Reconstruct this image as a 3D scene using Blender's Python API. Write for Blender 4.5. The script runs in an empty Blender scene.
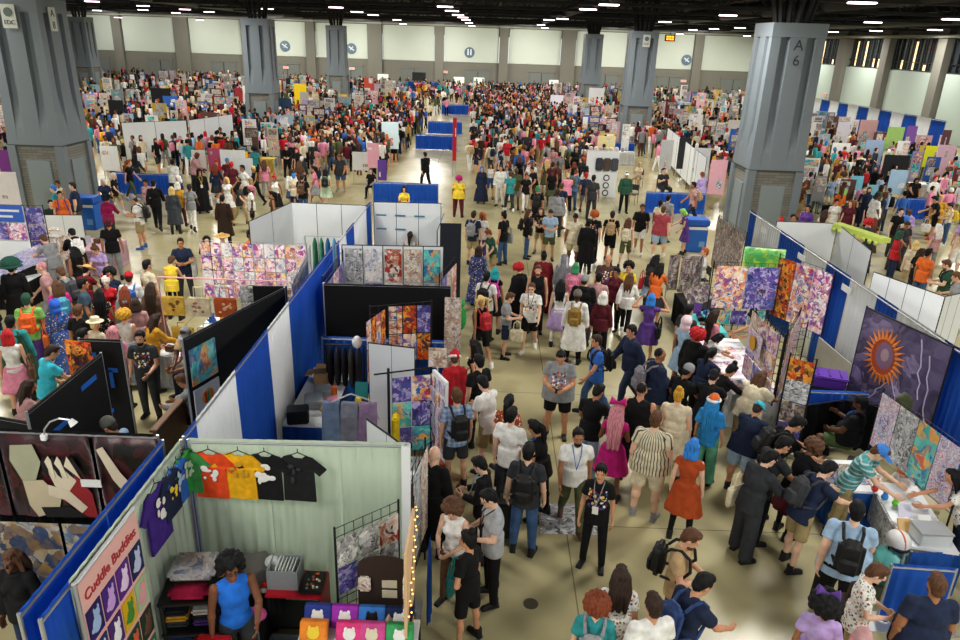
import bpy, bmesh, math, random
from mathutils import Vector, Matrix, noise
random.seed(7)
S = bpy.context.scene
COL = S.collection
R = math.radians
# ------------------------------------------------------------------ camera
F, YAW, PITCH, ROLL, CAMH = 724.12, -0.006245, 0.370165, 0.03337, 6.8727
cy_, sy_ = math.cos(YAW), math.sin(YAW)
FWD = Vector((sy_*math.cos(PITCH), cy_*math.cos(PITCH), -math.sin(PITCH)))
RGT0 = Vector((cy_, -sy_, 0)); UP0 = RGT0.cross(FWD)
RGT = math.cos(ROLL)*RGT0 + math.sin(ROLL)*UP0
UPV = -math.sin(ROLL)*RGT0 + math.cos(ROLL)*UP0
cam = bpy.data.cameras.new('camera'); camo = bpy.data.objects.new('camera', cam); COL.objects.link(camo)
cam.sensor_width = 36.0; cam.lens = F*36.0/960; cam.clip_end = 400
camo.matrix_world = Matrix(((RGT.x, UPV.x, -FWD.x, 0), (RGT.y, UPV.y, -FWD.y, 0), (RGT.z, UPV.z, -FWD.z, CAMH), (0, 0, 0, 1)))
S.camera = camo
# ------------------------------------------------------------------ world, lamps, exposure
w = bpy.data.worlds.new('hall_air'); S.world = w; w.use_nodes = True
w.node_tree.nodes['Background'].inputs[0].default_value = (.96, 1, .98, 1)
w.node_tree.nodes['Background'].inputs[1].default_value = .74
S.view_settings.view_transform = 'Standard'; S.view_settings.look = 'None'
S.view_settings.gamma = 1; S.view_settings.use_curve_mapping = False
S.view_settings.exposure = 0.3
LAMP_W = 590
def lamp(x, y, z=8.4, p=LAMP_W, sx=2.2, sy=2.2):
    l = bpy.data.lights.new('high_bay_lamp', 'AREA'); l.shape = 'RECTANGLE'; l.size = sx; l.size_y = sy
    l.energy = p; l.color = (1, .975, .92); l.spread = R(178)
    o = bpy.data.objects.new('high_bay_lamp', l); COL.objects.link(o); o.location = (x, y, z); return o
for iy in range(9):
    for ix in range(6):
        lamp(-34+ix*13.7, 1.5+iy*12.5, 8.35, LAMP_W*(.85 if iy == 0 else 1.))
for ix in range(9):                                   # the row of lights that washes the far wall
    lamp(-53+ix*11.5, 103.2, 8.2, 300, 2.0, .8).rotation_euler = (R(48), 0, 0)
S.cycles.use_denoising = True
S.cycles.max_bounces = 6; S.cycles.diffuse_bounces = 3; S.cycles.glossy_bounces = 2
S.cycles.caustics_reflective = False; S.cycles.caustics_refractive = False
# ------------------------------------------------------------------ pixel rays -> points in the hall
def ray(x, y): return RGT*((x-480)/F) + UPV*((320-y)/F) + FWD
CP = Vector((0, 0, CAMH))
def at(x, y, h=0.):
    d = ray(x, y); return CP + d*((h-CAMH)/d.z)
def atY(x, y, Y):
    d = ray(x, y); return CP + d*(Y/d.y)
def atX(x, y, X):
    d = ray(x, y); return CP + d*(X/d.x)
# ------------------------------------------------------------------ materials
def srgb(h):
    h = h.lstrip('#'); v = [int(h[i:i+2], 16)/255 for i in (0, 2, 4)]
    return tuple((c/12.92 if c <= .04045 else ((c+.055)/1.055)**2.4) for c in v)+(1,)
MATS = {}
def nodes(name):
    m = bpy.data.materials.new(name); m.use_nodes = True
    return m, m.node_tree.nodes, m.node_tree.links, m.node_tree.nodes['Principled BSDF']
def mat(name, col='#808080', rough=.7, metal=0, var=.12, scale=6, spec=.4, bump=0, emit=0):
    if name in MATS: return MATS[name]
    m, n, l, b = nodes(name); c = srgb(col) if isinstance(col, str) else tuple(col)+(1,)
    b.inputs['Roughness'].default_value = rough; b.inputs['Metallic'].default_value = metal
    b.inputs['Specular IOR Level'].default_value = spec
    if emit:
        b.inputs['Base Color'].default_value = c
        b.inputs['Emission Color'].default_value = c; b.inputs['Emission Strength'].default_value = emit
    else:
        tc = n.new('ShaderNodeTexCoord'); nz = n.new('ShaderNodeTexNoise'); nz.inputs['Scale'].default_value = scale
        nz.inputs['Detail'].default_value = 5
        mx = n.new('ShaderNodeMix'); mx.data_type = 'RGBA'
        mx.inputs['A'].default_value = tuple(v*(1-var) for v in c[:3])+(1,); mx.inputs['B'].default_value = tuple(min(1, v*(1+var)) for v in c[:3])+(1,)
        l.new(tc.outputs['Object'], nz.inputs['Vector']); l.new(nz.outputs['Fac'], mx.inputs['Factor']); l.new(mx.outputs['Result'], b.inputs['Base Color'])
        if bump:
            bp = n.new('ShaderNodeBump'); bp.inputs['Strength'].default_value = bump; bp.inputs['Distance'].default_value = .02
            l.new(nz.outputs['Fac'], bp.inputs['Height']); l.new(bp.outputs['Normal'], b.inputs['Normal'])
    MATS[name] = m; return m
def tinted(name, rough=.85, scale=14, var=.18, stretch=(1, 1, 1), spec=.25, mode=None):
    """one material for many things: the thing's own colour, with weave / wrinkle variation"""
    if name in MATS: return MATS[name]
    m, n, l, b = nodes(name)
    oi = n.new('ShaderNodeObjectInfo'); tc = n.new('ShaderNodeTexCoord'); mp = n.new('ShaderNodeMapping'); mp.inputs['Scale'].default_value = stretch
    nz = n.new('ShaderNodeTexNoise'); nz.inputs['Scale'].default_value = scale; nz.inputs['Detail'].default_value = 3
    l.new(tc.outputs['Object'], mp.inputs['Vector']); l.new(mp.outputs['Vector'], nz.inputs['Vector'])
    mr = n.new('ShaderNodeMapRange'); mr.inputs['From Min'].default_value = .3; mr.inputs['From Max'].default_value = .7
    mr.inputs['To Min'].default_value = 1-var; mr.inputs['To Max'].default_value = 1+var
    l.new(nz.outputs['Fac'], mr.inputs['Value'])
    mx = n.new('ShaderNodeMix'); mx.data_type = 'RGBA'; mx.blend_type = 'MULTIPLY'; mx.inputs['Factor'].default_value = 1
    src = oi.outputs['Color']
    def math_(op, a, bb):
        q = n.new('ShaderNodeMath'); q.operation = op
        for i, v in enumerate((a, bb)):
            if v is None: continue
            if isinstance(v, (int, float)): q.inputs[i].default_value = v
            else: l.new(v, q.inputs[i])
        return q.outputs[0]
    def blend(fac, a, bcol):
        q = n.new('ShaderNodeMix'); q.data_type = 'RGBA'; l.new(fac, q.inputs['Factor']); l.new(a, q.inputs['A'])
        if isinstance(bcol, tuple): q.inputs['B'].default_value = bcol
        else: l.new(bcol, q.inputs['B'])
        return q.outputs['Result']
    if mode:
        sp = n.new('ShaderNodeSeparateXYZ'); l.new(tc.outputs['Object'], sp.inputs[0])
    if mode == 'stripe':
        an = math_('ARCTAN2', sp.outputs[1], sp.outputs[0])
        s_ = math_('SINE', math_('MULTIPLY', an, 26.), None); f = math_('GREATER_THAN', s_, .55); src = blend(f, src, (.06, .07, .06, 1))
    elif mode == 'band':
        s_ = math_('SINE', math_('MULTIPLY', sp.outputs[2], 90.), None); f = math_('GREATER_THAN', s_, .55); src = blend(f, src, (.5, .62, .62, 1))
    elif mode == 'plaid':
        f1 = math_('GREATER_THAN', math_('SINE', math_('MULTIPLY', sp.outputs[2], 80.), None), .3)
        f2 = math_('GREATER_THAN', math_('SINE', math_('MULTIPLY', sp.outputs[0], 80.), None), .3)
        src = blend(math_('MULTIPLY', math_('ADD', f1, f2), .3), src, (.6, .66, .7, 1))
    elif mode in ('floral', 'print', 'backprint'):
        vo = n.new('ShaderNodeTexVoronoi'); vo.inputs['Scale'].default_value = 26 if mode == 'floral' else 22
        av = n.new('ShaderNodeVectorMath'); av.operation = 'ADD'; cx = n.new('ShaderNodeCombineXYZ')
        l.new(math_('MULTIPLY', oi.outputs['Random'], 30.), cx.inputs[0]); l.new(tc.outputs['Object'], av.inputs[0]); l.new(cx.outputs[0], av.inputs[1]); l.new(av.outputs[0], vo.inputs['Vector'])
        rp = n.new('ShaderNodeValToRGB'); rp.color_ramp.interpolation = 'CONSTANT'
        sp2 = n.new('ShaderNodeSeparateColor'); l.new(vo.outputs['Color'], sp2.inputs[0]); l.new(sp2.outputs[0], rp.inputs[0])
        e = rp.color_ramp.elements; cols = ['#e8e2d6', '#b0342c', '#2c4a86', '#e0b040', '#f2f0ea', '#6a3a6e'] if mode != 'floral' else ['#f0e8dc', '#7c4a28', '#2e3a66', '#d8b48a', '#5a6e46', '#a86a4a']
        e[0].position = 0; e[0].color = srgb(cols[0]); e[1].position = .2; e[1].color = srgb(cols[1])
        for k in range(2, 6): q = e.new(.15*k+.08); q.color = srgb(cols[k])
        if mode == 'floral': f = math_('LESS_THAN', vo.outputs['Distance'], .022*18)
        else:
            sg = 1 if mode == 'print' else -1
            ax = math_('LESS_THAN', math_('ABSOLUTE', sp.outputs[0], None), .13)
            yy = math_('GREATER_THAN', math_('MULTIPLY', sp.outputs[1], sg), .02)
            zz = math_('LESS_THAN', math_('ABSOLUTE', math_('SUBTRACT', sp.outputs[2], 1.22), None), .14)
            f = math_('MULTIPLY', math_('MULTIPLY', ax, yy), zz)
            f = math_('MULTIPLY', f, math_('LESS_THAN', vo.outputs['Distance'], .5))
        src = blend(f, src, rp.outputs['Color'])
    l.new(src, mx.inputs['A']); l.new(mr.outputs['Result'], mx.inputs['B']); l.new(mx.outputs['Result'], b.inputs['Base Color'])
    b.inputs['Roughness'].default_value = rough; b.inputs['Specular IOR Level'].default_value = spec
    bp = n.new('ShaderNodeBump'); bp.inputs['Strength'].default_value = .35; bp.inputs['Distance'].default_value = .03
    l.new(nz.outputs['Fac'], bp.inputs['Height']); l.new(bp.outputs['Normal'], b.inputs['Normal'])
    MATS[name] = m; return m
CLOTH = tinted('cloth', scale=9, var=.22); SKIN = tinted('skin', .5, 8, .06, spec=.4); HAIR = tinted('hair', .6, 22, .4, (3, 3, .35), .22)
LEATHER = tinted('bag_fabric', .6, 16, .25, spec=.4); PLAIN = tinted('painted', .5, 5, .06); PAPER = tinted('paper', .55, 5, .04)
EYE = mat('eye', '#20180f', .2); LIP = mat('lip', '#a0584e', .5)
def art(name, cols, scale=5, rough=.35):
    """printed artwork: blobs of colour that differ from print to print"""
    if name in MATS: return MATS[name]
    m, n, l, b = nodes(name); tc = n.new('ShaderNodeTexCoord'); oi = n.new('ShaderNodeObjectInfo')
    mu = n.new('ShaderNodeMath'); mu.operation = 'MULTIPLY'; mu.inputs[1].default_value = 50; l.new(oi.outputs['Random'], mu.inputs[0])
    cx = n.new('ShaderNodeCombineXYZ'); l.new(mu.outputs[0], cx.inputs[0]); l.new(mu.outputs[0], cx.inputs[2])
    av = n.new('ShaderNodeVectorMath'); l.new(tc.outputs['Object'], av.inputs[0]); l.new(cx.outputs[0], av.inputs[1])
    n1 = n.new('ShaderNodeTexNoise'); n1.inputs['Scale'].default_value = scale; n1.inputs['Detail'].default_value = 4; n1.inputs['Distortion'].default_value = 1.6
    vo = n.new('ShaderNodeTexVoronoi'); vo.inputs['Scale'].default_value = scale*2.2
    l.new(av.outputs[0], n1.inputs['Vector'])
    wv = n.new('ShaderNodeVectorMath'); wv.operation = 'MULTIPLY_ADD'; wv.inputs[1].default_value = (.35, .35, .35)
    l.new(n1.outputs['Color'], wv.inputs[0]); l.new(av.outputs[0], wv.inputs[2]); l.new(wv.outputs[0], vo.inputs['Vector'])
    sc = n.new('ShaderNodeSeparateColor'); l.new(vo.outputs['Color'], sc.inputs[0])
    mi = n.new('ShaderNodeMath'); mi.operation = 'MULTIPLY_ADD'; mi.inputs[1].default_value = .55
    l.new(sc.outputs[0], mi.inputs[0])
    m2 = n.new('ShaderNodeMath'); m2.operation = 'MULTIPLY'; m2.inputs[1].default_value = .45; l.new(n1.outputs['Fac'], m2.inputs[0]); l.new(m2.outputs[0], mi.inputs[2])
    rp = n.new('ShaderNodeValToRGB'); e = rp.color_ramp.elements; k = len(cols)
    e[0].position = .1; e[0].color = srgb(cols[0]); e[1].position = .88; e[1].color = srgb(cols[-1])
    for i in range(1, k-1): q = e.new(.1+.78*i/(k-1)); q.color = srgb(cols[i])
    # a loose central subject, as pictures have: the middle of the sheet takes another stretch of the palette
    gv = n.new('ShaderNodeVectorMath'); gv.operation = 'MULTIPLY_ADD'; gv.inputs[1].default_value = (.5, .5, .5); l.new(n1.outputs['Color'], gv.inputs[0]); l.new(tc.outputs['Generated'], gv.inputs[2])
    gd = n.new('ShaderNodeVectorMath'); gd.operation = 'DISTANCE'; gd.inputs[1].default_value = (.75, .75, .68); l.new(gv.outputs[0], gd.inputs[0])
    gm = n.new('ShaderNodeMapRange'); gm.inputs['From Min'].default_value = .5; gm.inputs['From Max'].default_value = .56; gm.inputs['To Min'].default_value = .3; gm.inputs['To Max'].default_value = 0; l.new(gd.outputs['Value'], gm.inputs['Value'])
    ga = n.new('ShaderNodeMath'); l.new(mi.outputs[0], ga.inputs[0]); l.new(gm.outputs['Result'], ga.inputs[1])
    gf = n.new('ShaderNodeMath'); gf.operation = 'PINGPONG'; gf.inputs[1].default_value = .95; l.new(ga.outputs[0], gf.inputs[0])
    l.new(gf.outputs[0], rp.inputs[0]); l.new(rp.outputs['Color'], b.inputs['Base Color']); b.inputs['Roughness'].default_value = rough
    MATS[name] = m; return m
ART = {
 'pink': art('print_pink', ['#f6e6ea', '#eaa4bc', '#ffffff', '#c8487e', '#6a4fb0', '#ffd9a0', '#f6f0f4'], 4.5),
 'manga': art('print_manga', ['#2a1c34', '#c2324a', '#f0e2d0', '#5a3ea0', '#f09a3a', '#fff2dc', '#2c62a8'], 4),
 'night': art('print_night', ['#14132c', '#2d2a66', '#6a4fa6', '#1b4f8c', '#c8b6e8', '#3a2140'], 5),
 'teal': art('print_teal', ['#0d3a4e', '#17a0a8', '#7fe0d0', '#1560a0', '#f2c56a', '#e0684a'], 3),
 'fire': art('print_fire', ['#2a0c0a', '#8c1c10', '#e0541c', '#f6b040', '#401414', '#5a2a4a'], 5),
 'cream': art('print_cream', ['#f4eee2', '#e4d6c0', '#b88a6a', '#f8f4ec', '#8a5a4a', '#efe6d6'], 6),
 'grey': art('print_grey', ['#eeeeea', '#8d8f94', '#d8d8d8', '#3f4248', '#f6f6f4', '#b0b4b8'], 6),
 'tap': art('print_tapestry', ['#141012', '#3c141a', '#1c1518', '#5c1c26', '#20181a', '#6e2630', '#161214'], 1.6),
 'tapb': art('print_blue_tapestry', ['#8fa9c8', '#c9b491', '#5e7ea8', '#e2d8c4', '#b08a50', '#36507e'], 2.6),
 'green': art('print_green', ['#4fae5c', '#68c46e', '#86d07a', '#4aa858', '#b9d65a', '#5dba66'], 3),
 'red': art('print_red', ['#f2e6dc', '#c8422e', '#8a2a22', '#e8b49a', '#f6efe8', '#3a1a18'], 4),
 'white': art('print_white', ['#fbfaf6', '#f2f0ea', '#d8c8c8', '#fbfbf8', '#7c86a8', '#f7f3ee', '#e6e0dc'], 4),
 'sticker': art('print_stickers', ['#ffffff', '#f4f2f0', '#d65a7a', '#ffffff', '#5a7ac8', '#f8f8f6', '#7a5a9a'], 12),
 'brown': art('print_brown', ['#2c2422', '#6a5c54', '#a89c90', '#3a302e', '#8a6f78', '#cfc4b8', '#4a4044'], 5),
 'mix': art('goods_mix', ['#f2efe8', '#c23a4a', '#2f66b0', '#f0d24a', '#2a2a30', '#f4b0c4', '#4ab08a', '#ffffff', '#6a4aa0'], 9, .6),
}
MATSEED = [0]
# ------------------------------------------------------------------ mesh helpers
def link(name, bm, m, parent=None, smooth=False, loc=None):
    me = bpy.data.meshes.new(name); bm.to_mesh(me); bm.free()
    return linkm(name, me, m, parent, smooth, loc)
def linkm(name, me, m, parent=None, smooth=False, loc=None):
    if m is not None:
        me.materials.clear()
        for q in (m if isinstance(m, (list, tuple)) else [m]): me.materials.append(q)
    if smooth:
        for p in me.polygons: p.use_smooth = True
    o = bpy.data.objects.new(name, me); COL.objects.link(o)
    if parent: o.parent = parent
    if loc is not None: o.location = loc
    return o
def tag(o, label=None, cat=None, group=None, kind=None):
    if label: o['label'] = label
    if cat: o['category'] = cat
    if group: o['group'] = group
    if kind: o['kind'] = kind
    return o
def empty(name, loc, label, cat, group=None, rz=0):
    o = bpy.data.objects.new(name, None); COL.objects.link(o); o.location = loc; o.rotation_euler = (0, 0, rz); o.empty_display_size = .2
    return tag(o, label, cat, group)
def color(o, c):
    o.color = srgb(c) if isinstance(c, str) else c; return o
def box(bm, c, s, M=None, bev=0):
    g = bmesh.ops.create_cube(bm, size=1, matrix=(M or Matrix())@Matrix.Translation(c)@Matrix.Diagonal((s[0], s[1], s[2], 1)))
    if bev:
        es = list({e for v in g['verts'] for e in v.link_edges})
        bmesh.ops.bevel(bm, geom=es, offset=bev, segments=2, affect='EDGES')
def ell(bm, c, r, M=None, u=14, v=9):
    if not hasattr(r, '__len__'): r = (r, r, r)
    bmesh.ops.create_uvsphere(bm, u_segments=u, v_segments=v, radius=1, matrix=(M or Matrix())@Matrix.Translation(c)@Matrix.Diagonal((r[0], r[1], r[2], 1)))
def tube(bm, a, b, ra, rb=None, n=12, caps=True):
    a = Vector(a); b = Vector(b); d = b-a; rb = ra if rb is None else rb
    if d.length < 1e-6: return
    q = Vector((0, 0, 1)).rotation_difference(d).to_matrix().to_4x4()
    bmesh.ops.create_cone(bm, cap_ends=caps, segments=n, radius1=ra, radius2=max(rb, 1e-4), depth=d.length, matrix=Matrix.Translation((a+b)/2)@q)
def cap(bm, a, b, ra, rb=None, n=12):
    rb = ra if rb is None else rb
    tube(bm, a, b, ra, rb, n); ell(bm, a, ra, None, n, 7); ell(bm, b, rb, None, n, 7)
def path(bm, pts, r, n=8):
    for a, b in zip(pts, pts[1:]): cap(bm, a, b, r, r, n)
def quad(bm, pts):
    return bm.faces.new([bm.verts.new(p) for p in pts])
def slab(bm, p0, p1, z0, z1, t=.03, nrm=None):
    """upright board from p0 to p1 (plan), z0..z1, thickness t to both sides"""
    p0 = Vector((p0[0], p0[1], 0)); p1 = Vector((p1[0], p1[1], 0)); d = p1-p0
    M = Matrix.Translation((p0+p1)/2)@Matrix.Rotation(math.atan2(d.y, d.x), 4, 'Z')
    box(bm, (0, 0, (z0+z1)/2), (d.length, t, z1-z0), M)
def loft(bm, rings, close=False, caps=(False, False)):
    vs = [[bm.verts.new(p) for p in r] for r in rings]
    n = len(vs[0])
    for a, b in zip(vs, vs[1:]):
        for i in range(n): bm.faces.new((a[i], a[(i+1) % n], b[(i+1) % n], b[i]))
    if caps[0]: bm.faces.new(list(reversed(vs[0])))
    if caps[1]: bm.faces.new(vs[-1])
def finish(bm, voxel=None, smooth=2, dec=None):
    """turn overlapping closed shapes into one continuous skin"""
    me = bpy.data.meshes.new('tmp'); bm.to_mesh(me); bm.free()
    if voxel is None: return me
    o = bpy.data.objects.new('tmp', me); COL.objects.link(o)
    m = o.modifiers.new('r', 'REMESH'); m.mode = 'VOXEL'; m.voxel_size = voxel
    if smooth: s = o.modifiers.new('s', 'SMOOTH'); s.factor = .5; s.iterations = smooth
    if dec: d = o.modifiers.new('d', 'DECIMATE'); d.ratio = dec
    dg = bpy.context.evaluated_depsgraph_get()
    out = bpy.data.meshes.new_from_object(o.evaluated_get(dg))
    bpy.data.objects.remove(o); bpy.data.meshes.remove(me)
    for p in out.polygons: p.use_smooth = True
    return out
def text(body, size, m, parent, M, name='lettering', align='CENTER', depth=.004, bold=False):
    c = bpy.data.curves.new('t', 'FONT'); c.body = body; c.size = size; c.align_x = align; c.align_y = 'CENTER'; c.extrude = depth
    if bold: c.offset = size*.008
    o = bpy.data.objects.new('t', c); COL.objects.link(o)
    dg = bpy.context.evaluated_depsgraph_get(); me = bpy.data.meshes.new_from_object(o.evaluated_get(dg))
    bpy.data.objects.remove(o)
    q = linkm(name, me, m, parent); q.matrix_local = M; return q
# ================================================================== PEOPLE
BUILD = dict(
 m=dict(sh=.185, hip=.088, wa=1., tor=1., limb=1., bust=0, belly=0, hd=1.),
 f=dict(sh=.163, hip=.092, wa=.84, tor=.88, limb=.84, bust=.045, belly=0, hd=.96),
 h=dict(sh=.205, hip=.11, wa=1.5, tor=1.26, limb=1.3, bust=0, belly=.13, hd=1.04),
 g=dict(sh=.19, hip=.118, wa=1.42, tor=1.16, limb=1.28, bust=.06, belly=.08, hd=1.))
# arms: ((forward, outward) of upper arm, (forward, outward) of forearm); legs: the same for thigh and shin; degrees
POSE = dict(
 stand=dict(La=((-4, 9), (8, 5)), Ra=((2, 9), (14, 5)), Ll=((2, 4), (-2, 3)), Rl=((-1, 4), (-3, 3))),
 easy=dict(La=((2, 10), (20, -2)), Ra=((-8, 12), (62, -30)), Ll=((4, 5), (-6, 4)), Rl=((-3, 6), (-5, 5)), hyaw=14),
 phone=dict(La=((12, 8), (82, -28)), Ra=((14, 8), (86, -28)), Ll=((1, 4), (-2, 3)), Rl=((0, 5), (-3, 4)), head=26),
 hold=dict(La=((14, 10), (68, -18)), Ra=((-4, 10), (12, 6)), Ll=((6, 4), (-2, 3)), Rl=((-6, 4), (-10, 3)), head=8),
 walk=dict(La=((-24, 8), (-4, 4)), Ra=((22, 8), (46, 2)), Ll=((25, 2), (6, 2)), Rl=((-14, 2), (-34, 2)), lean=4, fR=38, fL=-8),
 walk2=dict(La=((20, 8), (40, 2)), Ra=((-22, 8), (-6, 4)), Ll=((-13, 2), (-32, 2)), Rl=((23, 2), (5, 2)), lean=4, fL=36, fR=-8),
 strap=dict(La=((4, 12), (132, -34)), Ra=((4, 12), (132, -34)), Ll=((3, 4), (-2, 3)), Rl=((-4, 4), (-7, 3))),
 reach=dict(La=((40, 6), (72, -8)), Ra=((46, 8), (66, -6)), Ll=((3, 4), (0, 3)), Rl=((-6, 4), (-8, 3)), lean=20, head=22),
 lean=dict(La=((6, 8), (40, -8)), Ra=((34, 6), (64, -4)), Ll=((4, 5), (0, 4)), Rl=((-4, 5), (-6, 4)), lean=11, head=20, hyaw=-12),
 up=dict(La=((60, 62), (150, -30)), Ra=((64, 62), (152, -30)), Ll=((2, 4), (-2, 3)), Rl=((-2, 4), (-4, 3)), head=6),
 wave=dict(La=((2, 9), (10, 5)), Ra=((40, 20), (150, -8)), Ll=((2, 4), (-2, 3)), Rl=((-1, 5), (-3, 4)), hyaw=-10),
 hip=dict(La=((-14, 34), (34, -50)), Ra=((0, 8), (10, 4)), Ll=((2, 5), (-2, 4)), Rl=((-2, 7), (-4, 6)), hyaw=8),
 fold=dict(La=((14, 14), (64, -62)), Ra=((18, 14), (74, -60)), Ll=((2, 5), (-1, 4)), Rl=((-2, 5), (-3, 4))),
 sit=dict(La=((26, 10), (66, -26)), Ra=((22, 8), (112, -8)), Ll=((84, 10), (2, 4)), Rl=((84, 9), (-6, 4)), lean=-4, sit=1),
 sitlean=dict(La=((38, 10), (78, -16)), Ra=((34, 10), (74, -16)), Ll=((84, 8), (4, 3)), Rl=((84, 8), (0, 3)), lean=14, head=24, sit=1))
def dv(p, o, s):
    p, o = R(p), R(o); return Vector((s*math.sin(o), math.sin(p)*math.cos(o), -math.cos(p)*math.cos(o)))
SK = {}
def skeleton(pn, bn):
    if (pn, bn) in SK: return SK[pn, bn]
    P, B = POSE[pn], BUILD[bn]; k = {}
    T = Matrix.Translation((0, 0, .95))@Matrix.Rotation(-R(P.get('lean', 0)), 4, 'X')@Matrix.Translation((0, 0, -.95))
    H = T@Matrix.Translation((0, 0, 1.47))@Matrix.Rotation(R(P.get('hyaw', 0)), 4, 'Z')@Matrix.Rotation(-R(P.get('head', 3)), 4, 'X')@Matrix.Translation((0, .015, .155))
    k['T'], k['H'] = T, H
    for s, a, l in ((-1, 'L', 'Ll'), (1, 'R', 'Rl')):
        sh = T@Vector((s*B['sh'], 0, 1.405)); u, f = P[a+'a']
        el = sh+dv(*u, s)*.29; fd = dv(*f, s); wr = el+fd*.25
        k[a+'sh'], k[a+'el'], k[a+'wr'], k[a+'fd'] = sh, el, wr, fd
        hp = Vector((s*B['hip'], 0, .91)); t, q = P[l]
        kn = hp+dv(*t, s)*.43; an = kn+dv(*q, s)*.40
        k[a+'hp'], k[a+'kn'], k[a+'an'], k[a+'ft'] = hp, kn, an, P.get('f'+a, 0)
        yaw = R(-s*10); ph = R(P.get('f'+a, 0))
        fm = Matrix.Rotation(yaw, 4, 'Z')@Matrix.Rotation(-ph, 4, 'X')
        k[a+'fm'] = Matrix.Translation(an)@fm
    low = min((k[a+'fm']@Vector(v)).z for a in 'LR' for v in ((0, -.06, -.085), (0, .17, -.085)))
    up = Matrix.Translation((0, 0, -low))
    for n, v in list(k.items()):
        if isinstance(v, Matrix): k[n] = up@v
        elif isinstance(v, Vector) and not n.endswith('fd'): k[n] = v+Vector((0, 0, -low))
    k['dz'] = -low; k['pel'] = Vector((0, 0, .95-low))
    k['top'] = k['H']@Vector((0, -.02, .125))
    SK[pn, bn] = k; return k
def torso(bm, k, B, g, low=True, belt=True):
    T = k['T']; t = B['tor']; wa = B['wa']
    U = Matrix.Translation((0, 0, 0))
    if low: ell(bm, (0, 0, .955), (.155*max(1, wa*.95)*(.5+.5*t)+B['hip']*.12+g, .112*max(.95, wa)+g, .13+g*.3), T, 18, 12)
    ell(bm, (0, .005+B['belly']*.25, 1.09), (.135*wa*(.6+.4*t)+g, .098*wa+B['belly']*.42+g, .17+g*.3), T, 18, 12)
    ell(bm, (0, 0, 1.26), (.157*t+g, .112*t+g, .19+g*.3), T, 18, 12)
    ell(bm, (0, -.005, 1.385), (B['sh']*.86+g*.6, .078*t+g, .062+g*.5), T, 18, 10)
    for s in (-1, 1): cap(bm, T@Vector((s*.03, -.015, 1.445)), T@Vector((s*B['sh']*.8, -.01, 1.40)), .042+g*.5, .042+g*.5)
    if B['bust']:
        for s in (-1, 1): ell(bm, (s*.07, .075*t, 1.275), (.068+g*.5, .062+g*.6, .068+g*.4), T)
def legs_r(B): q = B['limb']; return .086*q, .057*q*.98, .052*q, .037*(.5+.5*q)
PROT = {}
def body_mesh(pn, bn):
    key = ('body', pn, bn)
    if key in PROT: return PROT[key]
    k, B = skeleton(pn, bn), BUILD[bn]; bm = bmesh.new(); q = B['limb']; H = k['H']
    torso(bm, k, B, 0)
    cap(bm, k['T']@Vector((0, -.012, 1.42)), H@Vector((0, -.012, -.07)), .058*(.6+.4*B['tor']), .052)
    hs = B['hd']
    ell(bm, (0, -.008, .018), (.076*hs, .097*hs, .105*hs), H, 18, 14); ell(bm, (0, .03, -.055), (.056*hs, .064*hs, .066*hs), H, 14, 10)
    ell(bm, (0, .077, -.095), (.022, .02, .02), H)                       # chin
    tube(bm, H@Vector((0, .088, .018)), H@Vector((0, .108, -.022)), .009, .016, 8); ell(bm, (0, .1, -.022), (.018, .014, .011), H, 8, 6)
    for s in (-1, 1):
        ell(bm, (s*.077*hs, -.005, -.005), (.012, .022, .034), H, 8, 8)
        ell(bm, (s*.03, .083, .034), (.024, .012, .008), H, 8, 6)      # brow
    for s, a in ((-1, 'L'), (1, 'R')):
        sh, el, wr, fd = k[a+'sh'], k[a+'el'], k[a+'wr'], k[a+'fd']
        cap(bm, sh, el, .05*min(q,1.15), .041*q); cap(bm, el, wr, .042*q, .029*(.5+.5*q)); ell(bm, el*.72+wr*.28, .045*q)
        n = Vector((-s, .25, 0)); n = (n-fd*n.dot(fd)).normalized(); wd = fd.cross(n)*s
        if wd.y+wd.z*.6 < 0: wd = -wd
        pc = wr+fd*.05
        M = Matrix(((wd.x, n.x, fd.x, pc.x), (wd.y, n.y, fd.y, pc.y), (wd.z, n.z, fd.z, pc.z), (0, 0, 0, 1)))
        ell(bm, (0, 0, 0), (.043, .019, .055), M)
        for i, L in enumerate((.068, .077, .071, .055)):
            x = .031-.0205*i; b0 = M@Vector((x, 0, .035)); b1 = M@Vector((x*1.1, .014, .045+L*.55)); b2 = M@Vector((x*1.1, .04, .045+L*.9))
            cap(bm, b0, b1, .0098, .009, 8); cap(bm, b1, b2, .009, .0078, 8)
        t0, t1, t2 = M@Vector((.03, .004, -.025)), M@Vector((.062, .018, .01)), M@Vector((.064, .03, .042))
        cap(bm, t0, t1, .013, .011, 8); cap(bm, t1, t2, .011, .009, 8)
        r0, r1, r2, r3 = legs_r(B); hp, kn, an = k[a+'hp'], k[a+'kn'], k[a+'an']
        cap(bm, hp, kn, r0, r1); cap(bm, kn, an, r2, r3); back = Vector((0, -.012, 0)); ell(bm, kn*.7+an*.3+back, (.055*q, .058*q, .1))
        fm = k[a+'fm']; cap(bm, fm@Vector((0, -.03, -.045)), fm@Vector((0, .13, -.058)), .036, .026)
    me = finish(bm, .0088, 2, .55)
    Hi = H.inverted()
    me.materials.append(SKIN); me.materials.append(EYE); me.materials.append(LIP)
    for p in me.polygons:
        c = Hi@p.center
        if c.y > .06 and abs(c.z) < .2:
            if abs(abs(c.x)-.03) < .0125 and abs(c.z-.014) < .0075: p.material_index = 1
            elif abs(c.x) < .023 and abs(c.z+.06) < .008 and c.y > .07: p.material_index = 2
    PROT[key] = me; return me
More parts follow.
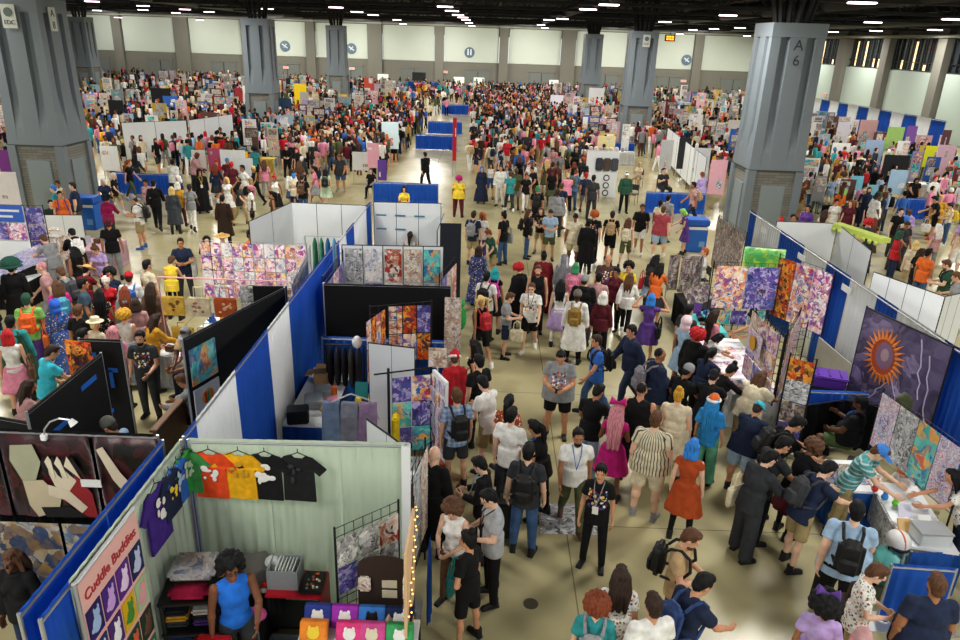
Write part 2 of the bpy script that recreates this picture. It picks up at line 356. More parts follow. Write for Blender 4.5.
def skirt_rings(k, B, z0, z1, flare, n=28, fold=.012, g=.02):
    rings = []; a0 = None
    for i in range(9):
        t = i/8; z = z0+(z1-z0)*t; xs, ys = [], []
        for s, a in ((-1, 'L'), (1, 'R')):
            ch = (k[a+'hp'], k[a+'kn'], k[a+'an']); c = ch[0]
            for p, q in zip(ch, ch[1:]):
                if q.z <= z <= p.z: c = p+(q-p)*((p.z-z)/max(1e-4, p.z-q.z))
            if z < ch[2].z: c = ch[2]
            xs.append(c.x); ys.append(c.y)
        r0 = legs_r(B)[0]*(1-.3*t)
        cx, cyy = sum(xs)/2, sum(ys)/2
        rx = (max(xs)-min(xs))/2+r0+g+flare*t; ry = (max(ys)-min(ys))/2+r0+g+flare*t
        w0 = .135*B['wa']*(.6+.4*B['tor'])+.05; 
        if i == 0: rx, ry, cyy = w0, .105*B['wa']+.03+B['belly']*.4, .0+B['belly']*.25
        rings.append([Vector((cx+(rx+fold*t*math.sin(j*2*math.pi/n*9))*math.cos(j*2*math.pi/n), cyy+(ry+fold*t*math.sin(j*2*math.pi/n*9))*math.sin(j*2*math.pi/n), z)) for j in range(n)])
    return rings
def sleeve(bm, k, B, f0, f1, g):
    """f = how far the sleeve reaches: 1 elbow, 2 wrist"""
    q = B['limb']
    for a in 'LR':
        sh, el, wr = k[a+'sh'], k[a+'el'], k[a+'wr']
        sh = sh+Vector((.012 if a == 'L' else -.012, 0, -.012)); q = min(q, 1.12)
        ell(bm, sh, .056*q+g*.8)
        if f1 <= 1: tube(bm, sh, sh+(el-sh)*f1, .054*q+g*.8, .052*q+g*1.3, 14)
        else:
            tube(bm, sh, el, .054*q+g*.8, .047*q+g, 14); ell(bm, el, .046*q+g); tube(bm, el, el+(wr-el)*(f1-1), .046*q+g, .034*q+g*1.1, 14)
def top_mesh(pn, bn, ty):
    key = (ty, pn, bn)
    if key in PROT: return PROT[key]
    k, B = skeleton(pn, bn), BUILD[bn]; bm = bmesh.new(); T = k['T']
    g = {'tank': .012, 'crop': .012, 'tee': .02, 'long': .022, 'hoodie': .034, 'jacket': .034, 'coat': .03, 'robe': .034, 'dress': .014, 'vest': .024, 'wide': .03}[ty]
    torso(bm, k, B, g, low=ty not in ('crop',))
    if ty in ('tee', 'long', 'hoodie', 'jacket', 'vest', 'wide'):   # hem of the shirt over the hips
        w0 = .15*max(1, B['wa']*.98)*(.5+.5*B['tor'])+B['hip']*.12+g+.008; d0 = .11*max(1, B['wa'])+g+.01
        n = 20; rg = []
        drop = .80 if not POSE[pn].get('sit') else .9
        for z, f in ((1.1, .98), (.96, 1.0), (drop, 1.04)):
            rg.append([T@Vector((w0*f*math.cos(2*math.pi*j/n), B['belly']*.3+(d0+B['belly']*.12)*f*math.sin(2*math.pi*j/n), z)) for j in range(n)])
        loft(bm, list(reversed(rg)), caps=(True, True))
    if ty in ('tee',): sleeve(bm, k, B, 0, .62, g)
    elif ty == 'wide': sleeve(bm, k, B, 0, .8, g)
    elif ty in ('long', 'hoodie', 'jacket', 'coat', 'robe'): sleeve(bm, k, B, 0, 1.94, g*.9)
    elif ty == 'dress': sleeve(bm, k, B, 0, .3, g)
    if ty == 'hoodie': ell(bm, (0, -.085, 1.44), (.12, .07, .075), T); ell(bm, (0, .03, 1.445), (.1, .07, .04), T)
    if ty == 'jacket': ell(bm, (0, -.03, 1.46), (.085, .07, .035), T)
    if ty in ('dress', 'coat', 'robe'):
        z1, fl = {'dress': (.52, .1), 'coat': (.36, .07), 'robe': (.1, .12)}[ty]
        loft(bm, list(reversed(skirt_rings(k, B, 1.02+k['dz'], z1, fl, g=g+.012))), caps=(True, True))
    # neck opening: cut away what would cover the neck
    me = finish(bm, .0145, 3, .6)
    PROT[key] = me; return me
def bottom_mesh(pn, bn, ty):
    key = (ty, pn, bn)
    if key in PROT: return PROT[key]
    k, B = skeleton(pn, bn), BUILD[bn]; r0, r1, r2, r3 = legs_r(B)
    if ty in ('skirt', 'mini', 'maxi'):
        bm = bmesh.new(); z1, fl = {'skirt': (.5, .1), 'mini': (.66, .07), 'maxi': (.12, .14)}[ty]
        if POSE[pn].get('sit'): z1 = .42
        loft(bm, list(reversed(skirt_rings(k, B, 1.02+k['dz'], z1, fl, fold=.018))), caps=(True, True))
        me = finish(bm); 
        for p in me.polygons: p.use_smooth = True
    else:
        bm = bmesh.new(); g = {'pants': .013, 'shorts': .022, 'tights': .004, 'baggy': .034}[ty]
        ell(bm, (0, 0, .955+k['dz']), (.155*max(1, B['wa']*.95)*(.5+.5*B['tor'])+B['hip']*.12+g*.6, .112*max(.95, B['wa'])+g*.6, .13), None, 18, 12)
        for a in 'LR':
            hp, kn, an = k[a+'hp'], k[a+'kn'], k[a+'an']
            if ty == 'shorts': tube(bm, hp, hp+(kn-hp)*.86, r0+g, r1+g*1.7, 16); ell(bm, hp, r0+g)
            else:
                ell(bm, hp, r0+g); tube(bm, hp, kn, r0+g, r1+g*1.3+.004, 16); ell(bm, kn, r1+g*1.35+.006); tube(bm, kn, an+(an-kn)*.06, r1+g*1.3+.004, (r3 if ty != 'baggy' else r2)+g*1.3, 16)
                ell(bm, kn*.7+an*.3+Vector((0, -.012, 0)), (.055*B['limb']+g, .058*B['limb']+g, .1))
        me = finish(bm, .0135, 3, .6)
    PROT[key] = me; return me
def shoe_mesh(kind='shoe'):
    if kind in PROT: return PROT[kind]
    bm = bmesh.new()
    cap(bm, (0, -.035, -.04), (0, .12, -.05), .046, .036); ell(bm, (0, .14, -.055), (.044, .045, .03)); tube(bm, (0, -.02, -.05), (0, -.02, .06 if kind == 'shoe' else .3), .05, .05 if kind == 'shoe' else .06)
    box(bm, (0, .05, -.078), (.088, .26, .026), None, .008)
    me = finish(bm, .011, 2); PROT[kind] = me; return me
def sock_mesh(pn, bn):
    key = ('sock', pn, bn)
    if key in PROT: return PROT[key]
    k, B = skeleton(pn, bn), BUILD[bn]; r0, r1, r2, r3 = legs_r(B); bm = bmesh.new()
    for a in 'LR':
        kn, an = k[a+'kn'], k[a+'an']; tube(bm, kn+(an-kn)*.1, an, r2+.012, r3+.01, 14); ell(bm, kn*.7+an*.3+Vector((0, -.012, 0)), (.055*B['limb']+.006, .058*B['limb']+.006, .1))
    PROT[key] = finish(bm, .012, 2); return PROT[key]
HAIRSTYLE = ('short', 'long', 'xlong', 'pony', 'bun', 'afro', 'curly', 'bob', 'twin', 'buzz')
def hair_mesh(ty):
    key = 'hair'+ty
    if key in PROT: return PROT[key]
    bm = bmesh.new()
    if ty in ('buzz',): ell(bm, (0, -.02, .03), (.079, .094, .1), None, 18, 12)
    else:
        ell(bm, (0, -.022, .034), (.087, .102, .104), None, 18, 12); ell(bm, (0, .035, .1), (.066, .05, .038)); ell(bm, (0, -.062, -.03), (.07, .055, .075))
    def strand(pts, r):
        for (a, ra), (b, rb) in zip(zip(pts, r), list(zip(pts, r))[1:]): cap(bm, a, b, ra, rb)
    if ty in ('long', 'xlong'):
        L = .36 if ty == 'long' else .62
        for x in (-.055, 0, .055): strand([(x, -.06, .03), (x*1.35, -.115, -.14), (x*1.3, -.135, -L)], (.06, .058, .03))
        for s in (-1, 1): strand([(s*.068, -.01, .04), (s*.088, -.02, -.1), (s*.1, -.02, -.24)], (.034, .03, .014))
    if ty == 'bob':
        for x in (-.05, 0, .05): strand([(x, -.05, .02), (x*1.2, -.085, -.13)], (.062, .05))
        for s in (-1, 1): strand([(s*.066, -.01, .04), (s*.082, 0, -.11)], (.036, .03))
    if ty == 'pony': strand([(0, -.1, .07), (0, -.17, .02), (0, -.17, -.15), (0, -.14, -.3)], (.035, .045, .045, .018))
    if ty == 'bun': ell(bm, (0, -.06, .15), (.052, .052, .045))
    if ty == 'twin':
        for s in (-1, 1): strand([(s*.07, -.05, .08), (s*.14, -.06, .04), (s*.16, -.08, -.22)], (.03, .042, .02))
    if ty in ('afro', 'curly'):
        r = .15 if ty == 'afro' else .125
        for i in range(46):
            z = -.55+1.5*i/46; a = i*2.4; q = math.sqrt(max(0, 1-min(1, abs(z))**2))
            p = Vector((math.cos(a)*q*r, -.03+math.sin(a)*q*r*1.05, .03+z*r))
            if p.y > .045 and p.z < .075: continue
            ell(bm, p, .045 if ty == 'afro' else .038, None, 8, 6)
    me = finish(bm, .012, 2)
    for v in me.vertices:                                                   # locks
        a = math.atan2(v.co.x, -v.co.y); d = noise.noise(Vector((a*7, v.co.z*5, 3)))
        n = v.normal; v.co += n*(d*.012)
    PROT[key] = me; return me
def hat_mesh(ty):
    key = 'hat'+ty
    if key in PROT: return PROT[key]
    bm = bmesh.new()
    if ty == 'cap':
        ell(bm, (0, -.015, .055), (.093, .108, .09), None, 18, 12); 
        rg = [[Vector((.085*math.cos(t), .05+(.13 if j else .0)*math.sin(t)+.02, .05-j*.0-.012*abs(math.cos(t)))) for t in [math.pi*i/10 for i in range(11)]] for j in (0, 1)]
        for i in range(10):
            for dz in (0,): box(bm, ((rg[0][i]+rg[1][i+1])/2), (.03, max(.012, (rg[1][i]-rg[0][i]).length), .012))
    elif ty == 'beanie': ell(bm, (0, -.02, .05), (.096, .112, .1), None, 18, 12); ell(bm, (0, -.02, .025), (.1, .115, .035), None, 18, 8)
    elif ty == 'straw':
        ell(bm, (0, -.01, .07), (.1, .112, .08), None, 18, 12); tube(bm, (0, -.01, .05), (0, -.01, .066), .23, .22, 24)
    elif ty == 'brim':
        tube(bm, (0, -.01, .06), (0, -.01, .15), .1, .085, 20); tube(bm, (0, -.01, .05), (0, -.01, .064), .17, .165, 24)
    elif ty == 'hood':
        ell(bm, (0, -.03, .02), (.118, .12, .14), None, 18, 12); ell(bm, (0, -.06, -.1), (.12, .09, .1))
    elif ty == 'big':
        ell(bm, (0, -.02, .1), (.2, .22, .16), None, 20, 12); tube(bm, (0, -.02, .02), (0, -.02, .05), .24, .23, 24)
    elif ty == 'veil':
        ell(bm, (0, -.03, .04), (.105, .115, .11)); tube(bm, (0, -.06, .02), (0, -.12, -.75), .1, .2, 18)
    elif ty == 'fur':
        ell(bm, (0, -.02, .07), (.105, .12, .1)); 
        cap(bm, (0, -.06, .14), (.07, -.13, .02), .05, .03)
    elif ty == 'furband':
        for i in range(18):
            t = 2*math.pi*i/18; ell(bm, (.1*math.cos(t), -.02+.115*math.sin(t), .035), .03, None, 8, 6)
    elif ty == 'ears':
        for s in (-1, 1): tube(bm, (s*.055, -.01, .12), (s*.085, -.02, .2), .04, .004, 8)
    elif ty == 'bow':
        for s in (-1, 1): tube(bm, (0, -.03, .15), (s*.12, -.04, .18), .015, .07, 10); ell(bm, (0, -.03, .15), .028)
    me = finish(bm, .01, 2); PROT[key] = me; return me
def bag_mesh(part):
    key = 'bag'+part
    if key in PROT: return PROT[key]
    bm = bmesh.new()
    if part == 'pack': box(bm, (0, -.245, 1.2), (.29, .15, .42), None, .05); box(bm, (0, -.24, 1.38), (.2, .11, .1), None, .04)
    elif part == 'pocket': box(bm, (0, -.335, 1.12), (.22, .07, .2), None, .03)
    elif part == 'straps':
        pass
    elif part in ('strapL', 'strapR'):
        s = -1 if part[-1] == 'L' else 1; path(bm, [(s*.09, -.17, 1.37), (s*.105, -.1, 1.45), (s*.105, .02, 1.465), (s*.11, .125, 1.39), (s*.13, .15, 1.24), (s*.17, .03, 1.08), (s*.13, -.17, 1.05)], .019, 8)
    elif part == 'tote': box(bm, (0, 0, -.17), (.34, .1, .34), None, .03)
    elif part == 'handles':
        for y in (-.04, .04): path(bm, [(-.09, y, -.02), (-.075, y*.6, .16), (0, 0, .22), (.075, y*.6, .16), (.09, y, -.02)], .011, 6)
    elif part == 'sling': path(bm, [(-.15, .1, 1.36), (-.04, .16, 1.22), (.1, .17, 1.06), (.2, .06, .95), (.18, -.08, .98), (.02, -.15, 1.2), (-.12, -.1, 1.41), (-.15, .04, 1.46), (-.15, .1, 1.36)], .013, 8)
    elif part == 'lanyard': path(bm, [(-.07, -.02, 1.475), (-.05, .115, 1.38), (0, .155, 1.16), (.05, .115, 1.38), (.07, -.02, 1.475)], .007, 6)
    elif part == 'badge': box(bm, (0, .165, 1.1), (.085, .008, .12))
    elif part == 'cape':
        n = 18; rg = []
        for z, w_, d in ((1.46, .17, .1), (1.38, .24, .15), (1.1, .27, .2), (.7, .31, .26), (.3, .34, .3)):
            rg.append([Vector((w_*math.cos(t), -d*math.sin(t)*(1+.08*math.sin(t*9))+.03, z)) for t in [math.pi*(-.06+1.12*i/(n-1)) for i in range(n)]])
        for a, b in zip(rg, rg[1:]):
            for i in range(n-1): quad(bm, (a[i], a[i+1], b[i+1], b[i]))
        bmesh.ops.remove_doubles(bm, verts=bm.verts, dist=1e-4)
        bmesh.ops.solidify(bm, geom=bm.faces[:], thickness=.02)
    elif part == 'phone': box(bm, (0, 0, 0), (.075, .012, .15), None, .004)
    elif part == 'beard': ell(bm, (0, .05, -.09), (.056, .052, .05))
    elif part == 'glasses':
        for s in (-1, 1):
            c = [Vector((s*.032+.022*math.cos(t), .108-.006*abs(math.cos(t)), .012+.017*math.sin(t))) for t in [2*math.pi*i/10 for i in range(11)]]
            path(bm, c, .0032, 5); path(bm, [(s*.054, .1, .015), (s*.078, .0, .012)], .003, 5)
    me = finish(bm, .012, 1) if part in ('pack', 'tote', 'pocket') else finish(bm)
    PROT[key] = me; return me
VARIANT = {}
def hang(H):
    eu = H.to_euler('ZXY') if False else H.to_euler('XYZ'); return Matrix.Translation(H.translation)@Matrix.Rotation(eu.z, 4, 'Z')@Matrix.Rotation(eu.x*.3, 4, 'X')
def with_mat(me, m):
    key = (me.name, m.name)
    if key not in VARIANT:
        c = me if len(me.materials) == 0 else me.copy()
        c.materials.clear(); c.materials.append(m); VARIANT[key] = c
    return VARIANT[key]
def kid(name, me, m, parent, c=None, M=None):
    o = bpy.data.objects.new(name, with_mat(me, m)); COL.objects.link(o); o.parent = parent
    if M is not None: o.matrix_local = M
    if c: color(o, c)
    return o
SKINS = ['#d9a586', '#c98f6c', '#e2b598', '#a06a48', '#7a4c32', '#5a3824', '#b98058']
PAL = dict(black='#0d0d0f', white='#e6e4de', grey='#8b8c8e', charcoal='#2e3034', navy='#1d2740', blue='#2f5fae', lightblue='#9db9d4', jeans='#39557c', dkjeans='#26344e',
 red='#b81f2a', darkred='#6e1621', maroon='#561a26', pink='#e08aa4', hotpink='#d6378c', dustpink='#b98c8c', orange='#e06a2a', rust='#a8451c', mustard='#c8942a', yellow='#e8c83a', cream='#d9cdaf',
 tan='#b89a70', khaki='#a08c62', olive='#4f5636', green='#3d8a48', dkgreen='#244a38', lime='#86c060', teal='#2f8f92', turq='#38b4c8', purple='#5a3a86', lilac='#b49ad0', brown='#5a3c28', dkbrown='#33241c',
 auburn='#7a3a20', blond='#d8b878', hair='#120c0a', silver='#b8b8bc', ginger='#b85a24', bluehair='#2f78c8', pinkhair='#c8828c', greenhair='#3f8a5a', tealhair='#1f9aa0', redhair='#b81f24', whitehair='#e4e0d8', magenta='#b81a72', palegreen='#b8ccb0')
PEOPLE = []
MODEMAT = {}
def person(px, py, b, pose, d, top, bot, hair, label, sk=None, shoe='black', h=None, ground=None, zf=0, **x):
    """px,py = where the crown of the head is seen; d = heading, clockwise from straight away"""
    k = skeleton(pose, b); rng = random.Random(int(px*31+py*17))
    h = h or {'m': 1.76, 'f': 1.66, 'h': 1.79, 'g': 1.67}[b]*rng.uniform(.98, 1.02); sc = h/1.745
    top_l = k['top']*sc; rot = Matrix.Rotation(-R(d), 4, 'Z')
    p = (at(px, py, zf+top_l.z)-rot@Vector((top_l.x, top_l.y, 0))) if ground is None else Vector((ground[0], ground[1], 0)); p.z = zf
    e = empty('person', p, label, 'person', x.get('group')); e.rotation_euler = (0, 0, -R(d)); e.scale = (sc, sc, sc)
    PEOPLE.append((p.x, p.y, e))
    sk = sk or rng.choice(SKINS[:4]+SKINS[:3]+SKINS[5:])
    if sk.__class__ is int: sk = SKINS[sk]
    B = bpy.data.objects.new('body', body_mesh(pose, b)); COL.objects.link(B); B.parent = e; color(B, sk)
    def cm(spec, default):
        q = spec.split(':'); return PAL.get(q[0], q[0]), (q[1] if len(q) > 1 else default), (q[2] if len(q) > 2 else None)
    c, ty, md = cm(top, 'tee')
    m = CLOTH if not md else tinted('cloth_'+md, mode=md)
    kid({'tee': 'shirt', 'long': 'shirt', 'tank': 'tank_top', 'crop': 'crop_top', 'wide': 'shirt'}.get(ty, ty), top_mesh(pose, b, ty), m, e, c)
    c2, ty2, md2 = cm(bot, 'pants') if bot else (None, None, None)
    if bot: kid({'pants': 'trousers', 'baggy': 'trousers', 'mini': 'skirt', 'maxi': 'skirt'}.get(ty2, ty2), bottom_mesh(pose, b, ty2), CLOTH if not md2 else tinted('cloth_'+md2, mode=md2), e, c2)
    if x.get('tights'): kid('tights', bottom_mesh(pose, b, 'tights'), CLOTH, e, PAL[x['tights']])
    if x.get('socks'): kid('socks', sock_mesh(pose, b), CLOTH, e, PAL[x['socks']])
    sc_, sty, _ = cm(shoe, 'shoe')
    for a in 'LR': kid('shoe', shoe_mesh(sty), LEATHER, e, sc_, k[a+'fm'])
    if hair:
        hc, hty, _ = cm(hair, 'short')
        kid('hair', hair_mesh(hty), HAIR, e, hc, k['H'] if hty not in ('long', 'xlong', 'pony', 'twin') else hang(k['H']))
    for hat in x.get('hat', '').split(','):
        if hat:
            c3, ty3, _ = cm(hat, 'cap')
            kid({'straw': 'straw_hat', 'brim': 'hat', 'big': 'hat', 'fur': 'hat', 'furband': 'fur_trim', 'ears': 'ear_headband', 'bow': 'hair_bow'}.get(ty3, ty3), hat_mesh(ty3), CLOTH, e, c3, k['H'])
    if x.get('beard'): kid('beard', bag_mesh('beard'), HAIR, e, hair and PAL.get(hair.split(':')[0], '#2a1c14') or '#2a1c14', k['H'])
    if x.get('glasses'): kid('glasses', bag_mesh('glasses'), PLAIN, e, '#141414', k['H'])
    if x.get('lanyard'):
        kid('lanyard', bag_mesh('lanyard'), CLOTH, e, PAL[x['lanyard']], k['T']@Matrix.Translation((0, .03, 0))); kid('badge', bag_mesh('badge'), PAPER, e, '#e8e4dc', k['T']@Matrix.Translation((0, .03, 0)))
    if x.get('cape'): kid('cape', bag_mesh('cape'), CLOTH, e, PAL[x['cape']], k['T'])
    M = Matrix.Translation(p)@rot@Matrix.Diagonal((sc, sc, sc, 1))
    if x.get('pack'):
        c4, lb = x['pack'] if isinstance(x['pack'], tuple) else (x['pack'], None)
        back = {'m': 0, 'f': .02, 'h': -.06, 'g': -.03}[b]
        t = empty('backpack', (0, 0, 0), lb or f"{c4} backpack worn by the {short(label)}", 'backpack', 'backpacks on visitors')
        t.matrix_world = M@k['T']@Matrix.Translation((0, back, 0)); c4 = PAL.get(c4, c4)
        kid('main_compartment', bag_mesh('pack'), LEATHER, t, c4); kid('front_pocket', bag_mesh('pocket'), LEATHER, t, c4); kid('shoulder_strap', bag_mesh('strapL'), LEATHER, t, c4); kid('shoulder_strap', bag_mesh('strapR'), LEATHER, t, c4)
    if x.get('bag'):
        q = x['bag'].split(':'); a = q[1] if len(q) > 1 else 'R'
        t = empty('tote_bag', (0, 0, 0), f"{q[0]} bag carried by the {short(label)}", 'bag', 'bags carried by visitors')
        wr = k[a+'wr']; s_ = 1 if a == 'R' else -1
        pos = wr+Vector((s_*.05, 0, -.27)) if len(q) < 3 else k['T']@Vector((s_*(.27 if b in 'mf' else .33), -.02, 1.02))
        t.matrix_world = M@Matrix.Translation(pos)@Matrix.Rotation(R(90), 4, 'Z')
        c5 = PAL.get(q[0], q[0])
        kid('bag_body', bag_mesh('tote'), LEATHER, t, c5); kid('handle', bag_mesh('handles'), LEATHER, t, c5)
    if x.get('phone'):
        t = color(linkm('phone', with_mat(bag_mesh('phone'), PLAIN), None), '#15161a'); tag(t, f"phone held by the {short(label)}", 'phone', 'phones in hands')
        pos = (k['Lwr']+k['Rwr'])/2+(k['Lfd']+k['Rfd'])*.05 if x['phone'] == 1 else k[x['phone']+'wr']+k[x['phone']+'fd']*.1
        t.matrix_world = M@Matrix.Translation(pos)@Matrix.Rotation(R(-35), 4, 'X')
    return e
def short(l):
    w_ = l.replace(',', '').split(); return ' '.join(w_[:11])
# ================================================================== THE HALL
def struct(name, bm, m, parent=None, smooth=False, label=None):
    o = link(name, bm, m, parent, smooth)
    if not parent: o['kind'] = 'structure'
    if label: o['label'] = label
    return o
def floor_mat():
    m, n, l, b = nodes('polished_concrete'); tc = n.new('ShaderNodeTexCoord')
    def nz(sc, det, dist=0):
        q = n.new('ShaderNodeTexNoise'); q.inputs['Scale'].default_value = sc; q.inputs['Detail'].default_value = det; q.inputs['Distortion'].default_value = dist
        l.new(tc.outputs['Object'], q.inputs['Vector']); return q.outputs['Fac']
    rp = n.new('ShaderNodeValToRGB'); e = rp.color_ramp.elements
    e[0].position = .3; e[0].color = srgb('#a0976f'); e[1].position = .72; e[1].color = srgb('#bdb388')
    q = e.new(.5); q.color = srgb('#afa57c'); l.new(nz(.5, 3, .3), rp.inputs[0])
    st = n.new('ShaderNodeMapRange'); st.inputs['From Min'].default_value = .56; st.inputs['From Max'].default_value = .7; st.inputs['To Min'].default_value = 1; st.inputs['To Max'].default_value = .84
    l.new(nz(1.0, 2, .4), st.inputs['Value'])
    mx = n.new('ShaderNodeMix'); mx.data_type = 'RGBA'; mx.blend_type = 'MULTIPLY'; mx.inputs['Factor'].default_value = 1
    l.new(rp.outputs['Color'], mx.inputs['A']); l.new(st.outputs['Result'], mx.inputs['B'])
    sp = n.new('ShaderNodeSeparateXYZ'); l.new(tc.outputs['Object'], sp.inputs[0])
    def M(op, a, bb=0.):
        k = n.new('ShaderNodeMath'); k.operation = op
        for i, v in enumerate((a, bb)):
            if isinstance(v, (int, float)): k.inputs[i].default_value = v
            else: l.new(v, k.inputs[i])
        return k.outputs[0]
    def joint(o, off): return M('LESS_THAN', M('ABSOLUTE', M('SUBTRACT', M('FRACT', M('DIVIDE', M('ADD', o, off), 4.4)), .5)), .0022)
    j = M('MAXIMUM', joint(sp.outputs[0], 2.2-1.35+44), joint(sp.outputs[1], 2.2-9.2+44))
    m2 = n.new('ShaderNodeMix'); m2.data_type = 'RGBA'; l.new(M('MULTIPLY', j, .65), m2.inputs['Factor']); l.new(mx.outputs['Result'], m2.inputs['A']); m2.inputs['B'].default_value = srgb('#4a4434')
    l.new(m2.outputs['Result'], b.inputs['Base Color'])
    rr = n.new('ShaderNodeMapRange'); rr.inputs['To Min'].default_value = .15; rr.inputs['To Max'].default_value = .3; l.new(nz(.9, 2), rr.inputs['Value']); l.new(rr.outputs['Result'], b.inputs['Roughness'])
    b.inputs['Specular IOR Level'].default_value = .5
    return m
bm = bmesh.new(); box(bm, (-15, 52, -.1), (130, 122, .2)); struct('floor', bm, floor_mat())
bm = bmesh.new(); tube(bm, (.74, 7.51, .0), (.74, 7.51, .004), .1, .1, 24); struct('trim_1', bm, mat('drain_cover', '#5e5848', .5, .4), label='round metal drain cover set in the concrete floor')
SHELF = mat('wall_panel', '#c9d1c4', .8, var=.03, scale=.4); CONC = mat('wall_concrete', '#76746a', .85, var=.07, scale=1.2)
GREENP = mat('wall_panel_green', '#b6c4b8', .8, var=.03, scale=.4); DOORM = mat('door_paint', '#6f7470', .5); STEEL = mat('painted_steel', '#717a80', .5, var=.05, scale=.7, spec=.4)
DARK = mat('ceiling_black', '#0c0c0d', .9, var=.2); TRUSS = mat('truss_black', '#161617', .7); BLOCK = None
def block_mat():
    m, n, l, b = nodes('split_block'); tc = n.new('ShaderNodeTexCoord'); br = n.new('ShaderNodeTexBrick')
    mp = n.new('ShaderNodeMapping'); mp.inputs['Rotation'].default_value = (R(90), 0, 0); l.new(tc.outputs['Object'], mp.inputs['Vector']); l.new(mp.outputs['Vector'], br.inputs['Vector'])
    br.inputs['Scale'].default_value = 1; br.inputs['Brick Width'].default_value = .4; br.inputs['Row Height'].default_value = .1; br.inputs['Mortar Size'].default_value = .008
    br.inputs['Color1'].default_value = srgb('#85837a'); br.inputs['Color2'].default_value = srgb('#747269'); br.inputs['Mortar'].default_value = srgb('#5e5c55')
    l.new(br.outputs['Color'], b.inputs['Base Color']); b.inputs['Roughness'].default_value = .9; return m
BLOCK = block_mat()
WY, WX = 109.3, 37.2
def pil_x(k): return 10.55+9.143*k
bm = bmesh.new(); box(bm, (-15, WY+.6, 1.85), (110, .3, 3.7)); box(bm, (-15, WY+.7, 9.2), (110, .3, 4)); struct('wall_back', bm, CONC)
n_trim = 1
for k in range(-8, 4):
    wide = k % 3 == 0; wd = 2.0 if wide else 1.25; x = pil_x(k); n_trim += 1
    bm = bmesh.new(); box(bm, (x, WY+.3, 4.6), (wd, .8, 9.2)); struct(f'trim_{n_trim}', bm, CONC, label=f'grey concrete pilaster on the far wall, number {k+9} from the left end')
for k in range(-8, 3):
    x0, x1 = pil_x(k), pil_x(k+1); a = 1.05 if k % 3 == 0 else .68; b_ = 1.05 if (k+1) % 3 == 0 else .68; n_trim += 1
    bm = bmesh.new(); box(bm, ((x0+a+x1-b_)/2, WY+.4, 6.0), (x1-x0-a-b_-.1, .12, 4.6), None, .03)
    struct(f'trim_{n_trim}', bm, SHELF, label=f'pale cream wall panel between pilasters {k+9} and {k+10} of the far wall')
    n_d = k+9
    d = bmesh.new(); box(d, ((x0+x1)/2+1, WY+.42, 1.3), (3.4, .1, 2.6)); dd = struct(f'door_{n_d}', d, DOORM, label=f'grey loading door in the far wall, bay {n_d} from the left')
    q = bmesh.new(); box(q, ((x0+x1)/2+1, WY+.35, 1.3), (.06, .06, 2.5)); struct('door_seam', q, TRUSS, dd)
    q = bmesh.new(); box(q, ((x0+x1)/2+1, WY+.36, 2.75), (3.8, .1, .25)); struct('door_lintel', q, CONC, dd)
def sign_disc(px, py, kind, lab):
    p = atY(px, py, WY+.3); e = empty('round_sign', p, lab, 'sign', 'round hall signs')
    b = bmesh.new(); tube(b, (0, 0, 0), (0, -.08, 0), .72, .72, 28); link('disc', b, mat('sign_blue', '#5d7486', .4), e)
    b = bmesh.new()
    if kind == 'x':
        box(b, (0, -.1, 0), (.9, .03, .16), Matrix.Rotation(R(35), 4, 'Y')); box(b, (.05, -.1, 0), (.62, .03, .12), Matrix.Rotation(R(-50), 4, 'Y'))
    else:
        for s in (-.2, .2): box(b, (s, -.1, -.05), (.2, .03, .6)); ell(b, (s, -.1, .36), (.11, .03, .11))
    link('symbol', b, mat('sign_white', '#e6ebec', .4), e)
sign_disc(285, 46, 'x', 'round blue and white sign on the far wall, left of the second left pillar')
sign_disc(351.5, 48.5, 'x', 'round blue and white sign on the far wall beside the third left pillar')
sign_disc(469.5, 52.5, 'm', 'round restroom sign on the far wall near the hall middle')
sign_disc(686.5, 60, 'x', 'round blue and white sign on the far wall, right of the second right pillar')
RED = mat('exit_red', '#ff3020', .4, emit=1.2); ORG = mat('sign_orange', '#ff8a20', .4, emit=3.)
for i, (px, py) in enumerate(((286, 67.5), (352, 68.5), (445, 72), (683.5, 81), (825, 95))):
    p = atY(px, py, WY+.31) if i < 4 else atX(px, py, WX+.2)
    e = empty('exit_sign', p, ['small red exit sign above the door left of the second left pillar', 'small red exit sign above the door beside the third left pillar', 'small red exit sign over the far middle door', 'small red exit sign over the door right of the second right pillar', 'small red exit sign low on the right wall'][i], 'exit sign', 'exit signs', 0 if i < 4 else R(-90))
    b = bmesh.new(); box(b, (0, 0, 0), (.8, .12, .34)); link('sign_box', b, mat('sign_box', '#d8d0c8', .5), e)
    if i < 4: text('EXIT', .3, RED, e, Matrix.Translation((0, -.07, 0))@Matrix.Rotation(R(90), 4, 'X'))
    else: text('EXIT', .3, RED, e, Matrix.Translation((0, -.07, 0))@Matrix.Rotation(R(90), 4, 'X'))
for px, py, lab in ((670, 38, 'glowing orange message sign hanging before the far wall'), (867, 45, 'orange glowing sign behind the right wall windows')):
    p = atY(px, py, 96) if px < 700 else atX(px, py, WX+1.5); e = empty('lit_sign', p, lab, 'sign', None, 0 if px < 700 else R(-60))
    b = bmesh.new(); box(b, (0, 0, 0), (1.25, .15, .75), None, .03); link('housing', b, TRUSS, e); b = bmesh.new(); tube(b, (0, 0, .3), (0, 0, 10.45-p.z), .03, .03, 6); link('hanging_rod', b, TRUSS, e)
    b = bmesh.new(); [box(b, (x, -.09, z), (.26, .03, .2)) for x in (-.32, 0, .32) for z in (-.14, .14)]; link('lit_letters', b, ORG, e)
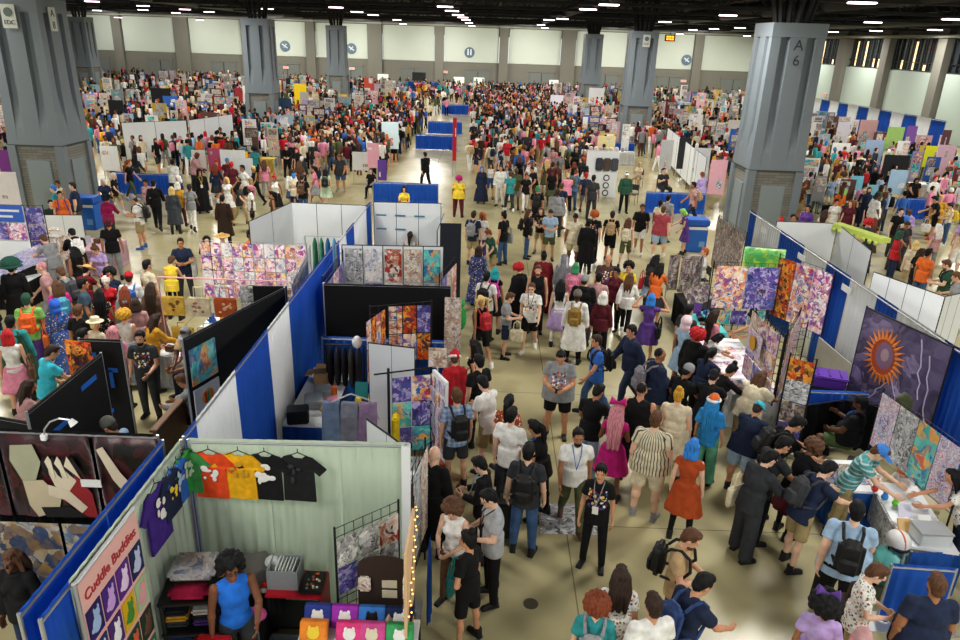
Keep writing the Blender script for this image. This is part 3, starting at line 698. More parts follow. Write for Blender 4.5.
# right wall
bm = bmesh.new(); box(bm, (WX+.5, 60, 2.6), (.3, 100, 5.3)); box(bm, (WX+.5, 60, 9.4), (.3, 100, 2.6)); struct('wall_right', bm, CONC)
GLASS = mat('window_glass', '#2a3032', .08, var=.05, spec=.7); MULL = mat('mullion', '#15171a', .5); WARM = mat('lit_room', '#ffd9a0', .5, emit=1.1)
ROOM = mat('room_behind', '#3a3f3c', .8)
for k in range(9):
    y = 27.06+.98+9.143*(k+1); n_trim += 1
    bm = bmesh.new(); box(bm, (WX+.2, y, 4.6), (.9, 1.7 if (k+1) % 3 == 0 else 1.25, 9.2)); struct(f'trim_{n_trim}', bm, CONC, label=f'concrete pilaster on the right wall, number {k+1} from the near end')
    n_trim += 1; bm = bmesh.new(); box(bm, (WX+.3, y+4.57, 2.7), (.12, 7.6, 5.3)); struct(f'trim_{n_trim}', bm, GREENP, label=f'pale green wall panel beyond right wall pilaster {k+1}')
    wn = bmesh.new(); box(wn, (WX+.55, y+4.57, 6.75), (.03, 7.7, 2.7)); wo = struct(f'window_{k+1}', wn, GLASS, label=f'dark glazed upper window beyond right wall pilaster {k+1}')
    q = bmesh.new(); [box(q, (WX+.42, y+.75+i*.96, 6.75), (.14, .1, 2.7)) for i in range(9)]; box(q, (WX+.42, y+4.57, 5.42), (.16, 7.7, .12)); box(q, (WX+.42, y+4.57, 6.1), (.1, 7.7, .06)); struct('window_frame', q, MULL, wo)
    for i in range(7):
        if random.random() < .45:
            q = bmesh.new(); zz = random.choice((.5, .8, 2.4)); box(q, (WX+.5, y+1.2+i*.96, 5.45+zz/2), (.02, random.uniform(.25, .6), zz)); struct('lit_opening', q, WARM, wo)
bm = bmesh.new(); box(bm, (WX-.2, 60, 8.25), (.9, 100, .22)); n_trim += 1; struct(f'trim_{n_trim}', bm, mat('soffit', '#8f8d80', .7), label='pale horizontal soffit rail above the right wall windows')
bm = bmesh.new(); box(bm, (-15, WY-.1, 8.5), (110, .9, .16)); n_trim += 1; struct(f'trim_{n_trim}', bm, mat('soffit_back', '#a5a698', .7), label='pale soffit rail along the top of the far wall')
# ceiling
bm = bmesh.new(); box(bm, (-15, 55, 10.6), (120, 116, .2)); ce = struct('ceiling', bm, DARK)
for i in range(12):
    y = 13.3+9.143*i; bm = bmesh.new()
    if y > WY-1: break
    for z in (8.75, 9.9): box(bm, (-15, y, z), (110, .22, .16))
    for j in range(46): x = -70+j*2.4; tube(bm, (x, y, 8.8), (x+1.2, y, 9.9), .05, .05, 5); tube(bm, (x+1.2, y, 9.9), (x+2.4, y, 8.8), .05, .05, 5)
    struct('roof_truss', bm, TRUSS, ce)
for i in range(14):
    x = -58+i*7.3; bm = bmesh.new(); box(bm, (x, 60, 9.7), (.25, 98, .4)); struct('roof_beam', bm, TRUSS, ce)
for x, z, r in ((-26, 9.1, .45), (-3, 9.3, .5), (5.5, 9.0, .35), (17, 9.2, .5), (29, 9.0, .4), (-44, 9.1, .4)):
    bm = bmesh.new(); tube(bm, (x, 12, z), (x, 108, z), r, r, 16); struct('air_duct', bm, mat('duct', '#262628', .5, .3), ce, True)
for i, (y, z) in enumerate(((60, 8.9), (75, 9.1), (88, 8.85), (100, 8.9))):
    bm = bmesh.new(); tube(bm, (-60, y, z), (36, y, z), .12, .12, 8); struct('sprinkler_main', bm, mat('pipe_grey', '#3a3a3c', .5, .4), ce, True)
# ceiling lights, each where one hangs in the photograph
LENS = mat('light_lens', '#ffeaf2', .4, emit=4); HOUS = mat('light_housing', '#2c2c2e', .6)
lts = [(92, 1.5), (97, 10.5), (118, 17.5), (143, 6), (143, 10), (176, 13), (185, 9.5), (200, 20), (209, 12), (267, 9), (336, 7.5), (357, 12), (373, 15), (397, 20), (403, 24), (445, 6.8), (452, 11), (458, 15), (463, 17.5), (466, 20), (469, 23), (472, 26),
       (588, 9.5), (609, 5), (549, 20), (562.5, 19), (541, 25), (545, 28), (665, 22), (680, 34), (693, 30), (714, 29), (728, 15.5), (740, 28), (747, 36), (833, 32), (862, 3), (873, 22.5), (876, 31), (935, 30), (953, 19.5)]
side = lambda px: 'left' if px < 300 else ('middle' if px < 640 else 'right')
cnt = {}
for px, py in lts:
    p = at(px, py, 8.55)
    if p.y > 107: p = atY(px, py, 104)
    if p.y < 0: continue
    s = side(px); cnt[s] = cnt.get(s, 0)+1
    e = empty('ceiling_light', p, f"glowing ceiling light over the {s} of the hall, {('first second third fourth fifth sixth seventh eighth ninth tenth eleventh twelfth 13th 14th 15th 16th 17th 18th 19th 20th'.split())[cnt[s]-1]} counted from its left side", 'ceiling light', 'ceiling lights')
    b = bmesh.new(); box(b, (0, 0, .1), (1., .6, .14), None, .03); tube(b, (0, 0, .1), (0, 0, 1.4), .02, .02, 6); link('housing', b, HOUS, e)
    b = bmesh.new(); box(b, (0, 0, 0), (.92, .5, .06), None, .02); link('lens', b, LENS, e)
# pillars
def pillar(i, j, lab, signs=()):
    x0, y0 = 9.571+27.43*i, 27.065+27.43*j; w_ = 1.965; cx, cyv = x0+w_/2, y0+w_/2
    e = empty('pillar', (cx, cyv, 0), lab, 'pillar', 'hall pillars'); e['kind'] = 'structure'
    b = bmesh.new(); box(b, (0, 0, 1.33), (w_-.12, w_-.12, 2.66)); link('block_base', b, BLOCK, e)
    b = bmesh.new()
    for sx in (-1, 1):
        for sy in (-1, 1): box(b, (sx*(w_/2-.1), sy*(w_/2-.1), 1.33), (.3, .3, 2.66))
    link('corner_steel', b, STEEL, e)
    for a in range(4):
        M = Matrix.Rotation(R(90*a), 4, 'Z')
        b = bmesh.new(); box(b, (0, -w_/2+.03, 1.12), (.9, .06, 2.0), M, .015); link('access_panel', b, mat('panel_steel', '#808a8c', .5, var=.04), e)
    b = bmesh.new(); hw = w_/2
    # upper steel casing with two tapering flutes on each face
    prof = []
    def ring(z, fl, grow):
        pts = []; h_ = hw+grow; r_ = hw
        for a in range(4):
            M = Matrix.Rotation(R(90*a), 4, 'Z')
            for (x, y) in ((-r_, -h_), (-.62*r_, -h_), (-.6*r_, -h_+.2*fl), (-.34*r_, -h_+.2*fl), (-.3*r_, -h_), (.3*r_, -h_), (.34*r_, -h_+.2*fl), (.6*r_, -h_+.2*fl), (.62*r_, -h_)): pts.append(M@Vector((x if abs(x) < r_ else x*(h_/r_), y, z)))
        return pts
    loft(b, [ring(2.66, 0, 0), ring(2.7, 0, .02), ring(3.3, .05, .0), ring(4.4, .75, -.03), ring(7.25, 1, -.05), ring(7.26, 0, -.04), ring(7.72, 0, -.03)], caps=(True, True)); link('steel_casing', b, STEEL, e)
    b = bmesh.new(); box(b, (0, 0, 2.66), (w_+.03, w_+.03, .06)); link('shadow_joint', b, mat('joint_dark', '#3a3e40', .7), e)
    b = bmesh.new()
    for k in range(12):
        a = k*math.pi/6; tube(b, (.55*math.cos(a), .55*math.sin(a), 7.7), (1.15*math.cos(a), 1.15*math.sin(a), 10.5), .09, .09, 6)
    link('roof_struts', b, TRUSS, e)
    SG = mat('sign_card', '#c9cdc4', .5); SD = mat('sign_dark', '#26292c', .5)
    for face, x, z, sw, sh, lines, plate in signs:
        M = Matrix.Rotation(R(90*face), 4, 'Z')@Matrix.Translation((x, -hw-.03, z))@Matrix.Rotation(R(90), 4, 'X')
        if plate:
            b = bmesh.new(); box(b, (0, 0, 0), (sw, sh, .03), M); link('sign_plate', b, SG, e)
        for li, (t_, s_) in enumerate(lines): text(t_, s_, SD, e, M@Matrix.Translation((0, sh*(.24-.5*li) if len(lines) > 1 else -sh*.26, .02)))
        if lines[0][0] == 'EDC':
            b = bmesh.new(); tube(b, M@Vector((0, sh*.17, .0)), M@Vector((0, sh*.17, .03)), .15, .15, 20); link('sign_emblem', b, mat('emblem', '#5c6a60', .5), e)
pillar(0, 0, 'big grey pillar marked A 6, right of the main aisle', [(0, -.0, 6.75, .5, 1.0, [('A', .5), ('6', .5)], False)])
pillar(-1, 0, 'big grey pillar with white signs at the near left', [(0, -.05, 7.1, .5, .78, [('EDC', .2)], True), (1, -.2, 7.05, .42, .8, [('A', .34), ('8', .34)], True)])
pillar(0, 1, 'second grey pillar of the right row, with a white sign', [(0, .1, 7.1, .5, .8, [('EDC', .2)], True), (0, -.5, 7.1, .3, .5, [('A', .26), ('6', .26)], False)])
pillar(-1, 1, 'second grey pillar of the left row')
pillar(0, 2, 'third and farthest grey pillar of the right row')
pillar(-1, 2, 'third and farthest grey pillar of the left row')
pillar(-2, 2, 'grey pillar of the outer left row, behind the near left pillar')
# ================================================================== BOOTH FITTINGS
BLUE = mat('drape_blue', '#2463c0', .8, var=.1, scale=3); WHITE = mat('drape_white', '#eef0f2', .85, var=.05, scale=2); PIPE = mat('pipe_metal', '#b4b6b8', .35, .6); SAGE = mat('drape_sage', '#d2decb', .85, var=.05, scale=2)
BLK = mat('black_cloth', '#0c0c0e', .9); BPL = mat('black_plastic', '#17181a', .45); TAPE = mat('blue_tape', '#1a6ad0', .5); WIRE = mat('black_wire', '#1b1c1e', .5, .3); WWIRE = mat('white_panel', '#e6e9ea', .6, var=.03)
CARD = mat('cardboard', '#a8845a', .8); WOOD = mat('pale_wood', '#c8b088', .6); REDM = mat('red_metal', '#c0182a', .4); GREYB = mat('grey_bin', '#8e9497', .4); NAVYC = mat('navy_cloth', '#171b26', .9)
CLR = dict(blue=BLUE, white=WHITE, sage=SAGE, black=BLK)
def drape(name, p0, p1, z0, z1, m, parent, folds=None, amp=.022):
    p0 = Vector((p0[0], p0[1], 0)); p1 = Vector((p1[0], p1[1], 0)); L = (p1-p0).length; d = (p1-p0)/L; nn = Vector((-d.y, d.x, 0))
    f = folds or max(2, round(L/.16)); n = max(8, int(f*6)); bm = bmesh.new(); rows = []
    for r_ in range(5):
        t = r_/4; z = z1+(z0-z1)*t; row = []
        for i in range(n+1):
            u = i/n; a = amp*(.12+.88*min(1, t*2.5))*(math.sin(u*f*2*math.pi)+.4*math.sin(u*f*4.7+1+t))
            row.append(bm.verts.new(p0+d*(L*u)+nn*a+Vector((0, 0, z))))
        rows.append(row)
    for a, b in zip(rows, rows[1:]):
        for i in range(n): bm.faces.new((a[i], a[i+1], b[i+1], b[i]))
    bmesh.ops.solidify(bm, geom=bm.faces[:], thickness=.006)
    return link(name, bm, m, parent, True)
def pipes(e, p0, p1, h, posts=True):
    bm = bmesh.new(); tube(bm, (p0[0], p0[1], h-.02), (p1[0], p1[1], h-.02), .016, .016, 8); link('crossbar', bm, PIPE, e)
    if posts:
        for p in (p0, p1):
            bm = bmesh.new(); tube(bm, (p[0], p[1], .012), (p[0], p[1], h+.02), .018, .018, 8); box(bm, (p[0], p[1], .006), (.36, .36, .012)); link('upright', bm, PIPE, e)
def partition(lab, p0, p1, segs, h=2.44, name='drape_partition', group=None, tops=None):
    e = empty(name, (0, 0, 0), lab, 'drape wall', group); p0 = Vector(p0); p1 = Vector(p1); L = (p1-p0).length; d = (p1-p0)/L
    pipes(e, p0, p1, h)
    for a, b, c in segs:
        z1 = h+.035
        drape('drape_panel', p0+d*a, p0+d*b, .03, z1, CLR[c], e)['label'] = f'{c} drape panel'
    return e
def table(lab, x0, x1, y0, y1, h=.74, skirt='blue', top='white', group=None, sides='nsew', name='folding_table'):
    e = empty(name, ((x0+x1)/2, (y0+y1)/2, 0), lab, 'table', group); cx, cy = (x0+x1)/2, (y0+y1)/2; sx, sy = (x1-x0)/2, (y1-y0)/2
    bm = bmesh.new(); box(bm, (0, 0, h-.02), (sx*2, sy*2, .04), None, .01); link('tabletop', bm, CLR.get(top) if top in CLR else top, e)
    for ax in (-1, 1):
        for ay in (-1, 1): bm = bmesh.new(); tube(bm, (ax*(sx-.08), ay*(sy-.08), 0), (ax*(sx-.08), ay*(sy-.08), h-.04), .016, .016, 8); link('leg', bm, PIPE, e)
    if skirt:
        c = {'s': ((-sx, -sy), (sx, -sy)), 'n': ((sx, sy), (-sx, sy)), 'w': ((-sx, sy), (-sx, -sy)), 'e': ((sx, -sy), (sx, sy))}
        for k in sides: drape('table_skirt', c[k][0], c[k][1], .02, h-.03, CLR.get(skirt) if skirt in CLR else skirt, e, amp=.014)
    return e
def thing1(name, bm, m, lab, cat, group=None, col=None, smooth=False, loc=None):
    o = link(name, bm, m, None, smooth, loc); tag(o, lab, cat, group)
    if col: color(o, PAL.get(col, col))
    return o
def sheet(p0, p1, u0, u1, z0, z1, off=.012, t=.006):
    """a flat print on the upright plane p0->p1 (plan points), u in metres along it; off = distance towards its front (right-hand side of p0->p1)"""
    p0 = Vector((p0[0], p0[1], 0)); p1 = Vector((p1[0], p1[1], 0)); d = (p1-p0).normalized(); nn = Vector((d.y, -d.x, 0))
    bm = bmesh.new(); c = p0+d*((u0+u1)/2)+nn*off+Vector((0, 0, (z0+z1)/2))
    box(bm, (0, 0, 0), (u1-u0, t, z1-z0)); return bm, Matrix.Translation(c)@Matrix.Rotation(math.atan2(d.y, d.x), 4, 'Z')
ORD = 'first second third fourth fifth sixth seventh eighth ninth tenth eleventh twelfth thirteenth fourteenth fifteenth sixteenth seventeenth eighteenth nineteenth twentieth'.split()+['later']*20
def posters(where, p0, p1, u0, u1, z0, z1, cols, rows, mats, gap=.02, off=.014, name='art_print', group=None, skip=()):
    w_ = (u1-u0)/cols; h_ = (z1-z0)/rows
    for r_ in range(rows):
        for c in range(cols):
            if (r_, c) in skip: continue
            bm, M = sheet(p0, p1, u0+c*w_+gap/2, u0+(c+1)*w_-gap/2, z1-(r_+1)*h_+gap/2, z1-r_*h_-gap/2, off)
            o = link(name, bm, mats[(r_*3+c*5+len(where)) % len(mats)]); o.matrix_world = M
            rr = 'top' if r_ == 0 else 'bottom' if r_ == rows-1 else ORD[r_]
            tag(o, f"{ORD[c]} print {where}" if rows == 1 else f"print {where}, {rr} one down" if cols == 1 else f"{ORD[c]} print in the {rr} row {where}", 'print', group or f'prints {where}')
def gridwall(lab, p0, p1, z0, z1, m=WIRE, cell=.16, name='wire_grid_rack', group=None, foot=True):
    e = empty(name, (0, 0, 0), lab, 'display rack', group); a = Vector((p0[0], p0[1], 0)); b = Vector((p1[0], p1[1], 0)); L = (b-a).length; d = (b-a)/L
    bm = bmesh.new(); n = max(1, round(L/cell)); k = max(1, round((z1-z0)/cell))
    for i in range(n+1): q = a+d*(L*i/n); tube(bm, (q.x, q.y, z0), (q.x, q.y, z1), .005, .005, 5)
    for i in range(k+1): z = z0+(z1-z0)*i/k; tube(bm, (a.x, a.y, z), (b.x, b.y, z), .005, .005, 5)
    link('wire_mesh', bm, m, e)
    for q in (a, b):
        bm = bmesh.new(); tube(bm, (q.x, q.y, 0 if foot else z0), (q.x, q.y, z1+.02), .014, .014, 8); link('post', bm, m, e)
    return e
def panelwall(lab, p0, p1, z0, z1, m=WWIRE, n=3, name='booth_screen', group=None, tubes=True):
    """row of solid grid panels held by thin tubes"""
    e = empty(name, (0, 0, 0), lab, 'display panel', group); a = Vector((p0[0], p0[1], 0)); b = Vector((p1[0], p1[1], 0)); d = b-a
    for i in range(n): bm = bmesh.new(); slab(bm, a+d*(i/n+.004), a+d*((i+1)/n-.004), z0, z1, .022); link('panel', bm, m, e)
    if tubes:
        for i in range(n+1):
            q = a+d*(i/n); bm = bmesh.new(); tube(bm, (q.x, q.y, 0), (q.x, q.y, z1+.02), .013, .013, 6); link('post', bm, WIRE, e)
        bm = bmesh.new(); tube(bm, (a.x, a.y, z1+.01), (b.x, b.y, z1+.01), .012, .012, 6); link('rail', bm, WIRE, e)
    return e
GCOL = ['white', 'black', 'red', 'blue', 'yellow', 'pink', 'teal', 'purple', 'green', 'orange', 'cream', 'brown', 'grey', 'lilac', 'navy', 'turq', 'mustard', 'silver']
CNAME = dict(turq='turquoise', dkgreen='dark green', lightblue='light blue', hotpink='hot pink', dkbrown='dark brown', darkred='dark red', dustpink='dusty pink', jeans='denim blue', dkjeans='dark denim')
def goods(where, x0, x1, y0, y1, z, n, seed, kinds=('box', 'stack', 'plush', 'jar', 'stand'), group=None, rot=0):
    rg = random.Random(seed); used = set(); cells = []
    nx = max(1, int((x1-x0)/.24)); ny = max(1, int((y1-y0)/.24))
    cells = [(i, j) for i in range(nx) for j in range(ny)]; rg.shuffle(cells)
    for (i, j) in cells[:n]:
        for _ in range(30):
            k = rg.choice(kinds); c = rg.choice(GCOL)
            if (k, c) not in used: break
        else: continue
        used.add((k, c)); x = x0+(i+.5)*(x1-x0)/nx; y = y0+(j+.5)*(y1-y0)/ny; bm = bmesh.new(); cn = CNAME.get(c, c); s = rg.uniform(.8, 1.15)
        M = Matrix.Rotation(rg.uniform(-.5, .5), 4, 'Z')
        if k == 'box': box(bm, (0, 0, .06*s), (.17*s, .13*s, .12*s), M, .008); nm, lb = 'small_box', f'small {cn} box'
        elif k == 'stack':
            for q in range(4): box(bm, (rg.uniform(-.006, .006), rg.uniform(-.006, .006), .006+q*.011), (.2*s, .15*s, .01), M)
            nm, lb = 'print_stack', f'flat stack of {cn} prints'
        elif k == 'plush':
            ell(bm, (0, 0, .07*s), (.075*s, .06*s, .075*s)); ell(bm, (0, -.01, .16*s), .055*s); [ell(bm, (sx*.04*s, 0, .21*s), .022*s, None, 8, 6) for sx in (-1, 1)]; [ell(bm, (sx*.07*s, -.02, .08*s), .026*s, None, 8, 6) for sx in (-1, 1)]; nm, lb = 'plush_toy', f'small {cn} plush toy'
        elif k == 'jar': tube(bm, (0, 0, 0), (0, 0, .13*s), .05*s, .05*s, 14); tube(bm, (0, 0, .13*s), (0, 0, .155*s), .042*s, .042*s, 14); nm, lb = 'jar', f'{cn} jar with a lid'
        else:
            box(bm, (0, .02, .13*s), (.2*s, .012, .26*s), M@Matrix.Rotation(R(-14), 4, 'X')); box(bm, (0, .06, .06*s), (.03, .1, .012), M); nm, lb = 'display_card', f'{cn} display card'
        thing1(nm, bm, PLAIN if k != 'plush' else CLOTH, f'{lb} {where}', nm.replace('_', ' '), group or f'goods {where}', c, k in ('plush',), (x, y, z))
def plain_chair(lab, x, y, rz, col='charcoal', group=None):
    e = empty('folding_chair', (x, y, 0), lab, 'chair', group, R(rz))
    bm = bmesh.new(); box(bm, (0, 0, .45), (.42, .42, .035), None, .012); color(link('seat', bm, PLAIN, e), PAL[col])
    bm = bmesh.new(); box(bm, (0, -.2, .74), (.42, .03, .26), None, .012); color(link('backrest', bm, PLAIN, e), PAL[col])
    for sx in (-.19, .19):
        bm = bmesh.new(); tube(bm, (sx, .19, 0), (sx, .17, .44), .012, .012, 8); link('leg', bm, WIRE, e)
        bm = bmesh.new(); tube(bm, (sx, -.24, 0), (sx, -.2, .87), .012, .012, 8); link('leg', bm, WIRE, e)
def tshirt(lab, M, c, blob, s=1., group='T-shirts hung in the apparel booth', blobc='white'):
    """hung shirt in the local x-z plane"""
    e = empty('hung_t_shirt', (0, 0, 0), lab, 't-shirt', group); e.matrix_world = M
    n = [(-.1, 0), (-.19, -.03), (-.36, -.2), (-.27, -.29), (-.2, -.22), (-.21, -.68), (.21, -.68), (.2, -.22), (.27, -.29), (.36, -.2), (.19, -.03), (.1, 0), (.05, -.045), (-.05, -.045)]
    bm = bmesh.new(); vs = [bm.verts.new((x*s, -.012*math.sin(x*9), z*s)) for x, z in n]; f = bm.faces.new(vs)
    r_ = bmesh.ops.extrude_face_region(bm, geom=[f]); bmesh.ops.translate(bm, verts=[v for v in r_['geom'] if isinstance(v, bmesh.types.BMVert)], vec=(0, .03, 0))
    bmesh.ops.recalc_face_normals(bm, faces=bm.faces[:]); color(link('shirt', bm, CLOTH, e), PAL.get(c, c))
    bm = bmesh.new(); rg = random.Random(len(lab)*7+ord(c[0]))
    for _ in range(blob):
        ell(bm, (rg.uniform(-.1, .1)*s, -.022, (-.26+rg.uniform(-.12, .12))*s), (rg.uniform(.02, .06)*s, .006, rg.uniform(.02, .06)*s), None, 10, 6)
    color(link('shirt_print', bm, PAPER, e), PAL.get(blobc, blobc))
    bm = bmesh.new(); path(bm, [(-.15*s, .01, -.02*s), (0, .01, .05*s), (.15*s, .01, -.02*s)], .006, 6); path(bm, [(0, .01, .05*s), (0, .01, .1*s)], .005, 6); link('hanger', bm, WIRE, e)
    return e
# ------------------------------------------------------------------ LEFT ISLAND: long back drape at X = -3.4
LX = -3.45
ys = [at(x_, y_, 2.44).y for x_, y_ in ((190, 445), (207, 422), (240, 372), (270, 330), (290, 303), (318, 280), (345, 247))]
partition('long blue and white drape wall running up the middle of the left booths', (LX, 7.3), (LX, 15.62), [(max(0, a-7.3), b-7.3, c) for a, b, c in zip(ys, ys[1:], ['blue', 'white', 'blue', 'white', 'blue', 'blue'])])
partition('short blue and white drape wall beyond the art poster booth', (LX+.05, 15.75), (LX+.1, 20.4), [(0, .35, 'blue'), (.35, 1.15, 'white'), (1.15, 2.1, 'blue'), (2.1, 3.9, 'white'), (3.9, 4.6, 'blue')])
partition('pale sage drape wall beside the apparel banner, its pipe at the near end', (LX, 4.45), (LX, 7.22), [(0, .42, 'blue'), (.42, 1.5, 'sage'), (1.5, 2.76, 'sage')])
partition('bright blue drape wall behind the dark tapestries', (LX-.2, 4.5), (LX-.2, 7.2), [(0, 1.4, 'blue'), (1.4, 2.7, 'blue')])
# apparel booth: sage back wall
e = partition('pale sage green fabric wall with T-shirts hung along it', (LX+.08, 7.24), (-.86, 7.32), [(0, .9, 'sage'), (.9, 1.75, 'sage'), (1.75, 2.55, 'sage')])
bm = bmesh.new(); slab(bm, (-.86, 7.28), (-.86, 7.36), 0, 2.44, .1); link('end_panel', bm, WWIRE, e)
BW = [((LX+.08, 7.20), (-.86, 7.28))]
def hangX(px): return at(px, 447, 2.36).x
for px, c, bl, lab, bc in ((187, 'green', 5, 'green T-shirt with pale print, first on the sage wall', 'palegreen'), (211, '#e2491e', 8, 'orange-red T-shirt with white print on the sage wall', 'white'), (241, '#e3a814', 5, 'yellow T-shirt with golden print on the sage wall', 'mustard'), (267.5, '#141416', 9, 'black T-shirt with large white print on the sage wall', 'white'), (301, '#1a1b1d', 4, 'plain black T-shirt with small dark print, last on the sage wall', 'charcoal')):
    tshirt(lab, Matrix.Translation((hangX(px), 7.15, 2.34)), c, bl, .9 if px != 187 else .8, blobc=bc)
for y, c, lab, bc in ((6.38, '#3a1f78', 'purple T-shirt with white print next to the character banner', 'white'), (6.66, '#15203c', 'navy T-shirt with yellow print beside the purple one', 'yellow'), (6.86, '#2a62b8', 'blue T-shirt hung near the booth corner', 'lightblue'), (7.06, '#2f8a3c', 'green T-shirt hung sideways in the booth corner', 'palegreen')):
    tshirt(lab, Matrix.Translation((LX+.07+(.0 if y < 6.5 else .03), y, 2.38))@Matrix.Rotation(R(90), 4, 'Z'), c, 7, 1.05 if y < 6.5 else .8, blobc=bc)
# the character banner: pink, lettering, rounded badges
e = empty('hanging_banner', (LX+.06, 4.86, 0), 'tall pink banner with red lettering and rows of coloured badges', 'banner')
bm = bmesh.new(); box(bm, (0, .535, 1.3), (.02, 1.07, 2.3), None, .004); link('banner_sheet', bm, mat('banner_pink', '#e8b4ae', .6, var=.04), e)
bm = bmesh.new(); tube(bm, (0, 0, 2.45), (0, 1.07, 2.45), .022, .022, 10); tube(bm, (0, -.02, 0), (0, -.02, 2.47), .022, .022, 10); link('banner_pole', bm, PIPE, e)
RY = Matrix(((0, 0, 1, 0), (1, 0, 0, 0), (0, 1, 0, 0), (0, 0, 0, 1)))
text('Cuddle Buddies', .148, mat('banner_red', '#b02a34', .5), e, Matrix.Translation((.014, .535, 2.24))@RY, bold=True)
bc_ = ['#2a1f5e', '#4a2a80', '#5a2a86', '#1c2450', '#23386e', '#4a2a70', '#d8b020', '#a9c89a', '#28306a', '#28324a', '#2a4a36', '#2a3a30', '#3a2a70', '#a04a50', '#2a2a60', '#46784a']
fg_ = ['#9fb8e0', '#c8a0e0', '#e8d0f0', '#c0c8e8', '#f0e8e0', '#f4f4f8', '#4a8a3a', '#e8a0b0', '#5a9ae0', '#7ac04a', '#e0684a', '#6a4a3a', '#f0f0f0', '#e8b070', '#e0d0a0', '#90c8e0']
for i in range(16):
    r_, c_ = divmod(i, 4); y = .14+c_*.264; z = 1.93-r_*.4
    bm = bmesh.new(); box(bm, (.016, y, z), (.012, .235, .34), None, .003); b = link('badge', bm, PLAIN, e); color(b, bc_[i]); b['label'] = 'badge with a small pale creature shape'
    bm = bmesh.new(); ell(bm, (.024, y, z-.04), (.008, .07, .085)); ell(bm, (.026, y+.02, z+.06), (.008, .05, .05)); ell(bm, (.026, y-.06, z-.06), (.008, .04, .03)); [ell(bm, (.026, y+.02+s*.035, z+.11), (.006, .014, .03), None, 8, 6) for s in (-1, 1)]
    color(link('badge_figure', bm, PLAIN, b), fg_[i])
# shelf of folded shirts
SHX, SHY = -3.1, 6.3
e = empty('storage_shelf', (SHX, SHY, 0), 'black plastic shelf stacked with folded shirts beside the banner', 'shelf'); e.rotation_euler = (0, 0, R(8))
for z in (.3, .72, 1.14): bm = bmesh.new(); box(bm, (0, 0, z), (.62, .5, .05), None, .01); link('shelf_board', bm, BPL, e)
for sx in (-.28, .28):
    for sy in (-.21, .21): bm = bmesh.new(); tube(bm, (sx, sy, 0), (sx, sy, 1.15), .025, .025, 8); link('post', bm, BPL, e)
fc = ['#e8e4e0', '#d85a1e', '#2f5fae', '#16161a', '#e8c83a', '#b81f2a', '#3c3e42', '#c8942a', '#20222a', '#5a3a86', '#2a2a2e', '#d8d0c8']; fn = ['white', 'orange', 'blue', 'black', 'yellow', 'red', 'charcoal', 'mustard', 'dark navy', 'purple', 'sooty black', 'pale grey']
k_ = 0
for z, xs in ((.325, (-.17, .12)), (.745, (-.17, .12))):
    for x in xs:
        for q in range(3):
            bm = bmesh.new(); box(bm, (0, 0, .04), (.25, .34, .07), None, .025); o = thing1('folded_shirt', bm, CLOTH, f'folded {fn[k_]} shirt in a pile on the {"lower" if z < .5 else "middle"} shelf', 'folded shirt', 'folded shirts on the shelf', fc[k_]); o.matrix_world = Matrix.Translation((SHX, SHY, 0))@Matrix.Rotation(R(8), 4, 'Z')@Matrix.Translation((x, 0, z+q*.075)); k_ += 1
for i, (c, n_, dx, dy, dz, sz) in enumerate((('#7fa8dc', 'sky blue pillow with white pattern', .02, .08, 1.33, (.5, .42, .12)), ('#b81f4a', 'red and yellow printed pillow', .03, -.14, 1.18, (.42, .22, .13)), ('#c8924a', 'tan folded blanket', .26, .2, 1.2, (.2, .2, .22)))):
    bm = bmesh.new(); box(bm, (0, 0, .05), sz, None, min(sz)*.4); o = link('pillow', bm, ART['white'] if i == 0 else CLOTH, None, True); tag(o, n_+' on top of the black shirt shelf', 'pillow', 'pillows on the shelf'); color(o, c); o.matrix_world = Matrix.Translation((SHX+dx, SHY+dy, dz+.0))@Matrix.Rotation(R(6), 4, 'Z')
# pile of clothing & speaker box behind the seller
bm = bmesh.new(); box(bm, (0, 0, .16), (.36, .34, .36), Matrix.Rotation(R(14), 4, 'Y')@Matrix.Rotation(R(30), 4, 'Z'), .015); thing1('packing_box', bm, mat('grey_box', '#6e6a66', .7), 'tilted dark grey box behind the seller in the blue tank top', 'box', None, None, False, (-2.72, 7.0, .62))
bm = bmesh.new(); box(bm, (0, 0, .3), (.7, .35, .6), None, .05); thing1('clothes_pile', bm, BLK, 'dark pile of garments below the tilted grey box', 'clothes pile', None, None, False, (-2.7, 7.0, .0))
# red cart with bins
e = empty('red_cart', (-2.12, 6.9, 0), 'red metal cart with grey bin on top, before the sage wall', 'cart')
bm = bmesh.new(); box(bm, (0, 0, .72), (.66, .46, .04), None, .01); link('cart_top', bm, REDM, e)
bm = bmesh.new(); box(bm, (.32, 0, .38), (.02, .46, .66)); link('side_panel', bm, REDM, e)
bm = bmesh.new(); box(bm, (-.05, 0, .26), (.6, .44, .03)); link('cart_shelf', bm, BPL, e)
for sx in (-.3, .3):
    for sy in (-.2, .2): bm = bmesh.new(); tube(bm, (sx, sy, 0), (sx, sy, .72), .018, .018, 8); link('leg', bm, BPL, e)
bm = bmesh.new()
for c_, s_ in (((0, 0, .01), (.36, .3, .02)), ((-.175, 0, .14), (.012, .3, .26)), ((.175, 0, .14), (.012, .3, .26)), ((0, -.15, .14), (.36, .012, .26)), ((0, .15, .14), (.36, .012, .26))): box(bm, c_, s_)
e = empty('storage_bin', (-2.26, 6.92, .74), 'open pale grey bin of papers on the red cart', 'bin'); link('bin_body', bm, GREYB, e)
bm = bmesh.new(); [box(bm, (-.1+i*.04, 0, .17), (.012, .24, .2), Matrix.Rotation(R(4), 4, 'Y')) for i in range(6)]; link('papers', bm, mat('paper_white', '#dedfdc', .6), e)
e = empty('tray', (-1.93, 6.88, .74), 'black tray of small pins and trinkets on the red cart', 'tray')
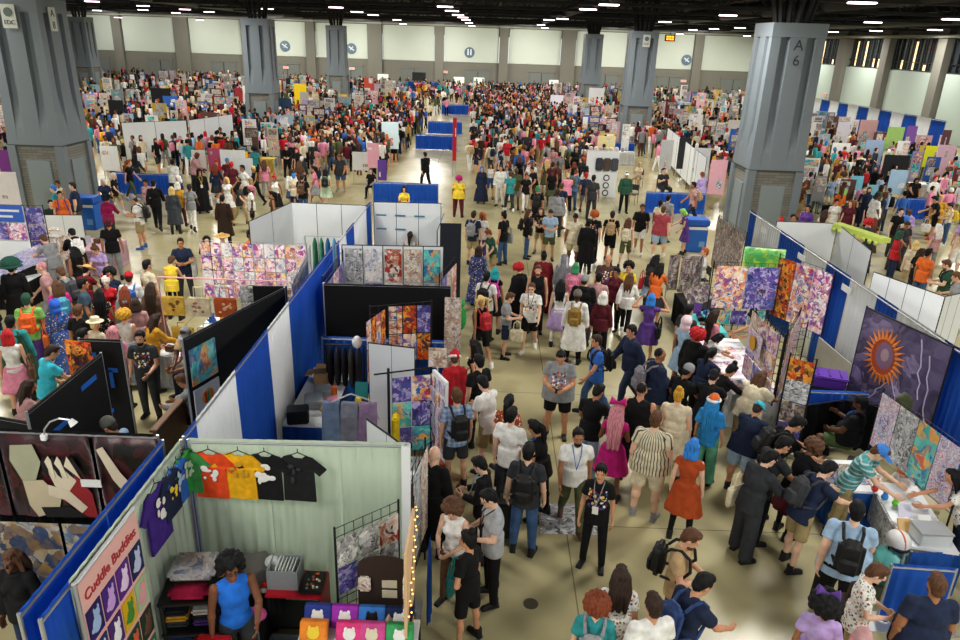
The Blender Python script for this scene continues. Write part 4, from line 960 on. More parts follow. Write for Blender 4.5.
bm = bmesh.new(); box(bm, (0, 0, .03), (.26, .36, .05), None, .01); link('tray_body', bm, BPL, e)
rg = random.Random(3)
for i in range(14):
    bm = bmesh.new(); ell(bm, (rg.uniform(-.1, .1), rg.uniform(-.14, .14), .065), (.016, .016, .012), None, 8, 6); color(link('trinket', bm, PLAIN, e), rg.choice(['#d8b060', '#e8e4dc', '#7a8aa0', '#c86a3a']))
e = empty('storage_tote', (-2.1, 6.35, 0), 'grey lidless storage tote on the floor before the red cart', 'tote'); bm = bmesh.new()
for c_, s_ in (((0, 0, .01), (.5, .36, .02)), ((-.25, 0, .16), (.015, .36, .3)), ((.25, 0, .16), (.015, .36, .3)), ((0, -.18, .16), (.5, .015, .3)), ((0, .18, .16), (.5, .015, .3))): box(bm, c_, s_)
link('tote_body', bm, mat('grey_tote', '#5d6264', .5), e); bm = bmesh.new(); [box(bm, (rg.uniform(-.16, .16), rg.uniform(-.1, .1), .2+.03*i), (.22, .16, .05), Matrix.Rotation(rg.uniform(-.4, .4), 4, 'Z'), .01) for i in range(4)]; link('contents', bm, ART['grey'], e)
e = empty('speaker_case', (-2.55, 6.5, 0), 'upright black and grey case standing left of the floor tote', 'case'); bm = bmesh.new(); box(bm, (0, 0, .27), (.3, .26, .54), None, .02); link('case_body', bm, BPL, e); bm = bmesh.new(); box(bm, (.06, -.135, .27), (.1, .02, .46), None, .005); link('grey_stripe', bm, GREYB, e)
e = empty('plush_toy', (-2.52, 6.5, .545), 'magenta pink plush lying on the black and grey case', 'plush toy'); bm = bmesh.new(); ell(bm, (0, 0, .07), (.14, .11, .07)); ell(bm, (-.1, -.04, .09), .07); [ell(bm, (-.12+s*.04, -.05, .16), (.02, .015, .04)) for s in (-1, 1)]; color(link('plush_body', bm, CLOTH, e, True), '#d65a9a')
e = empty('plush_toy', (-2.55, 6.95, .6), 'red and white plush beside the grey bin', 'plush toy'); bm = bmesh.new(); ell(bm, (0, 0, .06), (.1, .09, .07)); ell(bm, (.05, -.05, .1), .05); color(link('plush_body', bm, CLOTH, e, True), '#d82a2a'); bm = bmesh.new(); ell(bm, (.03, -.09, .05), (.05, .03, .04)); color(link('white_belly', bm, CLOTH, e, True), '#f0ece8')
e = empty('bag_of_tissue', (-2.44, 7.02, .45), 'crumpled white plastic bag behind the red cart', 'plastic bag'); bm = bmesh.new(); [ell(bm, (rg.uniform(-.08, .08), rg.uniform(-.05, .05), .1+i*.09), (rg.uniform(.08, .13), .09, .1)) for i in range(5)]; linkm('bag_film', finish(bm, .03, 1), mat('bag_white', '#dfe2e0', .5), e)
# black wire grid with posters, peg board with lights, front table with pillows
gridwall('black wire grid rack with grey manga prints, in front of the sage wall', (-1.55, 6.5), (-.92, 7.05), .02, 1.85, cell=.12)
posters('on the black wire grid before the sage wall', (-1.56, 6.48), (-.93, 7.03), .02, .84, .95, 1.72, 3, 2, [ART['grey'], ART['red'], ART['night'], ART['grey']], off=.02, group='prints on the black wire grid')
e = empty('peg_board', (-1.02, 6.52, 0), 'dark brown arched board with white price cards on the front table', 'display board')
bm = bmesh.new(); n = [(-.3, 0), (.3, 0), (.3, .56)]+[(.3*math.cos(t), .56+.14*math.sin(t)) for t in [math.pi*i/10 for i in range(1, 10)]]+[(-.3, .56)]
vs = [bm.verts.new((x, 0, .78+z)) for x, z in n]; f = bm.faces.new(vs); r_ = bmesh.ops.extrude_face_region(bm, geom=[f]); bmesh.ops.translate(bm, verts=[v for v in r_['geom'] if isinstance(v, bmesh.types.BMVert)], vec=(0, .03, 0)); bmesh.ops.recalc_face_normals(bm, faces=bm.faces[:]); link('board', bm, mat('board_brown', '#33241c', .7), e)
for x, z in ((.06, 1.12), (.06, .98)): bm = bmesh.new(); box(bm, (x, -.012, z), (.17, .012, .1)); link('price_card', bm, mat('card_cream', '#d8ccb0', .6), e)
bm = bmesh.new(); box(bm, (-.22, -.02, 1.12), (.14, .02, .2), None, .02); link('sticker_sheet', bm, ART['cream'], e)
WRM = mat('warm_bulb', '#ffb860', .4, emit=2.6)
e = empty('lit_display', (-.72, 6.35, 0), 'narrow panel edged with warm string lights at the aisle end of the front table', 'lit panel')
bm = bmesh.new(); slab(bm, (0, -.35), (0, .45), .76, 1.95, .03); link('panel', bm, mat('panel_cream', '#d8b48a', .7), e)
bm = bmesh.new(); tube(bm, (0, .45, .0), (0, .45, 2.1), .014, .014, 8); link('post', bm, WIRE, e)
for i in range(22):
    y = .42-.72*(i/21)**1.1; z = 1.98-.9*(i/21); bm = bmesh.new(); ell(bm, (.03+.012*(i % 3), y, z+.02*(i % 2)), .0105, None, 8, 6); link('bulb', bm, WRM, e)
bm = bmesh.new(); path(bm, [(.03, .42-.72*(i/21)**1.1, 1.995-.9*(i/21)) for i in range(22)], .003, 5); link('cable', bm, WIRE, e)
for i in range(6): bm = bmesh.new(); box(bm, (-.022, -.25+.13*(i % 3)*2, 1.5-.3*(i//3)), (.01, .2, .24)); link('lit_card', bm, ART['cream'], e)
table('front table of the apparel booth, covered with pillows', -1.9, -.6, 5.75, 6.4, .74, BLK, WWIRE)
pc = [('#2a3a86', 'navy pillow with a white figure', 'white', 0, 0), ('#9a30a8', 'purple pillow with a skull-like white shape', 'white', 1, 0), ('#3a78c8', 'blue pillow with a dark band', 'black', 2, 0), ('#1c2a52', 'dark blue pillow with white eyes', 'white', 3, 0), ('#e0822a', 'orange pillow', 'yellow', 0, 1), ('#d83a7a', 'pink pillow', 'white', 1.3, 1), ('#c84a8a', 'rose pillow', 'cream', 2.1, 1), ('#3a9a5a', 'green pillow', 'white', 3.1, 1)]
for c, n_, c2, i, r_ in pc:
    x = -1.72+i*.3; y = 6.22-r_*.2; z = .76+.0
    e = empty('pillow', (x, y, z), f'{n_} in the {"upper" if r_ == 0 else "lower"} row on the front table', 'pillow', 'pillows on the front table'); M = Matrix.Rotation(R(-24), 4, 'X')
    bm = bmesh.new(); box(bm, (0, 0, .12-.03*r_), (.3, .11, .25), M); color(linkm('pillow_body', finish(bm, .016, 4), CLOTH, e), c)
    bm = bmesh.new(); ell(bm, (0, -.055, .12-.03*r_), (.07, .012, .065), M); [ell(bm, (s*.04, -.058, .17-.03*r_), (.02, .01, .03), M) for s in (-1, 1)]; color(link('pillow_print', bm, PAPER, e), PAL[c2])
e = empty('stool', (-1.38, 6.82, 0), 'small wooden step stool behind the wire grid', 'stool'); bm = bmesh.new(); box(bm, (0, 0, .42), (.36, .28, .035), None, .01); link('seat', bm, WOOD, e)
for sx in (-.15, .15): bm = bmesh.new(); box(bm, (sx, 0, .2), (.03, .26, .4)); link('side_board', bm, WOOD, e)
for k_, (c, n_, px, py) in enumerate((('#e8e4dc', 'white', 0, 0), ('#d8cfc0', 'cream', .05, .06), ('#c8a878', 'tan', -.04, .05), ('#f0ece0', 'ivory', .02, .12), ('#b89060', 'honey brown', -.06, -.02))):
    bm = bmesh.new(); ell(bm, (0, 0, .035), .035, None, 12, 8); thing1('ball_toy', bm, PLAIN, f'{n_} little ball in the cluster on the front table', 'ball', 'little balls on the front table', c, True, (-1.12+px, 6.28+py, .755))
bm = bmesh.new(); bmesh.ops.create_cone(bm, cap_ends=True, segments=4, radius1=.1, radius2=.005, depth=.2, matrix=Matrix.Translation((0, 0, .1))); thing1('wooden_pyramid', bm, WOOD, 'tan wooden pyramid stand on the front table', 'stand', None, None, False, (-.93, 6.22, .76))
e = empty('pin_tray', (-.74, 6.08, .76), 'orange framed case of pins at the front table end', 'pin case'); bm = bmesh.new(); box(bm, (0, 0, .03), (.16, .5, .05), Matrix.Rotation(R(22), 4, 'X'), .01); link('case', bm, mat('amber_wood', '#d8902a', .5), e)
for i in range(10): bm = bmesh.new(); ell(bm, (-.05+.05*(i % 3), -.2+.1*(i//2), .06+.04*(i//2-2)*1.), .018, None, 8, 6); color(link('pin', bm, PLAIN, e), ['#2a1c18', '#e8dcc8'][i % 2])
table('white corner box with a red topped stack near the seller', -2.95, -2.5, 5.7, 6.0, .74, None, WWIRE, name='display_box')
bm = bmesh.new(); box(bm, (0, 0, .06), (.36, .2, .12), None, .02); thing1('red_pouch', bm, CLOTH, 'red pouch with white print on the corner box', 'pouch', None, '#c81e24', False, (-2.75, 5.85, .75))
o = drape('side_drape', (-.56, 7.0), (-.56, 7.25), .05, 1.25, BLUE, None); tag(o, 'short blue drape between the string lights and the aisle', 'drape')
# ------------------------------------------------------------------ tapestry booth, far left front
e = partition('tapestry stand of dark pipe along the left front edge', (-6.6, 7.3), (-3.75, 7.3), [(0, 2.8, 'black')], name='tapestry_stand')
for i, (x0, x1, lab, m_) in enumerate(((-6.5, -5.62, 'dark tapestry with pale ornaments, at the left frame edge', 'tap'), (-5.58, -4.52, 'maroon tapestry with two pale embracing figures', 'tap'), (-4.48, -3.72, 'maroon tapestry with pale branch shapes beside the blue drape', 'tap'))):
    o = drape('tapestry', (x0, 7.22), (x1, 7.22), 1.32, 2.46, ART[m_], None, 3, .012); tag(o, lab, 'tapestry', 'tapestries in the left front booth')
for i, (x0, x1, lab, m_) in enumerate(((-6.0, -5.02, 'pale blue and tan tapestry hanging low at the left', 'tapb'), (-4.98, -3.8, 'blue tapestry with a pale crowned shape, under the maroon one', 'tapb'))):
    o = drape('tapestry', (x0, 7.12), (x1, 7.12), .15, 1.3, ART[m_], None, 3, .012); tag(o, lab, 'tapestry', 'tapestries in the left front booth')
# pale sewn shapes of the middle tapestry (plain figures)
def cut(pts, y, m, name, lab, col=None):
    bm = bmesh.new(); f = bm.faces.new([bm.verts.new((x, y, z)) for x, z in pts]); r_ = bmesh.ops.extrude_face_region(bm, geom=[f]); bmesh.ops.translate(bm, verts=[v for v in r_['geom'] if isinstance(v, bmesh.types.BMVert)], vec=(0, -.006, 0)); bmesh.ops.recalc_face_normals(bm, faces=bm.faces[:])
    return thing1(name, bm, m, lab, 'applique', 'shapes sewn on the maroon tapestry', col)
T0 = -5.58
cut([(T0+.1, 2.12), (T0+.14, 2.32), (T0+.4, 2.34), (T0+.46, 2.1), (T0+.36, 1.86), (T0+.2, 1.84)], 7.195, PAPER, 'sewn_shape', 'pale grey green blocky head shape on the maroon tapestry', '#9c9c84')
cut([(T0+.2, 1.84), (T0+.44, 1.86), (T0+.62, 1.62), (T0+.56, 1.42), (T0+.3, 1.34), (T0+.22, 1.5)], 7.193, PAPER, 'sewn_shape', 'pale cream shoulder shape under the blocky head', '#b8ab90')
cut([(T0+.52, 2.0), (T0+.62, 2.12), (T0+.78, 2.06), (T0+.84, 1.86), (T0+.72, 1.7), (T0+.58, 1.78)], 7.191, PAPER, 'sewn_shape', 'pale face shape leaning on the blocky head', '#cdbfa8')
cut([(T0+.5, 1.8), (T0+.74, 1.72), (T0+.92, 1.5), (T0+.84, 1.42), (T0+.66, 1.6), (T0+.48, 1.66)], 7.187, PAPER, 'sewn_shape', 'pale arm shape of the leaning figure', '#cdbfa8')
cut([(T0+.7, 1.75), (T0+.84, 1.95), (T0+1.0, 1.7), (T0+1.02, 1.36), (T0+.8, 1.36)], 7.196, PAPER, 'sewn_shape', 'dark red robe shape of the leaning figure', '#8a2028')
cut([(T0+.36, 1.48), (T0+.72, 1.5), (T0+.9, 1.36), (T0+.4, 1.34)], 7.185, BLK, 'sewn_shape', 'black skirt shape at the foot of the maroon tapestry')
for i in range(7):
    x = T0+.46+.055*i; cut([(x, 2.1+.03*math.sin(i)), (x+.05, 2.2), (x+.08, 2.14), (x+.07+.02*i, 1.9), (x+.03+.02*i, 1.94)], 7.184-.002*(i % 2), BLK if i % 2 == 0 else PAPER, 'sewn_lock', ('black' if i % 2 == 0 else 'cream')+f' lock of hair, {ORD[i]} from the left on the maroon tapestry', '#d4c8b0')
cut([(-4.44, 2.3), (-4.36, 2.34), (-4.2, 2.0), (-3.95, 1.62), (-3.9, 1.4), (-4.05, 1.5), (-4.3, 1.9)], 7.195, PAPER, 'sewn_shape', 'pale slanted branch shape on the right maroon tapestry', '#cdbfa8')
cut([(-4.0, 1.9), (-3.86, 2.1), (-3.8, 1.8), (-3.92, 1.5)], 7.193, PAPER, 'sewn_shape', 'slate blue leaf shape on the right maroon tapestry', '#4a5478')
cut([(-6.45, 2.3), (-6.3, 2.2), (-6.0, 2.1), (-5.8, 1.7), (-6.0, 1.5), (-6.3, 1.8)], 7.195, PAPER, 'sewn_shape', 'pale crest shape on the leftmost tapestry', '#b9ac94')
for x, z, lab in ((-5.78, 1.95, 'white price tag between the two left tapestries'), (-4.55, 1.86, 'white price tag on the maroon tapestry seam')):
    bm = bmesh.new(); box(bm, (x, 7.16, z), (.24, .01, .1)); thing1('price_tag', bm, mat('paper_white', '#dedfdc', .6), lab, 'price tag', 'price tags on tapestries')
e = empty('clip_lamp', (-5.02, 7.2, 2.44), 'white gooseneck lamp clipped to the tapestry rail', 'lamp'); bm = bmesh.new(); path(bm, [(0, 0, 0), (.02, 0, .1), (.1, 0, .2), (.2, .02, .24), (.32, .03, .22)], .01, 6); link('neck', bm, PIPE, e); bm = bmesh.new(); box(bm, (0, 0, 0), (.07, .06, .08), None, .01); link('clip', bm, mat('lamp_white', '#e8e8e6', .4), e); bm = bmesh.new(); tube(bm, (.32, .03, .22), (.36, .03, .16), .03, .05, 10); link('lamp_head', bm, mat('lamp_white', '#e8e8e6', .4), e)
# ------------------------------------------------------------------ black panel booth (left)
def blackwall(lab, p0, p1, h=2.44, bands=True, m=BLK, name='black_panel_wall'):
    e = empty(name, (0, 0, 0), lab, 'panel wall', 'black panel walls'); a, b = Vector(p0), Vector(p1)
    bm = bmesh.new(); slab(bm, a, b, .05, h, .03); link('cloth_panel', bm, m, e); pipes(e, a, b, h-.01)
    if bands:
        d = (b-a); dn = d.normalized(); nn = Vector((dn.y, -dn.x))*.03; bm = bmesh.new()
        for t0, z in ((.15, h-.25), (.6, h-.5), (.35, h-1.2)):
            q = a+d*t0; r2 = a+d*min(1, t0+.22); slab(bm, (q+nn), (r2+nn), z-.035, z+.035, .012); slab(bm, (q+nn), (q+nn+dn*.06), z-.3, z, .012)
            slab(bm, (q-nn), (r2-nn), z-.035, z+.035, .012)
        link('blue_tape_strip', bm, TAPE, e)
    return e
blackwall('black cloth panel with blue tape, facing the tapestry booth', (-5.56, 9.55), (-5.56, 7.75))
blackwall('black cloth panel with blue tape, side wall by the seated buyer', (-6.15, 10.05), (-5.5, 10.05))
blackwall('low black panel with small studs at the left edge', (-6.9, 8.5), (-5.65, 8.2), 2.0)
gy = at(254, 262, 0)
o = drape('fire_print', (-6.1, 9.6), (-5.66, 9.5), 1.75, 2.62, ART['fire'], None, 3, .01); tag(o, 'orange flame printed cloth held over the taped black panel', 'printed cloth')
e = blackwall('long black panel wall carrying two framed artworks', (-3.75, 12.75), (-4.62, 10.15), bands=False)
d2 = Vector((-3.75+4.62, 12.75-10.15)).normalized()
for lab, z0, z1, m_ in (('glowing teal dragon-like swirl artwork on the black panel', 1.6, 2.22, 'teal'), ('white artwork with a red and yellow figure on the black panel', .9, 1.52, None)):
    e = empty('framed_artwork', (0, 0, 0), lab, 'artwork', 'artworks on the black panel'); bm, M = sheet((-4.62, 10.15), (-3.75, 12.75), .08, .68, z0, z1, .03, .02); o = link('art_sheet', bm, ART[m_] if m_ else mat('sheet_white', '#e6e4dc', .5), e); o.matrix_local = M
    if not m_:
        bm = bmesh.new(); ell(bm, (-.0, -.014, .1), (.15, .008, .13)); q = color(link('art_head', bm, PLAIN, e), '#e0a83a'); q.matrix_local = M
        for i, c in enumerate(('#d83a2a', '#3a9a6a', '#e8762a')):
            bm = bmesh.new(); box(bm, (-.07+i*.07, -.024, .1), (.05, .012, .18)); s_ = link('art_stripe', bm, PLAIN, e); color(s_, c); s_.matrix_local = M
        bm = bmesh.new(); ell(bm, (0, -.014, -.17), (.22, .008, .1)); s_ = link('art_shoulders', bm, PLAIN, e); color(s_, '#d8662a'); s_.matrix_local = M
panelwall('black upright banner panel behind the framed artworks', (-4.42, 13.0), (-3.8, 13.05), .1, 2.34, BLK, 1)
table('table of the framed art booth, blue skirt towards the front', -5.05, -3.7, 8.5, 9.5, .74, 'blue', BLK)
bm = bmesh.new(); box(bm, (0, 0, .012), (.42, .3, .02)); o = thing1('portfolio_sheet', bm, ART['sticker'], 'white sheet of little drawings on the black table', 'art sheet', None, None, False, (-4.75, 9.25, .745)); o.rotation_euler = (0, 0, R(-20))
e = empty('wooden_counter', (-5.15, 10.4, 0), 'brown slanted wooden counter left of the seated artist', 'counter'); bm = bmesh.new(); box(bm, (0, .6, .95), (.12, 2.2, .05), None, .01); link('counter_top', bm, mat('brown_wood', '#7a5a42', .6), e); bm = bmesh.new(); box(bm, (0, .6, .46), (.06, 2.1, .92)); link('counter_front', bm, mat('brown_wood', '#7a5a42', .6), e)
# ------------------------------------------------------------------ bag booth and print wall (left row, middle)
e = empty('bag_rail', (0, 13.8, 0), 'pink pipe rail with printed tote bags hung in rows', 'rail'); bm = bmesh.new(); tube(bm, (-6.62, 0, 2.2), (-3.75, 0, 2.2), .016, .016, 8); link('rail', bm, mat('pink_pipe', '#e0a0a8', .5), e)
for x in (-6.6, -5.1, -3.77): bm = bmesh.new(); tube(bm, (x, 0, 0), (x, 0, 2.2), .014, .014, 8); link('post', bm, mat('pink_pipe', '#e0a0a8', .5), e)
bagc = [('mustard', '#d8b24a'), ('cream', '#d8cba8'), ('rust orange', '#b8552a')]
for r_ in range(2):
    for i, (cn, c) in enumerate(bagc):
        x = -6.32+i*.53+r_*.12; z = 1.62-r_*.66; e = empty('hung_tote_bag', (x, 13.72, z), f'{cn} printed tote bag hung in the {"upper" if r_ == 0 else "lower"} row of the pink rail', 'tote bag', 'tote bags on the pink rail')
        bm = bmesh.new(); box(bm, (0, 0, 0), (.46, .05, .42), None, .02); color(link('bag_body', bm, CLOTH, e), c)
        bm = bmesh.new(); path(bm, [(-.1, 0, .2), (-.09, 0, .42 if r_ == 0 else .3), (.09, 0, .42 if r_ == 0 else .3), (.1, 0, .2)], .01, 6); color(link('handle', bm, CLOTH, e), c)
        bm = bmesh.new(); rr = random.Random(i+r_*5); [ell(bm, (rr.uniform(-.12, .12), -.028, rr.uniform(-.1, .1)), (rr.uniform(.02, .05), .005, rr.uniform(.015, .04)), None, 8, 6) for _ in range(7)]; color(link('bag_print', bm, PAPER, e), ['#7a4a1e', '#a0685a', '#e0b890'][i])
posters('hung right of the tote bags on the pink rail', (-4.95, 13.75), (-3.8, 13.75), .0, 1.05, .95, 2.1, 3, 3, [ART['cream'], ART['white'], ART['grey']])
gridwall('wire grid wall of pink prints seen across the left aisle', (-6.45, 15.7), (-4.05, 15.7), .7, 2.46, PIPE)
posters('of the bright print wall behind the tote bags', (-6.45, 15.66), (-4.05, 15.66), 0, 2.4, 1.12, 2.44, 10, 4, [ART['pink'], ART['manga'], ART['pink'], ART['white']], name='art_print', group='prints on the bright print wall')
gridwall('grey wire grid side wall behind the pink prints', (-3.72, 13.3), (-3.95, 15.6), .3, 2.44, PIPE)
posters('on the grey side grid by the blue drape', (-3.76, 13.3), (-3.99, 15.6), .1, 2.2, 1.0, 2.3, 4, 2, [ART['white'], ART['grey'], ART['pink']], off=-.02, group='prints on the side grid')
table('display table full of figurines beneath the tote bags', -6.6, -4.9, 13.2, 14.2, .74, 'white', WWIRE); goods('beneath the tote bag rail', -6.5, -5.0, 13.2, 13.65, .745, 9, 5)
table('table before the bright print wall', -6.3, -4.1, 14.7, 15.4, .74, 'white', WWIRE); goods('on the table before the bright print wall', -6.2, -4.2, 14.75, 15.2, .745, 10, 6)
# white walled booth with hanging dresses
panelwall('white panel wall of the dress booth, back side', (-5.5, 19.95), (-3.4, 19.9), .4, 2.44, n=3)
panelwall('white panel wall of the dress booth, left side', (-5.95, 17.6), (-5.5, 19.95), .4, 2.44, n=2)
for i, (c, n_) in enumerate((('#3a7a5a', 'dark green'), ('#4a8a6a', 'mid green'), ('#2f6a8a', 'teal blue'), ('#5aa0c8', 'light blue'), ('#6a3a5a', 'plum'), ('#4a3a6a', 'violet'))):
    x = -4.5+i*.17; bm = bmesh.new(); loft(bm, [[Vector((x+w_*math.cos(t)*.4, 18.3+w_*math.sin(t), z)) for t in [2*math.pi*j/14 for j in range(14)]] for z, w_ in ((1.0, .2), (1.3, .16), (1.75, .14), (1.9, .05))], caps=(True, True)); thing1('hanging_dress', bm, CLOTH, f'{n_} dress hung on the rail inside the white panel booth', 'dress', 'dresses on the rail', c, True)
e = empty('clothes_rail', (0, 18.3, 0), 'metal clothes rail inside the white panel booth', 'rail'); bm = bmesh.new(); tube(bm, (-4.75, 0, 1.95), (-3.45, 0, 1.95), .015, .015, 8); link('bar', bm, PIPE, e)
for x in (-4.75, -3.45): bm = bmesh.new(); tube(bm, (x, 0, 0), (x, 0, 1.95), .015, .015, 8); link('post', bm, PIPE, e)
table('table of small goods inside the white panel booth', -5.4, -3.6, 16.3, 16.95, .74, 'white', WWIRE); goods('inside the white panel booth', -5.3, -3.7, 16.35, 16.8, .745, 12, 8)
# ------------------------------------------------------------------ second booth: table of boxes along the drape
table('white topped table with blue skirt along the drape wall', -3.32, -2.55, 10.6, 12.9, .75, 'blue', WWIRE)
bx = [('brown cardboard box with open flaps', (.36, .3, .22), CARD, -2.98, 12.25), ('black zipped equipment bag', (.36, .3, .24), BPL, -3.08, 10.75), ('clear plastic wrapped bundle', (.34, .42, .14), GREYB, -2.95, 11.35), ('second clear wrapped bundle', (.3, .3, .12), GREYB, -2.9, 11.8), ('low white paper tray', (.24, .3, .06), WWIRE, -2.72, 12.5)]
for n_, s_, m_, x, y in bx:
    bm = bmesh.new(); box(bm, (0, 0, s_[2]/2), s_, Matrix.Rotation(R(12), 4, 'Z'), .02); 
    if 'flaps' in n_: box(bm, (0, .2, s_[2]), (.34, .16, .01), Matrix.Rotation(R(8), 4, 'X')); box(bm, (-.22, 0, s_[2]), (.14, .28, .01), Matrix.Rotation(R(-8), 4, 'Y'))
    thing1('packing_box' if 'box' in n_ else 'bundle', bm, m_, n_+' on the white table by the drape wall', 'box', 'boxes on the drape side table', None, False, (x, y, .755))
goods('on the white table by the drape wall', -2.8, -2.56, 10.9, 11.9, .755, 5, 11, kinds=('jar', 'plush', 'stack'))
partition('low blue drape at the front of the box table booth', (LX+.1, 8.9), (-2.0, 8.95), [(0, 1.35, 'blue')], .95, 'low_drape')
partition('low blue drape behind the box table, before the black wall', (LX+.3, 12.98), (-.7, 12.98), [(0, 1.3, 'blue'), (1.3, 2.4, 'blue')], 1.35, 'low_drape')
e = empty('fabric_stand', (-1.9, 9.4, 0), 'arched stand with grey, blue and pink galaxy fabrics', 'fabric stand'); bm = bmesh.new(); path(bm, [(-.42, 0, 0), (-.42, 0, 1.5), (-.3, 0, 1.85), (0, 0, 2.0), (.3, 0, 1.9), (.4, 0, 1.6)], .012, 8); link('arch', bm, PIPE, e)
for x, c, n_ in ((-.3, '#5a6a84', 'blue grey'), (-.05, '#6a6a78', 'grey'), (.2, '#7a6280', 'pink mauve')):
    bm = bmesh.new(); loft(bm, [[Vector((x+(.13+.07*(1-t_))*math.cos(a)+.2*(t_-.5)*(x+.3), .06*math.sin(a*3)*.4+.07*math.sin(a), .35+1.5*t_)) for a in [2*math.pi*j/18 for j in range(18)]] for t_ in (0, .3, .6, .85, 1)], caps=(True, True)); o = link('fabric', bm, CLOTH, e, True); color(o, c); o['label'] = n_+' fabric'
e = empty('mannequin_rack', (-2.5, 12.2, 0), 'rack of dark clothes with a white mask, behind the fabrics', 'clothes rack'); bm = bmesh.new(); tube(bm, (-.4, 0, 1.55), (.3, 0, 1.55), .014, .014, 8); [tube(bm, (x, 0, 0), (x, 0, 1.55), .014, .014, 8) for x in (-.4, .3)]; link('frame', bm, WIRE, e)
for i in range(5): bm = bmesh.new(); ell(bm, (-.32+i*.13, 0, 1.1), (.06, .17, .42)); color(link('hung_jacket', bm, CLOTH, e, True), ['#16161a', '#2a2a30', '#1a1a20', '#3a3630', '#222228'][i])
bm = bmesh.new(); ell(bm, (.2, -.1, 1.66), (.09, .09, .12)); link('white_mask', bm, mat('lamp_white', '#e8e8e6', .4), e, True)
bm = bmesh.new(); box(bm, (0, 0, .25), (.1, .26, .5), None, .03); thing1('yellow_bag', bm, CLOTH, 'bright yellow bag hung beside the galaxy fabrics', 'bag', None, '#e8c81e', False, (-1.32, 9.9, .9))
panelwall('white grid panel standing in front of the black wall', (-1.9, 11.0), (-1.12, 10.85), .35, 2.12, n=2)
panelwall('low slanted white panel at the corner of the sage wall', (-1.48, 8.3), (-.86, 7.6), .3, 2.2, n=2)
e = empty('poster_stand', (-1.45, 10.1, 0), 'black stand with crossbar holding purple and blue posters', 'stand'); bm = bmesh.new(); tube(bm, (0, 0, 0), (0, 0, 2.1), .022, .022, 8); link('pole', bm, WIRE, e); bm = bmesh.new(); tube(bm, (-.22, -.03, 2.0), (.66, .22, 2.04), .014, .014, 8); link('crossbar', bm, WIRE, e); bm = bmesh.new(); [tube(bm, (0, 0, .15), (.3*math.cos(a), .3*math.sin(a), 0), .014, .014, 6) for a in (0, 2.1, 4.2)]; link('tripod_foot', bm, WIRE, e)
posters('hung from the black crossbar stand', (-1.4, 10.08), (-.8, 10.26), 0, .62, .62, 1.96, 2, 3, [ART['night'], ART['teal'], ART['night'], ART['manga']], gap=.015, group='prints on the crossbar stand')
e = empty('sticker_rack', (-.66, 10.45, 0), 'white rack of stickers and keychains facing the aisle', 'display rack'); bm = bmesh.new(); slab(bm, (-.12, .1), (.12, -.35), .45, 1.9, .05); link('rack_panel', bm, WWIRE, e); bm = bmesh.new(); box(bm, (0, -.1, .2), (.3, .45, .4)); link('rack_base', bm, mat('orange_base', '#b8602a', .6), e)
for i in range(15):
    r_, c_ = divmod(i, 3); bm = bmesh.new(); box(bm, (0, 0, 0), (.12, .012, .2)); o = link('sticker_sheet', bm, ART['sticker'] if i % 4 else ART['manga'], e); o.matrix_local = Matrix.Translation((-.09+c_*.078, .015-c_*.15, 1.75-r_*.26))@Matrix.Rotation(math.atan2(-.45, .24), 4, 'Z')@Matrix.Translation((0, -.035, 0))
bm = bmesh.new(); slab(bm, (-.9, 10.95), (-.6, 10.95), 1.75, 2.1, .02); tube(bm, (-.75, 10.96, 0), (-.75, 10.96, 1.8), .012, .012, 8); thing1('charm_card', bm, ART['cream'], 'cream card of round charms above the sticker rack', 'charm card')
table('small orange table under the sticker rack', -1.3, -.62, 9.1, 9.8, .74, mat('orange_base', '#b8602a', .6), WWIRE); goods('on the small orange table by the aisle', -1.25, -.68, 9.15, 9.7, .745, 5, 14)
gridwall('tall grid of round face prints at the corner of the sage wall', (-.84, 7.45), (-.72, 8.3), .3, 1.95); posters('on the tall grid by the bald man in black', (-.81, 7.45), (-.69, 8.3), .02, .8, .6, 1.9, 2, 3, [ART['night'], ART['cream'], ART['grey']], off=.02, group='prints on the tall grid')
# black walled booth
blackwall('wide black cloth wall behind the poster rack', (LX+.35, 13.12), (-.66, 13.2), 2.42, False)
gridwall('poster rack with framed prints before the black wall', (-2.05, 12.1), (-.98, 12.5), .5, 2.36)
posters('on the poster rack before the black wall', (-1.75, 12.28), (-.98, 12.46), 0, .78, 1.22, 2.32, 3, 2, [ART['manga'], ART['fire'], ART['night'], ART['manga']], off=.03, group='prints before the black wall')
posters('on the folded side of the poster rack', (-2.02, 11.5), (-1.78, 12.2), 0, .72, 1.1, 2.3, 4, 1, [ART['fire'], ART['manga']], off=.0, group='prints on the folded rack side')
table('table inside the black walled booth', -2.2, -.75, 11.2, 11.9, .74, BLK, BLK); goods('inside the black walled booth', -2.3, -.8, 11.25, 11.8, .745, 7, 17)
# art poster booth
panelwall('white back wall of the art poster booth', (-3.25, 15.7), (-.98, 15.85), .8, 2.46, n=5)
for i, (m_, lab) in enumerate((('grey', 'grey and white creature poster, leftmost on the white poster wall'), ('white', 'white poster with a dark flying shape, second on the white poster wall'), ('red', 'red devil-like poster in the middle of the white poster wall'), ('cream', 'tan and red figure poster, fourth on the white poster wall'), ('teal', 'blue poster with a star shape, rightmost on the white poster wall'))):
    bm, M = sheet((-3.2, 15.7), (-1.0, 15.84), .02+i*.44, .02+i*.44+.38, 1.62, 2.4, .03); o = link('art_poster', bm, ART[m_]); o.matrix_world = M; tag(o, lab, 'poster', 'posters on the white wall')
    bm, M = sheet((-3.2, 15.7), (-1.0, 15.84), .02+i*.44, .02+i*.44+.38, .85, 1.58, .03); o = link('art_poster', bm, ART[['white', 'night', 'white', 'red', 'white'][i]]); o.matrix_world = M; tag(o, f'{ORD[i]} poster from the left in the lower row of the white poster wall', 'poster', 'posters on the white wall')
